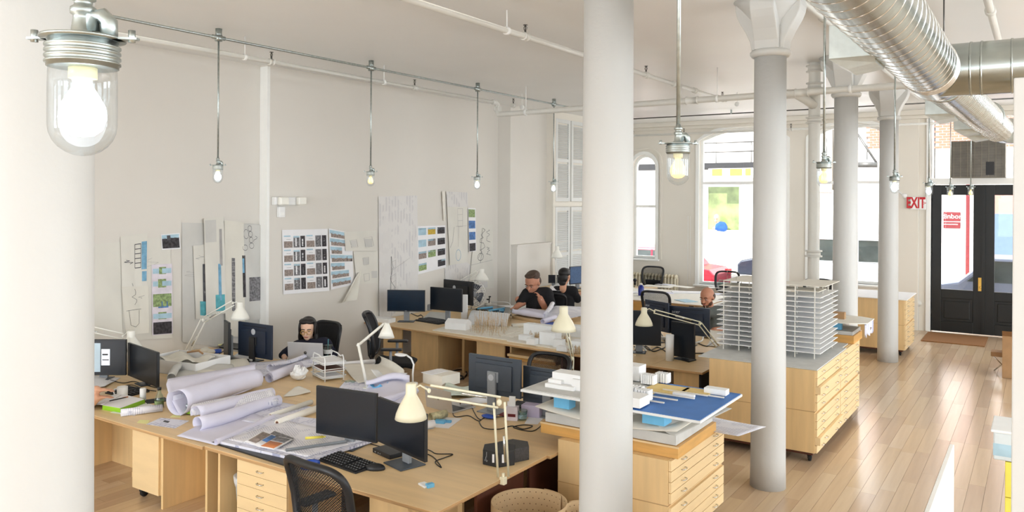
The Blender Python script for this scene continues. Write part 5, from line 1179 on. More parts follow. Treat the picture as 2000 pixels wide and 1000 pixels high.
for (px, py, sx, sy, lab) in ((1093, 786, .16, .12, 'left pale blue foam block spacing the model boards'), (1283, 812, .2, .16, 'right pale blue foam block spacing the model boards')):
    q = PZ(px, py + 12, Z3 + .06); one('foam_block', G().box(-sx / 2, -sy / 2, 0, sx / 2, sy / 2, .115), 'blue_foam', lab, 'block', loc=(q.x, max(q.y, 6.3), Z3 + .055), bev=.002)
one('chip', G().prism([(.08 * math.cos(rad(60 * k)), .045 * math.sin(rad(60 * k))) for k in range(6)], 0, .02), 'cardboard', 'small brown hexagonal chip on the grey foam base', 'chip', loc=(-2.56, 6.58, Z3 + .001))
ZB = 1.225
one('model_board', G().box(-.46, -.5, 0, .46, .5, .022), 'foam_cool', 'white city board with grey ground left of the middle column', 'board', loc=(-3.5, 6.62, ZB), bev=.002)
one('city_ground', G().box(-.44, -.48, 0, .44, .48, .004), 'foam_grey', 'grey printed ground plan under the white block buildings left of the column', 'board', loc=(-3.5, 6.62, ZB + .0225))
t = thing('lake_board', 'white board with a saturated blue lake surface, right of the middle column', 'board', (-2.66, 6.62, ZB)); 
obj('board', G().box(-.37, -.56, 0, .43, .5, .02), 'foam_cool', t, bev=.002); obj('lake', G().box(-.36, -.55, .0205, .42, .49, .024), 'lake_blue', t)
for (a, b, c, d, m) in ((-.36, -.02, .1, .4, 'sand'), (-.36, -.22, -.25, .1, 'sand'), (-.05, .2, .25, .42, 'sand')): obj('shore', G().box(a, c, .0245, b, d, .034), m, t)
for (a, b, y) in ((-.2, .22, .18), (-.26, .16, .02), (-.28, .06, -.12), (-.3, .0, -.27), (.22, .36, .2)): obj('pier', G().box(a, y, .0345, b, y + .018, .044), 'foam_warm', t)
obj('boat', G().box(-.06, .07, .0345, .14, .1, .055), 'foam', t); 
def bld(label, x, y, z, sx, sy, sz, m='foam', name='model_building', group='white model buildings on the boards', extra=()):
    t = thing(name, label, 'model', (x, y, z), 0, group); obj('block', G().box(-sx / 2, -sy / 2, 0, sx / 2, sy / 2, sz), m, t, bev=.0015)
    for e in extra: obj('annex', G().box(*e), m, t, bev=.001)
    return t
zc_ = ZB + .027
def atz(px, py): return PZ(px, py, zc_)
q = atz(1115, 758); bld('stepped white block building nearest the left edge of the city board', q.x - .02, 6.47, zc_, .34, .16, .13, extra=((-.2, -.16, 0, .1, -.09, .035), (-.19, -.12, .036, -.05, -.06, .07), (.06, -.12, 0, .17, -.05, .1)))
bld('taller white block building against the left side of the column', q.x + .28, 6.6, zc_, .2, .2, .2); bld('white corner block behind the stepped building', q.x + .12, 6.85, zc_, .2, .12, .11)
for k, (px, py, n, lab) in enumerate([(1268, 745, 6, 'row of white ridged blocks along the far shore, left cluster'), (1295, 742, 5, 'row of white ridged blocks along the far shore, right cluster'), (1243, 770, 4, 'white ridged blocks near the column, rear cluster'), (1258, 776, 5, 'white ridged blocks near the column, front cluster')]):
    q = atz(px, py + 6); t = thing('ridged_block', lab, 'model', (q.x, q.y, zc_ + .012), 0, 'white ridged blocks on the lake board'); w = .13
    obj('block', G().box(-w / 2, -.035, 0, w / 2, .035, .065), 'foam_cool', t)
    for i in range(n): x = -w / 2 + w * (i + .5) / n; obj('fin', G().box(x - .008, -.05, 0, x + .008, .045, .085), 'foam', t)
q = atz(1240, 742); bld('large plain white block at the column edge on the lake board', q.x - .02, q.y, zc_ + .01, .2, .16, .14); q = atz(1238, 792); bld('white wedge block on the near shore beside the column', q.x, q.y, zc_ + .01, .2, .2, .08)
q = atz(1377, 757); bld('long translucent white bar at the far corner of the blue lake', -2.42, 6.98, zc_, .2, .1, .05, 'foam_cool')
one('paper_sheet', G().surf(lambda u, v: ((u - .5) * .62, (v - .5) * .45, .03 * (u * u) + .01), 10, 6), 'plan_paper2', 'white sheet overhanging the far right corner of the front flat file', 'paper', loc=(-2.46, 7.28, Z1 + .001), rotz=rad(-15), solid=.0015)
# ================================================================ tower model on the long flat file
ZT = 1.062
one('foam_slab', G().box(-.72, -.72, 0, .68, .9, .012), 'foam_grey', 'grey base board under the stacked-floor tower model', 'board', loc=(-2.78, 10.14, ZT), bev=.002)
t = thing('tower_model', 'white architectural tower model of thin stacked floor plates on slim posts', 'model', (-2.83, 10.45, ZT + .013))
def U(x0, x1, y0, y1, c): return [(x0, y0), (x1, y0), (x1, y1), (x1 - c, y1), (x1 - c, y0 + c), (x0 + c, y0 + c), (x0 + c, y1), (x0, y1)]
base_y0, base_y1 = -.48, .5
for k in range(14):
    z = .075 + k * .0608
    if k < 12: pl = U(-.63, .64, base_y0, base_y1, .42)
    elif k == 12: pl = [(-.63, base_y0 + .08), (.6, base_y0 + .08), (.6, base_y0 + .5), (-.63, base_y0 + .5)]
    else: pl = U(-.6, .66, base_y0 + .15, base_y1, .4)
    obj('floor_plate', G().prism(pl, z, z + .007), 'foam_warm' if k > 11 else 'foam', t)
zt3 = .075 + 13 * .0608
for (x, y) in [(-.56, -.42), (-.36, -.42), (-.3, -.2), (-.56, -.15), (-.0, -.42), (.33, -.42), (.56, -.42), (.3, -.2), (.56, .0), (.56, .3), (.3, .3), (-.3, .3), (-.56, .3), (.58, .45), (-.1, -.12), (.1, -.12)]:
    obj('post', G().cb(x, y, zt3 / 2, .011, .011, zt3), 'foam_warm', t)
for x0, x1, y0 in ((-.34, -.2, .05), (.3, .42, .0)):
    obj('core_wall', G().box(x0, y0, 0, x1, y0 + .006, zt3 - .14), 'foam', t)
one('wire_frame', G().tube([(0, 0, 0), (0, 0, .12), (.12, 0, .12), (.12, 0, 0)], .003, 5).tube([(0, 0, .06), (.12, 0, .06)], .003, 5), 'chrome', 'tiny wire frame standing at the left end of the tower model roof', 'model', loc=(-3.42, 10.25, ZT + .013 + zt3 + .01))
one('foam_board', G().box(-.4, -.05, 0, .35, .3, .01), 'foam_grey', 'second grey board behind the tower model', 'board', loc=(-2.5, 11.1, ZT + .001))
# far end: tray and site model
q = PZ(1655, 652, ZT)
one('wooden_tray', G().box(-.42, -.3, 0, .42, .3, .11), 'honey_wood', 'yellow-brown wooden tray at the far end of the long flat file', 'tray', loc=(-2.5, 11.72, ZT + .002), bev=.003)
one('foam_slab', G().box(-.4, -.28, 0, .4, .28, .05), 'foam_grey', 'grey slab lying on the far wooden tray', 'board', loc=(-2.5, 11.72, ZT + .113), bev=.003)
q = PZ(1688, 612, 1.3)
one('foam_block', G().box(-.07, -.05, 0, .07, .05, .11), 'blue_foam', 'pale blue block under the far site board', 'block', loc=(-2.33, 11.56, ZT + .165), bev=.002)
one('foam_block', G().box(-.1, -.07, 0, .1, .07, .06), 'foam_warm', 'white block under the far site board', 'block', loc=(-2.6, 11.6, ZT + .165), bev=.002)
t = thing('site_board', 'irregular white site board with ragged printed skirt at the far end', 'board', (-2.42, 11.68, ZT + .28)); obj('board', G().prism([(-.45, -.32), (.3, -.36), (.5, -.2), (.5, .3), (.3, .42), (-.2, .42), (-.45, .4)], 0, .012), 'foam_warm', t)
obj('skirt', G().surf(lambda u, v: (.48 + .02 * math.sin(u * 30), -.3 + .6 * u, -.13 * v * (1 + .4 * math.sin(u * 17))), 30, 4), 'plan_paper', t, solid=.003); obj('card', G().box(-.35, -.3, .012, -.12, -.2, .016), 'foam', t)
q = bld('small brown wooden block pair on the far site board', -2.32, 11.7, ZT + .293, .15, .1, .09, 'cardboard', group=None)
# ================================================================ things on the middle row of desks
monitor('dark blue monitor by the left wall, left one of the middle-row pair', (756, 608), (830, 609), (755, 566), (795, 629), scr='screen_blue', bw=.3, logo='DELL', lsz=.02, lpos=(0, -.47), z0=TZ)
monitor('black monitor with keyboard in front, right one of the middle-row pair', (840, 604), (902, 610), (838, 560), (878, 630), bw=.2, zoff=.0)
monitor('black monitor seen from behind with round mark, behind the metal fan', (868, 590), (925, 597), (867, 545), (895, 606), back=True, logo='ring', lsz=.04, lpos=(.1, .2), body='black_plastic', stand='black_plastic')
keyboard('black keyboard before the middle-row monitors', [(817, 628), (868, 636), (874, 628), (830, 621)])
box_('foam_box', 'low white foam box at the left end of the middle desk', 'box', (742, 628), .55, .2, .075, 'foam', 6)
one('speaker', G().cb(0, 0, .06, .1, .1, .12), 'mid_grey', 'small grey speaker between the two middle-row monitors', 'speaker', loc=PZ(838, 606, TZ), bev=.02)
cable('coiled dark cable beside the blue monitor stand', [(803, 612), (815, 617), (822, 615), (826, 620), (818, 622)], .008)
flat('foam_sheet', 'grey-white sheet lying between the two middle-row monitors', 'board', [(826, 622), (872, 626), (880, 612), (840, 609)], TZ, .006, 'foam_grey')
lamp('white architect lamp with shade left of the dark blue monitor', (790, 612), (775, 546), (735, 556), (727, 552), sr=.125, sh=.24, gap=.05, dd=(.2, 0))
lamp('white architect lamp arching over the fan', (868, 600), (874, 566), (932, 531), (941, 525), sr=.15, sh=.24, gap=.06, dd=(0, 0))
q = PZ(922, 605, TZ)
t = thing('desk_fan', 'round chrome desk fan with blue blades in a wire cage', 'fan', q, rad(50)); R_ = .27
g = G()
for k in range(28):
    a = 2 * math.pi * k / 28
    for s in (-1, 1): g.tube([(.05 * math.cos(a), s * .1, .32 + .05 * math.sin(a)), (R_ * .8 * math.cos(a), s * .08, .32 + R_ * .8 * math.sin(a)), (R_ * math.cos(a), 0, .32 + R_ * math.sin(a))], .003, 4, cap=False)
for rr3, y in ((R_, 0), (R_ * .8, -.08), (R_ * .8, .08), (R_ * .4, -.095)): g.tube([(rr3 * math.cos(2 * math.pi * k / 36), y, .32 + rr3 * math.sin(2 * math.pi * k / 36)) for k in range(37)], .005, 5, cap=False)
obj('cage', g, 'chrome', t, kind='stuff')
for k in range(4):
    T = TR(0, 0, .32) @ Matrix.Rotation(k * R90 + .4, 4, 'Y'); obj('blade', G().surf(lambda u, v: (.04 + .18 * u, -.02 + .05 * (v - .5) * (1 - .3 * u), (v - .5) * (.08 + .14 * u)), 8, 6, T=T), 'navy_back', t, solid=.003)
obj('motor', G().lathe([(.001, -.08), (.05, -.07), (.06, 0), (.05, .14), (.001, .15)], 16, T=TR(0, 0, .32, rx=R90)), 'mid_grey', t); obj('base', G().tube([(-.12, .04, .012), (.12, .04, .012)], .012, 8).tube([(0, .06, .01), (0, .06, .3)], .016, 8), 'chrome', t)
q = PZ(907, 622, TZ)
one('foam_column', G().box(-.055, -.055, 0, .055, .055, .44), 'foam', 'tall square white foam column standing before the fan', 'model', loc=q, rotz=rad(30), bev=.002)
q = PZ(953, 600, TZ)
t = thing('ink_jar', 'small white jar with black-tipped tools left of the man in black', 'jar', q); obj('jar', G().cyl(0, 0, 0, .09, .07, 16), 'foam_warm', t, bev=.005); obj('tool', G().tube([(.02, 0, .05), (.04, 0, .22)], .012, 6).ell((.045, 0, .22), (.03, .03, .015), 8, 5).ell((.0, 0, .16), (.045, .02, .015), 8, 5), 'black_plastic', t)
cable('thin white bent lamp arm reaching toward the man in black', [(960, 590, .12), (985, 590, .14), (996, 594, .1), (998, 606, .02)], .009, m='white_plastic', name='lamp_arm')
t = flat('cutting_tray', 'dark green tray with pale blue strips before the man in black', 'tray', [(930, 607), (997, 618), (1000, 606), (948, 598)], TZ, .05, 'glass_dark')
for i, (a, b, c, d) in enumerate([(933, 603, 962, 600), (955, 607, 985, 602), (975, 606, 984, 606)]):
    p0_ = PZ(a, b, TZ + .07); p1_ = PZ(c, d, TZ + .07); one('foam_strip', G().tube([(0, 0, 0), p1_ - p0_], .022, 4), 'blue_foam', ['pale blue foam bar at the left of the dark tray', 'pale blue foam bar across the dark tray', 'small blue foam stub on the dark tray'][i], 'foam', loc=p0_)
# papers of the man in black
sheet('drawing', 'white sheet under the hand of the man in black', 'drawing', [(985, 612), (1040, 608), (1030, 596), (960, 598)], TZ, 'paper', .006)
flat('drawing_board', 'thick brown-edged drawing board before the man in black', 'board', [(1000, 622), (1062, 634), (1128, 620), (1060, 606)], TZ, .05, 'kraft')
sheet('drawing', 'lavender-backed plan curling up on the drawing board', 'drawing', [(1000, 616), (1062, 626), (1090, 612), (1025, 603)], TZ + .055, 'paper_lav', .02, curl=('v0', .05, .2), seed=2)
sheet('drawing', 'wide white plan sweeping to the right of the drawing board', 'drawing', [(1060, 626), (1135, 622), (1135, 602), (1075, 600)], TZ + .06, 'plan_paper2', .03, curl=('u0', .06, .2), seed=5)
roll('small lavender roll at the corner of the drawing board', (1060, 628), (1085, 620), .05, 'paper_lav', z=TZ + .02, turns=2)
flat('blue_folder', 'dark blue folder edge under the drawing board', 'folder', [(1058, 634), (1078, 638), (1090, 632), (1070, 629)], TZ, .02, 'blue')
# translucent model, foam boards, house, twig model
P4 = [PZ(x, y, TZ) for x, y in ((912, 636), (990, 640), (1000, 620), (925, 612))]; cc = sum(P4, Vector()) / 4
one('bubble_wrap', G().surf(lambda u, v: bil([p - cc for p in P4], u, v) + Vector((0, 0, .02 + .11 * math.sin(v * math.pi) ** .5 + .01 * math.sin(u * 40) * math.cos(v * 30))), 40, 14), 'bubble', 'mound of shiny bubble wrap behind the twig model', 'wrap', loc=(cc.x, cc.y, TZ), solid=.002)
tubex('plastic_tube', 'translucent tube lying right of the bubble wrap', 'tube', (1000, 636), (1045, 634), .035, 'trace')
flat('foam_sheet', 'large beige foam board overhanging the desk front under the twig model', 'board', [(845, 646), (1004, 667), (1040, 650), (1010, 640), (905, 628)], TZ, .014, 'foam_warm')
flat('foam_sheet', 'thin board on top right of the large foam board', 'board', [(962, 652), (1003, 660), (1052, 646), (1020, 640)], TZ + .015, .01, 'foam_warm')
for k, (a, b, c, d) in enumerate([(987, 653, 1036, 641), (995, 656, 1004, 658), (1005, 651, 1048, 645)]):
    p0_ = PZ(a, b, TZ + .03); p1_ = PZ(c, d, TZ + .03); one('foam_strip', G().tube([(0, 0, 0), p1_ - p0_], .011, 4), 'foam_warm', ['long thin strip on the thin foam board', 'short strip at the near edge of the thin foam board', 'second long strip on the thin foam board'][k], 'foam', loc=p0_)
q = PZ(895, 642, TZ + .016)
t = thing('model_house', 'small white gabled house model on the large foam board', 'model', (q.x, q.y, TZ + .016), rad(10)); obj('walls', G().box(-.2, -.11, 0, .2, .11, .11), 'foam', t)
obj('roof', G().add([(-.2, -.11, .11), (.2, -.11, .11), (.2, .11, .11), (-.2, .11, .11), (-.2, 0, .17), (.2, 0, .17)], [(0, 1, 5, 4), (2, 3, 4, 5), (1, 2, 5), (3, 0, 4), (3, 2, 1, 0)]), 'foam', t)
rg = random.Random(8); g = G(); P4 = [PZ(x, y, TZ + .016) for x, y in ((915, 650), (980, 660), (1000, 640), (930, 634))]; cc = sum(P4, Vector()) / 4
for k in range(150):
    p = bil([x - cc for x in P4], rg.random(), rg.random()); h = rg.uniform(.03, .2) if k % 3 else rg.uniform(.2, .32); a = p; b = p + Vector((rg.uniform(-.03, .03), rg.uniform(-.03, .03), h)); g.tube([a, b], .0025, 3)
    if k % 2: g.tube([a + (b - a) * .5, a + (b - a) * .5 + Vector((rg.uniform(-.05, .05), rg.uniform(-.05, .05), .02))], .002, 3)
one('twig_model', g, 'twig', 'field of thin upright twig trees on the foam board', 'model', loc=(cc.x, cc.y, TZ + .017), kind='stuff')
# site model with white blocks by the middle column
flat('site_board', 'long white board of the block site model on the middle desk', 'board', [(990, 667), (1132, 690), (1165, 660), (1060, 640)], TZ, .02, 'foam_warm')
zs = TZ + .021
for px, py, sx, sy, sz, lab in ((1028, 664, .22, .12, .08, 'small white block at the left of the site model'), (1040, 672, .15, .12, .09, 'small white cube at the front left of the site model'), (1055, 655, .55, .15, .18, 'long pale back block of the site model'),
        (1075, 672, .28, .2, .19, 'big white cube in the middle of the site model'), (1092, 678, .16, .1, .12, 'white block right of the big cube'), (1108, 686, .3, .12, .07, 'low white block at the front right of the site model'), (1125, 656, .3, .2, .17, 'white block touching the middle column'), (1130, 678, .2, .2, .1, 'low block next to the middle column')):
    q = PZ(px, py, zs); bld(lab, q.x, q.y, zs, sx, sy, sz, 'foam_cool', group='white blocks of the site model')
for k, (px, py) in enumerate(((1048, 662), (1100, 668), (1122, 690))):
    q = PZ(px, py, zs); g = G()
    for i in range(60): a = rg.random() * 6.28; r_ = rg.random() ** .5 * .12; g.tube([(r_ * math.cos(a), r_ * math.sin(a), 0), (r_ * math.cos(a) + rg.uniform(-.03, .03), r_ * math.sin(a) + rg.uniform(-.03, .03), rg.uniform(.04, .12))], .003, 3)
    one('twig_clump', g, 'twig', ['clump of dry twigs at the left of the site model', 'clump of dry twigs in the middle of the site model', 'clump of dry twigs at the near right of the site model'][k], 'model', loc=(q.x, q.y, zs), kind='stuff')
# ================================================================ right part of the middle row
monitor('dark monitor at the column edge above the white cable tangle', (1205, 672), (1291, 676), (1205, 605), (1255, 690), bw=.2, scr='screen')
monitor('navy monitor seen from behind, left one before the bald man', (1262, 640), (1307, 650), (1259, 584), (1290, 668), back=True, body='navy_back', logo='acer', lsz=.06, lpos=(.33, .32), nostand=False, stand='black_plastic')
monitor('blue-black monitor seen from behind, right one before the bald man', (1306, 650), (1387, 658), (1305, 596), (1350, 674), back=True, body='navy_back', logo='acer', lsz=.075, lpos=(.3, .3), stand='black_plastic')
monitor('glassy dark monitor on a ring base beside the white tube', (1311, 694), (1356, 702), (1309, 627), (1338, 703), scr='screen', bw=.26)
q = PZ(1308, 704, TZ); one('paper_tube', G().lathe([(.001, 0), (.058, 0), (.058, .36), (.05, .36), (.045, .3)], 24), 'white_plastic', 'upright white paper tube on the desk before the dark monitors', 'tube', loc=q)
flat('phone_stand', 'flat dark tray at the foot of the glassy monitor', 'tray', [(1316, 700), (1345, 708), (1360, 704), (1332, 697)], TZ, .012, 'black_plastic')
for k, pts in enumerate([[(1238, 676), (1250, 682), (1262, 676), (1275, 686), (1290, 682), (1300, 676), (1296, 660), (1290, 650)], [(1240, 684), (1255, 676), (1270, 684), (1285, 678), (1305, 690)], [(1360, 668), (1380, 676), (1395, 668), (1410, 672)], [(1350, 690), (1385, 690), (1418, 690)]]):
    cable(['black cable loop rising behind the column-edge monitor', 'black cable in the tangle by the column', 'dark cable lying behind the white tube', 'thin cable crossing the desk toward the tower model'][k], pts, .008)
for k, pts in enumerate([[(1240, 680, .02), (1250, 674, .04), (1262, 684, .02), (1255, 678, .05)], [(1355, 655, .04), (1370, 650, .06), (1372, 664, .03), (1358, 670, .02)]]):
    cable(['white cable tangle beside the column-edge monitor', 'white cable loop under the blue-black monitor'][k], pts, .011, m='white_plastic')
box_('power_strip', 'white power strip under the navy monitor', 'power strip', (1295, 664), .22, .07, .05, 'white_plastic', 10)
lamp('white architect lamp stretched over the dark monitors before the bald man', (1410, 690), (1367, 632), (1278, 608), (1258, 601), dd=(0, -.4), sr=.125, sh=.25, gap=.05, rr_=.008, col='cream_enamel')
for k, (c4, lab) in enumerate([([(1370, 660), (1412, 664), (1425, 650), (1385, 645)], 'loose papers at the elbow of the bald man'), ([(1380, 676), (1414, 680), (1425, 664), (1390, 662)], 'papers between the lamp arms and the tower model')]):
    sheet('paper_sheets', lab, 'papers', c4, TZ + .001, 'paper_warm', .012, seed=k)
# back desks
q = PZ(1252, 577, TZ); t = thing('water_bottle', 'dark blue water bottle on the light back desk', 'bottle', q); obj('body', G().lathe([(.001, 0), (.065, 0), (.068, .01), (.068, .2), (.04, .235), (.03, .25)], 18), 'navy_gloss', t); obj('cap', G().cyl(0, 0, .248, .28, .034, 14), 'foam_warm', t)
rb = random.Random(21)
labs = ['white sheet at the column end of the back desk', 'tan envelope on the back desk', 'curled white sheet behind the blue bottle', 'pile of prints on the back desk near the radiator', 'pale sheet at the right corner of the back desk', 'blue-edged sheets behind the bald man', 'white prints on the worktop left of the bald man', 'stack of boards on the window worktop', 'loose drawing on the window worktop behind the bald man', 'grey pad on the window worktop', 'open booklet near the street window']
cols = ['paper', 'kraft', 'paper_warm', 'plan_paper2', 'paper_lav', 'print_sky', 'paper', 'foam_warm', 'plan_paper', 'trace_grey', 'paper']
spots = [(1240, 572), (1262, 562), (1285, 560), (1300, 556), (1290, 572), (1340, 588), (1345, 572), (1330, 560), (1420, 575), (1405, 562), (1436, 562)]
for lab, m, (px, py) in zip(labs, cols, spots):
    q = PZ(px, py, TZ); w = rb.uniform(.18, .4); one('paper_sheets', G().box(-w, -.16, 0, w, .16, rb.uniform(.004, .03)), m, lab, 'papers', loc=(q.x, q.y, TZ + .001), rotz=rad(rb.uniform(-40, 40)))
q = PZ(1240, 556, TZ); one('camera_mount', G().cyl(0, 0, 0, .08, .03, 10).ell((0, 0, .12), (.05, .05, .05), 10, 6), 'black_plastic', 'small black gadget at the back of the light desk by the column', 'gadget', loc=q)
q = PZ(1413, 556, TZ); t = thing('card_box', 'small open white card holder on the window worktop before the dark chair', 'holder', q); obj('box', G().box(-.12, -.06, 0, .12, .06, .12), 'cup_glass', t, bev=.004)
# far left corner desk
ZL = .952
monitor('small dark monitor behind the man in black, by the shutters', (1071, 553), (1094, 553), (1070, 537), (1082, 562), bw=.12, scr='screen', z0=ZL)
monitor('screen with blue code in the far left corner, cut by the column', (1113, 556), (1150, 553), (1112, 521), (1130, 564), bw=.2, scr='screen_code', z0=ZL)
lamp('white desk lamp standing in front of the shutters in the far corner', (1087, 566), (1085, 505), (1086, 490), (1088, 481), sr=.13, sh=.26, gap=.03, dd=(0, 0), z0=ZL)
sheet('paper_sheets', 'crumpled papers piled on the far corner desk', 'papers', [(1075, 574), (1098, 572), (1095, 560), (1072, 562)], ZL, 'paper', .06, seed=4)
# ================================================================ people
def cap_(g, a, ra, b, rb, n=14):     # tapered capsule
    a = Vector(a); b = Vector(b); g.tube([a, b], [ra, rb], n); g.ell(a, (ra, ra, ra), n, 8); g.ell(b, (rb, rb, rb), n, 8); return g
def blob(name, g, m, parent, vox, smooth=6):
    o = obj(name, g, m, parent); r = o.modifiers.new('remesh', 'REMESH'); r.mode = 'VOXEL'; r.voxel_size = vox; r.use_smooth_shade = True
    s = o.modifiers.new('smooth', 'SMOOTH'); s.iterations = smooth; s.factor = .5; return o
def hand(g, W, F, N, sz, curl=.5, side=1):
    """W wrist, F finger direction, N back-of-hand normal, sz hand length"""
    F = F.normalized(); N = (N - F * N.dot(F)).normalized(); Sd = F.cross(N) * side; P = W + F * sz * .25
    g.ell(W + F * sz * .24, Matrix((( *(Sd * sz * .22), 0), ( *(F * sz * .28), 0), ( *(N * sz * .1), 0), (0, 0, 0, 1))).transposed(), 12, 8)
    for i, (o_, L) in enumerate(((-.16, .42), (-.055, .5), (.05, .46), (.15, .36))):
        p = W + F * sz * .42 + Sd * sz * o_; L *= sz; q = p; a = 0; rr_ = sz * .048
        for j, k in enumerate((.45, .32, .23)):
            a += curl * (.5 + .25 * j); d = F * math.cos(a) - N * math.sin(a) + Sd * o_ * .6; q2 = q + d.normalized() * L * k; cap_(g, q, rr_ * (1 - .08 * j), q2, rr_ * (.92 - .1 * j), 8); q = q2
    p = W + F * sz * .1 - Sd * sz * .15; q = p + (F * .6 - Sd * .7 - N * .2).normalized() * sz * .22; cap_(g, p, sz * .065, q, sz * .055, 8); cap_(g, q, sz * .055, q + (F * .9 - Sd * .25 - N * .3).normalized() * sz * .18, sz * .045, 8)
def head_parts(g, T, H, jaw=1.0):
    def E(c, r): g.ell((0, 0, 0), (1, 1, 1), 16, 12, T=T @ Matrix.Translation(Vector(c) * H) @ Matrix.Diagonal((r[0] * H, r[1] * H, r[2] * H, 1)))
    E((0, .05, .63), (.325, .4, .365)); E((0, -.08, .36), (.26 * jaw, .27, .27)); E((0, -.2, .14), (.13 * jaw, .12, .1)); E((0, -.3, .58), (.23, .07, .07))
    E((.14, -.22, .38), (.1, .1, .1)); E((-.14, -.22, .38), (.1, .1, .1)); E((.335, .04, .47), (.035, .08, .12)); E((-.335, .04, .47), (.035, .08, .12))
    a = T @ (Vector((0, -.345, .52)) * H); b = T @ (Vector((0, -.43, .37)) * H); cap_(g, a, .035 * H, b, .055 * H); E((0, -.33, .25), (.09, .05, .05))
    a = T @ (Vector((0, .1, .25)) * H); b = T @ (Vector((0, .18, -.3)) * H); cap_(g, a, .2 * H, b, .22 * H)
def face_kids(parent, T, H, brow='hair_black', closed=True, lips='lips'):
    g = G(); gi = G()
    for s in (-1, 1):
        M = T @ Matrix.Translation(Vector((s * .135, -.345, .5)) * H)
        g.ell((0, 0, 0), (1, 1, 1), 12, 8, T=M @ Matrix.Diagonal((.06 * H, .03 * H, (.013 if closed else .026) * H, 1)))
        gi.ell((0, 0, 0), (1, 1, 1), 10, 8, T=M @ Matrix.Translation((0, -.012 * H, -.004 * H)) @ Matrix.Diagonal((.032 * H, .026 * H, (.016 if closed else .022) * H, 1)))
        gi.tube([M @ Vector((-.065 * H, -.02 * H, .016 * H)), M @ Vector((0, -.036 * H, .03 * H)), M @ Vector((.065 * H, -.018 * H, .014 * H))], .007 * H, 6)
    obj('eyes', g, 'eye_white', parent); obj('irises', gi, 'eye', parent)
    gb = G()
    for s in (-1, 1): gb.tube([T @ (Vector(v) * H) for v in ((s * .05, -.372, .585), (s * .13, -.37, .61), (s * .21, -.33, .59))], .016 * H, 6)
    obj('eyebrows', gb, brow, parent)
    obj('lips', G().tube([T @ (Vector(v) * H) for v in ((-.09, -.345, .235), (0, -.385, .245), (.09, -.345, .235))], [.012 * H, .028 * H, .012 * H], 8), lips, parent)
def headT(px, py, d, face, pitch, H, roll=0):
    """chin-crown centre in the photo; face = yaw of the facing direction (0 faces the camera side -F)"""
    c = PD(px, py, d); T = Matrix.Translation(c) @ Matrix.Rotation(YAW + face, 4, 'Z') @ Matrix.Rotation(pitch, 4, 'X') @ Matrix.Rotation(roll, 4, 'Y') @ Matrix.Translation((0, 0, -.5 * H)); return T
def person(label, d, H, hd, skin, skin_caps, cloth_caps, cloth, trousers=None, hands=(), group=None, vox=.011, lips='lips', brow='hair_black', closed=True, face=True, jaw=1.0):
    k = d / FPX
    def pt(c): return PD(c[0], c[1], d + c[2] * k)
    T = headT(hd[0], hd[1], d, hd[2], hd[3], H, hd[4] if len(hd) > 4 else 0)
    g = G(); head_parts(g, T, H, jaw)
    for a, b in skin_caps + cloth_caps: 
        s = .86 if (a, b) in cloth_caps else 1
        cap_(g, pt(a), a[3] * k * s, pt(b), b[3] * k * s)
    for W, F, N, sz, curl, side in hands: hand(g, pt(W), Vector(F), Vector(N), sz * k, curl, side)
    body = blob('person', g, skin, None, vox); tag(body, label, 'person', group)
    gc = G()
    for a, b in cloth_caps: cap_(gc, pt(a), a[3] * k, pt(b), b[3] * k)
    blob('shirt', gc, cloth, body, vox)
    if trousers:
        gt = G()
        for a, b in trousers: cap_(gt, pt(a), a[3] * k, pt(b), b[3] * k)
        blob('trousers', gt, 'cloth_navy', body, vox * 1.4)
    if face: face_kids(body, T, H, brow, closed, lips)
    return body, T, pt, k
camF = Vector((-sy_, cy_, 0)); camR = Vector((cy_, sy_, 0)); UP = Vector((0, 0, 1))
# long-haired worker at the silver laptop
d = 11.35; k = d / FPX
b, T, pt, k = person('person with long black hair and glasses in dark navy, leaning over a silver laptop', d, .315,
    (601, 643, 0.05, .14), 'skin_light', [((552, 694, -16, 5), (556, 698, -22, 5))],
    [((606, 684, 4, 24), (606, 720, 10, 26)), ((585, 678, 2, 15), (632, 676, 4, 18)), ((580, 678, 0, 13), (557, 690, -8, 9)), ((557, 690, -8, 9), (551, 694, -16, 7)), ((634, 678, 2, 16), (648, 694, -2, 12)), ((648, 694, -2, 12), (640, 704, -10, 9))],
    'cloth_navy', hands=[((554, 695, -18), (camR * .4 - camF * 1 - UP * .25), UP, 21, .45, 1)], trousers=[((606, 728, 8, 20), (600, 745, -30, 15)), ((600, 745, -30, 15), (600, 800, -30, 11)), ((612, 728, 8, 20), (618, 745, -30, 15)), ((618, 745, -30, 15), (618, 800, -30, 11))])
g = G()
def hl(c, r): g.ell((0, 0, 0), (1, 1, 1), 16, 12, T=T @ Matrix.Translation(Vector(c) * .315) @ Matrix.Diagonal((r[0] * .315, r[1] * .315, r[2] * .315, 1)))
hl((0, .17, .68), (.38, .40, .37)); hl((-.1, -.06, .89), (.27, .26, .14)); hl((.12, -.06, .89), (.22, .26, .13)); hl((0, .28, .4), (.34, .26, .42)); hl((-.35, .02, .5), (.07, .2, .34)); hl((.36, .02, .45), (.08, .22, .42)); hl((.38, -.04, .05), (.12, .14, .35)); hl((-.36, .04, .15), (.09, .14, .28)); hl((0, .3, .0), (.4, .2, .4))
blob('hair', g, 'hair_black', b, .009, 4)
gg = G()
for s in (-1, 1):
    c = Vector((s * .14, -.42, .47)) * .315; gg.tube([T @ (c + Vector((.1 * .315 * math.cos(a), 0, .085 * .315 * math.sin(a)))) for a in [2 * math.pi * i / 18 for i in range(19)]], .0035, 5)
gg.tube([T @ (Vector((-.05, -.43, .49)) * .315), T @ (Vector((.05, -.43, .49)) * .315)], .0035, 5); obj('glasses', gg, 'brass', b)
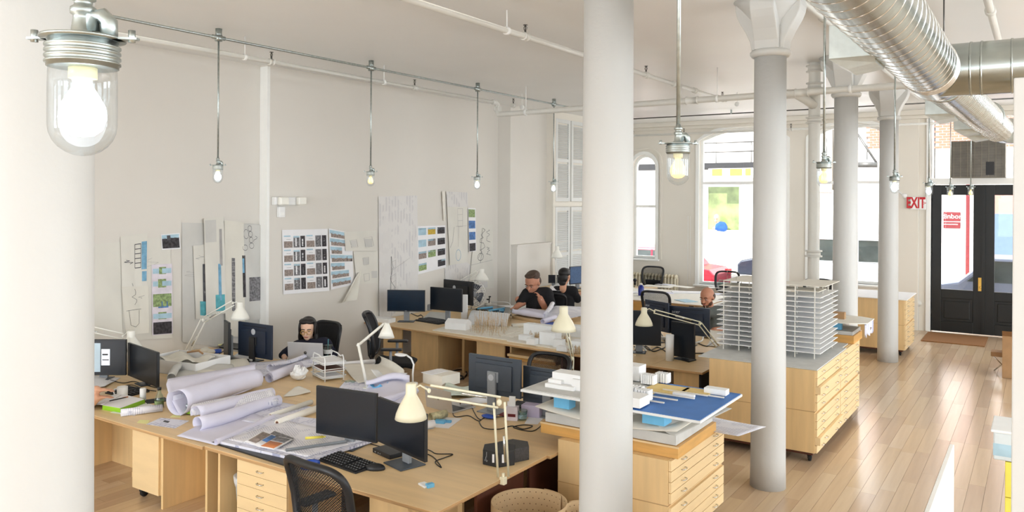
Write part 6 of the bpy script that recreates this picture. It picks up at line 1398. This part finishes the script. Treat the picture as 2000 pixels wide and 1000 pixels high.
# man in black T-shirt
d = 15.95
b, T, pt, k = person('man in a black T-shirt with short brown-grey hair resting his chin on his hand', d, .43,
    (1040, 553, -.55, .42), 'skin_red', [((1020, 591, -4, 6.5), (1008, 600, -12, 5.5)), ((1062, 600, -6, 7.5), (1055, 583, -14, 6)), ((1063, 598, -4, 7), (1070, 598, 6, 8)), ((1012, 585, 0, 6.5), (1022, 592, -4, 6))],
    [((1048, 592, 6, 21), (1048, 625, 10, 22)), ((1036, 576, 6, 14), (1066, 576, 8, 16)), ((1030, 574, 4, 12), (1017, 590, -2, 9.5)), ((1066, 574, 6, 14), (1074, 594, 2, 12))],
    'cloth_black', hands=[((1008, 600, -12), (-camR * .9 - camF * .4 - UP * .15), UP, 17, .35, -1), ((1054, 580, -15), (-camR * .5 + UP * .8 + camF * .1), camR * .6 + UP * .4 - camF * .3, 18, .8, 1)], lips='skin_red', brow='hair_brown')
g = G(); H_ = .43
def hl2(c, r): g.ell((0, 0, 0), (1, 1, 1), 16, 12, T=T @ Matrix.Translation(Vector(c) * H_) @ Matrix.Diagonal((r[0] * H_, r[1] * H_, r[2] * H_, 1)))
hl2((0, .15, .8), (.35, .38, .25)); hl2((0, -.1, .95), (.25, .22, .1)); hl2((0, .26, .5), (.32, .26, .3)); hl2((.1, .0, .96), (.2, .25, .09))
blob('hair', g, 'hair_brown', b, .012, 3)
obj('bracelet', G().lathe([(.05, -.012), (.058, 0), (.05, .012)], 16, T=Matrix.Translation(pt((1055.5, 584, -14))) @ Matrix.Rotation(.35, 4, camF)), 'paper', b)
# dark-haired worker with back turned, far corner
d = 17.4
b, T, pt, k = person('dark-haired person in black seen from behind at the far corner screen', d, .36, (1103, 540, 2.6, .1), 'skin', [((1128, 575, 6, 4), (1134, 573, 10, 3.5))],
    [((1102, 588, 2, 20), (1102, 630, 2, 22)), ((1088, 570, 0, 12), (1118, 570, 2, 12)), ((1118, 572, 2, 11), (1128, 584, 6, 8)), ((1086, 572, 0, 10), (1080, 590, 8, 8))], 'cloth_black')
g = G(); H_ = .36; hl2((0, .1, .7), (.36, .43, .34)); hl2((0, .25, .4), (.33, .25, .32)); hl2((0, -.15, .88), (.26, .22, .14)); hl2((0, .28, .12), (.24, .16, .2)); blob('hair', g, 'hair_black', b, .012, 3)
# bald bearded man
d = 14.1
b, T, pt, k = person('bald man with a short dark beard in a grey T-shirt facing left', d, .355, (1381, 581, -.75, .22), 'skin_red', [((1432, 632, -6, 7), (1412, 643, -14, 6)), ((1412, 643, -14, 6), (1394, 644, -20, 5)), ((1370, 606, -2, 5), (1362, 640, -16, 5))],
    [((1404, 640, 8, 24), (1404, 690, 10, 24)), ((1376, 609, 6, 11), (1417, 609, 4, 14)), ((1424, 612, 2, 14), (1434, 630, -4, 11)), ((1372, 610, 4, 11), (1366, 630, -6, 9))],
    'cloth_grey', hands=[((1395, 645, -20), (-camR - camF * .3 + UP * .2), UP - camR * .2, 17, .6, -1)], brow='beard', closed=False, lips='lips')
g = G(); H_ = .355; hl2((0, .21, .52), (.345, .27, .26)); hl2((.3, .1, .52), (.06, .13, .15)); hl2((-.3, .1, .52), (.06, .13, .15)); blob('hair', g, 'hair_brown', b, .01, 3)
g = G(); hl2((0, -.2, .13), (.16, .14, .11)); hl2((.2, -.08, .24), (.09, .16, .12)); hl2((-.2, -.08, .24), (.09, .16, .12)); hl2((0, -.34, .29), (.12, .06, .03)); blob('beard', g, 'beard', b, .01, 3)
obj('earbud', G().tube([T @ (Vector((.1, -.42, .2)) * H_), T @ (Vector((.12, -.4, .0)) * H_), T @ (Vector((.1, -.3, -.3)) * H_)], .003, 4), 'paper', b)
# worker hidden by the left column, hands on the desk
d = 8.35
b, T, pt, k = person('person hidden behind the left column with both bare forearms reaching over the left desk', d, .27, (85, 640, 2.4, .1), 'skin', [((165, 795, -3, 13), (186, 778, 4, 10)), ((150, 770, 4, 12), (188, 762, 10, 9)), ((120, 770, 0, 15), (165, 795, -3, 13)), ((120, 740, 0, 15), (150, 770, 4, 12))],
    [((85, 760, 0, 46), (85, 860, 0, 50)), ((60, 710, 0, 24), (112, 712, 0, 24)), ((112, 712, 0, 24), (122, 760, 0, 18))], 'cloth_black',
    hands=[((184, 778, 4), (camR * .9 + camF * .5 + UP * .05), UP, 40, .25, 1), ((188, 762, 10), (camR * .9 + camF * .3), UP, 38, .3, 1)], vox=.009)
g = G(); H_ = .27; hl2((0, .1, .7), (.36, .43, .34)); blob('hair', g, 'hair_brown', b, .012, 3)
# ================================================================ sheets pinned to the left wall
def wall_sheet(label, pts, m, lift=.006, marks=(), X=None, group='drawings pinned to the left wall', cat='drawing', bulge=.012, seed=0, name='pinned_sheet'):
    """pts: TL, TR, BR, BL in the photo; marks: (material, polyline or quad in u,v)"""
    X = X or (XL1 if max(p[0] for p in pts) < 525 else XL2)
    X += lift; P = [PX(x, y, X) for x, y in pts]; c = sum(P, Vector()) / 4; c.x = X; P = [p - c for p in P]
    def fn(u, v, e=0):     # v=0 top
        p = bil([P[3], P[2], P[1], P[0]], u, 1 - v); return Vector((bulge * (.5 + .5 * math.sin(u * 6 + seed + v * 2)) * (.3 + v * .7) + e, p.y, p.z))
    mats = [m]; g = G().surf(lambda u, v: fn(u, v), 10, 8)
    for mk in marks:
        mt = mk[0]
        if mt not in mats: mats.append(mt)
        i = mats.index(mt)
        if mk[1] == 'q': a, b_, c_, d_ = mk[2:6]; g.surf(lambda u, v: fn(a + (c_ - a) * u, b_ + (d_ - b_) * v, .0025), 4, 4, i)
        elif mk[1] == 'l':
            w = mk[2]; q = mk[3]
            for j in range(len(q) - 1):
                (ua, va), (ub, vb) = q[j], q[j + 1]; L = math.hypot(ub - ua, vb - va) or 1; nu, nv = -(vb - va) / L * w * .5, (ub - ua) / L * w * .28
                g.add([fn(ua - nu, va - nv, .003), fn(ub - nu, vb - nv, .003), fn(ub + nu, vb + nv, .003), fn(ua + nu, va + nv, .003)], [(0, 1, 2, 3)], i)
    return one(name, g, mats, label, cat, loc=c, group=group)
rw = random.Random(12)
def scrib(n, u0, u1, v0, v1, w=.004, seed=1, m='ink'):
    r = random.Random(seed); q = []
    for i in range(n): q.append((u0 + (u1 - u0) * r.random(), v0 + (v1 - v0) * (i / n + r.uniform(-.03, .03))))
    return (m, 'l', w, q)
def ladder(u0, u1, v0, v1, n, w=.004, m='ink'):
    L = [(m, 'l', w, [(u0, v0), (u0, v1)]), (m, 'l', w, [(u1, v0), (u1, v1)])]
    for i in range(n + 1): v = v0 + (v1 - v0) * i / n; L.append((m, 'l', w, [(u0, v), (u1, v)]))
    return L
def loopm(cu, cv, ru, rv, w=.004, m='ink'): return (m, 'l', w, [(cu + ru * math.cos(a), cv + rv * math.sin(a)) for a in [i * .7 for i in range(10)]])
# left group
wall_sheet('wide translucent sheet farthest left on the wall, blank and pale', [(170, 478), (262, 470), (262, 650), (170, 655)], 'trace_light', .004)
wall_sheet('tall tracing with black ladder-like section and blue strips, left group', [(235, 462), (288, 455), (285, 650), (240, 650)], 'trace_light', .012,
    ladder(.52, .75, .1, .34, 5, .014) + [('ink_blue', 'q', .78, .08, .98, .36), ('ink_blue', 'q', .8, .38, .98, .48), scrib(8, .1, .45, .25, .3, .01, 3), scrib(9, .35, .6, .5, .8, .012, 4), loopm(.5, .62, .08, .04, .01), loopm(.45, .7, .08, .04, .01)])
wall_sheet('pale sheet hanging low with a small well-shaped ink sketch', [(237, 560), (290, 558), (290, 650), (245, 655)], 'trace', .02,
    [('ink', 'l', .012, [(.1, .5), (.7, .48)]), ('ink', 'l', .012, [(.2, .5), (.25, .8), (.45, .85), (.6, .78), (.62, .5)]), scrib(7, .35, .55, .05, .45, .012, 5), scrib(5, .6, .9, .2, .28, .008, 6)])
wall_sheet('blank tracing band behind the green-print strip', [(262, 466), (332, 462), (335, 660), (262, 665)], 'trace_light', .008, [scrib(6, .3, .7, .2, .3, .004, 9, 'ink_soft')])
wall_sheet('small black and white landscape photo pinned alone above the print strip', [(314, 458), (351, 455), (353, 486), (316, 488)], 'paper', .012, [('print_sky', 'q', .04, .06, .94, .3), ('print_dark', 'q', .04, .26, .94, .92), ('ink', 'q', .3, .1, .6, .4)], cat='print', bulge=.004)
wall_sheet('vertical strip of small green and lilac view prints ending in a black photo', [(296, 517), (336, 515), (337, 652), (297, 655)], 'print_pink', .016,
    [('print_sky', 'q', .05, .06, .95, .13), ('print_green', 'q', .35, .04, .7, .14), ('print_sky', 'q', .05, .24, .95, .31), ('print_green', 'q', .3, .21, .7, .33), ('print_green', 'q', .05, .42, .95, .6), ('print_blue', 'q', .3, .53, .8, .62), ('print_sky', 'q', .05, .7, .95, .77), ('print_green', 'q', .3, .68, .7, .78), ('print_dark', 'q', .05, .82, .95, .99)], cat='print', bulge=.006)
wall_sheet('huge grey-white tracing backdrop left of the wall step', [(355, 435), (518, 438), (518, 690), (355, 668)], 'trace_grey', .005, [scrib(10, .02, .3, .4, .45, .003, 8, 'ink_soft')], bulge=.02)
wall_sheet('overlapping tracing with dark tower strip ending in a teal square', [(377, 480), (412, 476), (412, 625), (382, 622)], 'trace_light', .03, [('ink', 'q', .5, .26, .75, .76), ('ink_teal', 'q', .3, .76, .8, .95), ('ink_soft', 'q', .56, .3, .7, .7), scrib(5, .1, .9, .14, .2, .008, 3, 'ink_soft')], bulge=.01)
wall_sheet('overlapping tracing with teal strip ending in a heart-like teal patch', [(398, 427), (437, 424), (441, 612), (402, 615)], 'trace_light', .045, [('ink_soft', 'q', .75, .12, .88, .5), ('ink_blue', 'q', .66, .48, .8, .86), ('ink_teal', 'q', .5, .8, .95, .97), ('trace_grey', 'q', .05, .02, .6, .25)], bulge=.01)
wall_sheet('narrow tracing with a pink-grey strip beside the teal ones', [(438, 430), (476, 434), (478, 660), (440, 655)], 'trace', .035, [('print_grey', 'q', .35, .32, .52, .78)] + ladder(.35, .52, .35, .75, 9, .01, 'ink_soft'), bulge=.01)
wall_sheet('smoky grey tracing at the wall step with a chain of ink circles', [(470, 438), (518, 440), (518, 622), (474, 628)], 'trace_grey', .028,
    [loopm(.2, .1, .1, .05, .008), loopm(.35, .04, .08, .03, .008), loopm(.38, .1, .08, .03, .008), loopm(.4, .16, .08, .03, .008), loopm(.42, .22, .1, .03, .008), loopm(.15, .24, .1, .03, .008), ('print_dark', 'q', .02, .32, .14, .75), ('ink_blue', 'q', .02, .35, .1, .5), ('print_grey', 'q', .3, .55, .85, .8), scrib(6, .5, .75, .12, .2, .008, 7)], bulge=.015)
# photo contact sheets right of the step
mk = []
for r in range(4):
    for c in range(2):
        u = .03 + c * .48; v = .09 + r * .22
        mk += [('print_sky', 'q', u + .0, v, u + .14, v + .02), ('print_stone', 'q', u, v + .09, u + .18, v + .19), ('ink', 'l', .006, [(u + .05, v + .06), (u + .14, v + .06)]), ('print_grey', 'q', u + .2, v + .01, u + .33, v + .19), ('print_dark', 'q', u + .35, v + .01, u + .45, v + .19), ('paper', 'q', u + .24, v + .04, u + .27, v + .17), ('paper', 'q', u + .38, v + .06, u + .41, v + .17), ('print_sky', 'q', u + .2, v + .01, u + .33, v + .035)]
wall_sheet('white contact sheet with eight repeated sets of small grey photos', [(551, 449), (640, 447), (643, 568), (553, 575)], 'paper', .012, mk, cat='print', bulge=.004)
mk = []
for i, (w, m) in enumerate(((.65, 0), (.65, 0), (.5, 0), (.95, 1), (.6, 0), (.78, 0), (.85, 0))):
    v = .02 + i * .137; mk += [('print_sky', 'q', .03, v, .03 + w, v + .06), ('print_stone', 'q', .08, v + .05, .03 + w, v + .115)]
    if m: mk += [('print_dark', 'q', .6, v + .02, .95, v + .115)]
wall_sheet('column of pale blue facade photos beside the contact sheet', [(642, 446), (688, 455), (690, 556), (646, 566)], 'paper', .014, mk, cat='print', bulge=.004)
wall_sheet('faint upper tracing with two hatched squares', [(672, 453), (735, 450), (735, 490), (674, 490)], 'trace_light', .018, [('ink_soft', 'l', .01, [(.15, .45), (.35, .4), (.4, .8), (.2, .85), (.15, .45)]), ('ink_soft', 'l', .01, [(.6, .35), (.85, .3), (.9, .75), (.65, .85), (.6, .35)]), ('trace_grey', 'q', .18, .45, .36, .8), ('trace_grey', 'q', .62, .4, .86, .8)])
wall_sheet('faint lower tracing with three hatched squares', [(690, 492), (738, 490), (738, 552), (696, 556)], 'trace_light', .014, [('ink_soft', 'l', .012, [(.35, .2), (.6, .18), (.6, .4), (.38, .42), (.35, .2)]), ('trace_grey', 'q', .35, .2, .6, .4), ('ink_soft', 'l', .012, [(.35, .7), (.6, .68), (.6, .9), (.38, .92), (.35, .7)]), ('trace_grey', 'q', .7, .62, .95, .84)])
wall_sheet('torn tracing corner curling off the wall above the long-haired worker', [(699, 532), (705, 530), (692, 585), (662, 592)], 'trace', .03, bulge=.07)
# tall plan and images above the middle row
wall_sheet('tall pale plan with faint elevation lines, lower end behind the blue monitor', [(739, 384), (815, 382), (816, 570), (740, 640)], 'plan_wall', .012, ladder(.3, .42, .55, .9, 6, .004, 'ink_soft') + [('ink', 'l', .006, [(.3, .3 + .2), (.31, .62), (.28, .75), (.3, .9)]), ('ink_soft', 'l', .004, [(.35, .62), (.8, .6)]), scrib(8, .28, .4, .5, .95, .006, 3)])
mk = []
for c, (u, ms) in enumerate(((.03, ('print_sky', 'print_sky', 'print_stone', 'print_green')), (.36, ('print_yellow', 'print_stone', 'print_green', None)), (.7, ('print_dark', 'print_dark', 'print_dark', 'print_dark')))):
    for r, m in enumerate(ms):
        if m: v = .04 + r * .25; mk += [(m, 'q', u, v, u + .27, v + .15), ('print_sky', 'q', u, v, u + .27, v + .04)]
wall_sheet('grid of small coloured photos right of the tall plan', [(815, 442), (870, 440), (871, 522), (816, 536)], 'paper', .014, mk, cat='print', bulge=.004)
wall_sheet('upper narrow paper flap rolled at its edge above the tall sketch', [(863, 374), (869, 373), (868, 432), (865, 430)], 'paper_warm', .03, cat='paper', bulge=.02)
wall_sheet('square pale sheet at the top of the middle pin-up', [(871, 374), (913, 376), (914, 404), (873, 404)], 'plan_wall', .02, bulge=.006)
wall_sheet('tall sketch with a ring-shaped detail at its foot', [(873, 404), (913, 404), (912, 512), (878, 518)], 'trace_light', .022, ladder(.5, .75, .03, .35, 3, .008, 'ink_soft') + [loopm(.5, .85, .14, .1, .014, 'ink_blue'), ('ink_soft', 'l', .01, [(.55, .35), (.5, .7)]), ('ink', 'l', .01, [(.05, .7), (.2, .6), (.3, .35)]), ('ink_soft', 'l', .008, [(.4, .34), (.95, .34)])])
mk = []
for r, m in enumerate(('print_green', 'print_blue', 'print_blue', 'print_dark')): mk += [(m, 'q', .05, .03 + r * .26, .9, .03 + r * .26 + .18)]
wall_sheet('strip of four little photos beside the tall sketch', [(914, 406), (929, 407), (930, 490), (916, 492)], 'paper', .02, mk, cat='print', bulge=.004)
wall_sheet('long sketch with handwriting and loops nearest the corner', [(928, 440), (962, 438), (964, 562), (914, 566)], 'trace_light', .01,
    [scrib(14, .3, .6, .05, .55, .012, 11), scrib(12, .65, .9, .08, .3, .01, 12), loopm(.4, .5, .14, .06, .014), ('ink', 'l', .012, [(.4, .05), (.42, .2), (.38, .35), (.45, .45), (.4, .6)]), scrib(8, .65, .9, .35, .5, .01, 14), ('ink_soft', 'l', .008, [(.0, .62), (.95, .56)])])
wall_sheet('lower plan with faint lines behind the fan', [(868, 520), (912, 512), (962, 560), (870, 570)], 'plan_wall', .006)
# ================================================================ the street outside
mat('panel_blue', (84, 104, 138), .8, var=.05); mat('print_pinker', (196, 112, 100), .8, var=.05)
struct('ground', G().box(-40, YF + .38, -.4, 40, YF + 3.6, -.02), 'sidewalk')
struct('road', G().box(-40, YF + 3.6, -.5, 40, YF + 11.5, -.14), 'asphalt')
struct('ground_far', G().box(-40, YF + 11.5, -.4, 40, YF + 14, -.02), 'sidewalk')
YO = YF + 14.0
def facade(name, label, x0, x1, h, m, wins=(), bands=(), y=YO):
    t = thing(name, label, 'building', ((x0 + x1) / 2, y, 0), 0, 'buildings across the street'); cx = (x0 + x1) / 2
    obj('wall', G().box(x0 - cx, 0, 0, x1 - cx, 4, h), m, t)
    for (a, b, c, d, mm) in wins:
        w = obj('window', G().box(a - cx - .08, -.06, c - .08, b - cx + .08, -.0, c).box(a - cx - .08, -.06, d, b - cx + .08, 0, d + .08).box(a - cx - .08, -.06, c, a - cx, 0, d).box(b - cx, -.06, c, b - cx + .08, 0, d), 'white_gloss', t)
        obj('pane', G().box(a - cx, -.02, c, b - cx, -.005, d), mm, w)
    for (c, d, p, mm) in bands: obj('band', G().box(x0 - cx, -p, c, x1 - cx, 0, d), mm, t)
    return t
p0 = PY(1384, 365, YO); p1 = PY(1444, 450, YO)
facade('shop_building', 'white shop building across the street with a green-tinted window and black yellow-lettered awning', -22, -7.2, 7.5, 'facade_white', [(p0.x, p1.x, p1.z, p0.z, 'glass_green')], [(7.2, 7.5, .3, 'facade_brick')])
a = PY(1600, 375, YO); b = PY(1625, 455, YO)
facade('white_building', 'white rendered building across the street behind the far column', -7.1, -3.45, 9, 'facade_white', [(a.x, b.x, b.z, a.z, 'print_stone')], [(6.9, 7.1, .2, 'foam_warm')])
t = facade('brick_building', 'building with red brick upper wall and blue and pink panels opposite the door', -3.4, 12, 10, 'facade_white', [], [])
# bricks of the upper brick facades, real courses
def bricks(parent, cx, x0, x1, z0, z1, y=-.03, L=.27, hgt=.1):
    me = G().box(-L / 2 + .012, y, .012, L / 2 - .012, 0, hgt - .012).me('brick', ['facade_brick']); n = 0; z = z0; r = 0
    while z < z1 - .01:
        x = x0 + (L / 2 if r % 2 else 0)
        while x < x1:
            o = obj('brick', me, None, parent, loc=(x - cx, 0, z)); n += 1; x += L
        z += hgt; r += 1
    return n
cx = (12 - 3.4) / 2
zb_ = PY(1845, 290, YO).z; bricks(t, cx, -3.3, 1.6, zb_, zb_ + 1.5)
a = PY(1926, 417, YO); b = PY(1950, 380, YO); obj('blue_panel', G().box(a.x - cx, -.05, .5, 3.4 - cx, 0, a.z), 'panel_blue', t); obj('pink_band', G().box(a.x - cx, -.05, a.z, 3.4 - cx, 0, b.z), 'print_pinker', t)
a = PY(1887, 400, YO); b = PY(1894, 400, YO); obj('red_post', G().box(a.x - cx, -.12, 0, b.x - cx, -.0, zb_), 'red_dark', t)
a = PY(1698, 245, YO); b = PY(1714, 290, YO)
wb = [o for o in bpy.data.objects if o.name == 'white_building'][0]; bricks(wb, (-7.1 - 3.45) / 2, a.x, b.x + .3, b.z, a.z + .6)
# awning with yellow sign band
p0 = PY(1236, 320, YO - 1.2); p1 = PY(1470, 330, YO - 1.2)
t = thing('awning', 'black awning frame with yellow and white sign band across the street', 'awning', (0, YO - 1.2, 0))
z1 = PY(1400, 318, YO - 1.2).z; z2 = PY(1400, 329, YO - 1.2).z; z3 = PY(1400, 349, YO - 1.2).z
obj('canopy', G().box(p0.x - 3, 0, z2, p1.x + 1, 1.1, z1), 'awning_black', t); obj('sign_band', G().box(PY(1384, 340, YO - 1.2).x, -.02, z3, p1.x + .8, .02, z2), 'facade_white', t)
for xa, xb in ((1391, 1411), (1426, 1450), (1456, 1467)): obj('yellow_patch', G().box(PY(xa, 340, YO - 1.2).x, -.03, z3 + .12, PY(xb, 340, YO - 1.2).x, -.02, z2 - .02), 'awning_yellow', t, bev=.02)
g = G(); 
for z in (PY(1400, 279, YO - 1.2).z, PY(1400, 297, YO - 1.2).z): g.tube([(p0.x + 2.0, 0, z), (p1.x + 1, 0, z)], .03, 6)
for i in range(6): x = p0.x + 2.4 + i * 1.5; g.tube([(x, 0, z1), (x, 0, PY(1400, 277, YO - 1.2).z)], .02, 5)
obj('rail', g, 'steel_dark', t)
g = G(); g.tube([(p0.x - 1, 0, z1 + .1), (p0.x + 1.2, 1.1, z1 + 1.2)], .04, 6); g.tube([(PY(1675, 260, YO - 1.2).x, 0, PY(1675, 262, YO - 1.2).z), (PY(1712, 318, YO - 1.2).x, 0, PY(1712, 318, YO - 1.2).z)], .05, 6).tube([(PY(1672, 320, YO - 1.2).x, 0, PY(1672, 322, YO - 1.2).z), (PY(1714, 320, YO - 1.2).x, 0, PY(1714, 322, YO - 1.2).z)], .14, 4); obj('strut', g, 'steel_dark', t)
# man in blue in the window across the street
d = dep(PY(1405, 435, YO - .5))
b, T, pt, k = person('person in a bright blue shirt seen through the window across the street', d, .42, (1400, 427, -.6, .3), 'skin', [((1400, 443, 0, 3), (1393, 446, -2, 2.5))], [((1404, 444, 2, 8), (1413, 445, 2, 8)), ((1404, 438, 0, 6), (1412, 440, 2, 7)), ((1402, 440, -2, 4), (1398, 446, -2, 3.5))], 'cloth_blue', vox=.03)
# cars
def car(label, c, L, Wd, Hh, rot, m, suv=False):
    t = thing('car', label, 'car', c, rot); h0 = .25; pr = [(-L / 2, h0), (-L / 2, h0 + .45), (-L * .46, h0 + .62), (-L * .33, h0 + .68), (-L * .2, Hh), (L * .18, Hh), (L * .33, h0 + .7), (L * .47, h0 + .55), (L / 2, h0 + .4), (L / 2, h0)]
    if suv: pr = [(-L / 2, h0), (-L / 2, h0 + .8), (-L * .46, Hh), (L * .12, Hh), (L * .24, h0 + .85), (L * .46, h0 + .75), (L / 2, h0 + .6), (L / 2, h0)]
    obj('body', G().prism(pr, -Wd / 2, Wd / 2, T=TR(0, 0, 0, rx=R90)), m, t, bev=.07)
    if suv: wn = [(-L * .44, h0 + .85), (-L * .42, Hh - .12), (L * .1, Hh - .12), (L * .2, h0 + .87)]
    else: wn = [(-L * .31, h0 + .72), (-L * .19, Hh - .08), (L * .165, Hh - .08), (L * .29, h0 + .73)]
    obj('side_windows', G().prism(wn, -Wd / 2 - .012, Wd / 2 + .012, T=TR(0, 0, 0, rx=R90)), 'glass_dark', t)
    obj('window_pillar', G().box(-.03 - L * .02, -Wd / 2 - .02, h0 + .72, .03 - L * .02, Wd / 2 + .02, Hh - .06), m, t)
    obj('chrome_strip', G().tube([(x, -Wd / 2 - .02, z) for x, z in wn + wn[:1]], .018, 6), 'chrome', t)
    for x in (-L * .3, L * .31):
        for y in (-Wd / 2 + .08, Wd / 2 - .08):
            w = obj('wheel', G().lathe([(.001, -.11), (.28, -.11), (.32, -.08), (.32, .08), (.28, .11), (.001, .11)], 24, T=TR(x, y, .32, rx=R90)), 'rubber', t); obj('hubcap', G().lathe([(.001, -.118), (.2, -.116), (.21, -.1)], 16, T=TR(x, y, .32, rx=R90)), 'silver', w)
    obj('headlight', G().box(L * .47, -Wd / 2 + .1, h0 + .35, L * .5 + .01, -Wd / 2 + .5, h0 + .5), 'white_gloss', t); obj('tail_light', G().box(-L * .5 - .01, -Wd / 2 + .05, h0 + .4, -L * .47, -Wd / 2 + .4, h0 + .55), 'red', t); return t
car('silver-grey sedan parked right outside the black double door', (-.2, YF + 4.9, -.14), 5.0, 1.85, 1.62, math.pi, 'car_silver')
q = PY(1410, 540, YF + 5); car('red car whose tail shows low in the big arched window', (q.x - 2.2, YF + 5.1, -.14), 4.4, 1.8, 1.5, math.pi, 'car_red')
q = PY(1692, 520, YF + 8.2); car('white pickup-like vehicle seen through the right street window', (q.x, YF + 8.2, -.14), 5.2, 1.9, 1.95, 0, 'car_white', True)
q = PY(1600, 430, YF + 10.6); car('grey car parked on the far side behind the riser pipe', (q.x - .5, YF + 10.6, -.14), 4.6, 1.8, 1.5, math.pi, 'car_dark')
# red plaque across the street
q = PY(1859, 430, YO - .1); t = thing('plaque', 'dark red shop plaque with cream lettering seen through the left door pane', 'sign', (q.x, YO - .06, q.z)); w = (PY(1842, 430, YO).x - PY(1875, 430, YO).x)
obj('board', G().cb(0, 0, 0, abs(w), .08, .62), 'red_dark', t, bev=.01); text('lettering', 'Edinboro', .25, t, TR(0, -.045, .14, rx=R90), 'paper_warm'); obj('line', G().box(-.3, -.046, -.07, .3, -.04, -.05).box(-.3, -.046, -.17, .2, -.04, -.15), 'paper_warm', t)
# every letter becomes a mesh of its own
dg = bpy.context.evaluated_depsgraph_get(); dg.update()
for o in [o for o in bpy.data.objects if o.type == 'FONT']:
    me = bpy.data.meshes.new_from_object(o.evaluated_get(dg)); n = obj(o.name.split('.')[0], me, None, o.parent); n.matrix_local = o.matrix_local.copy(); bpy.data.objects.remove(o)
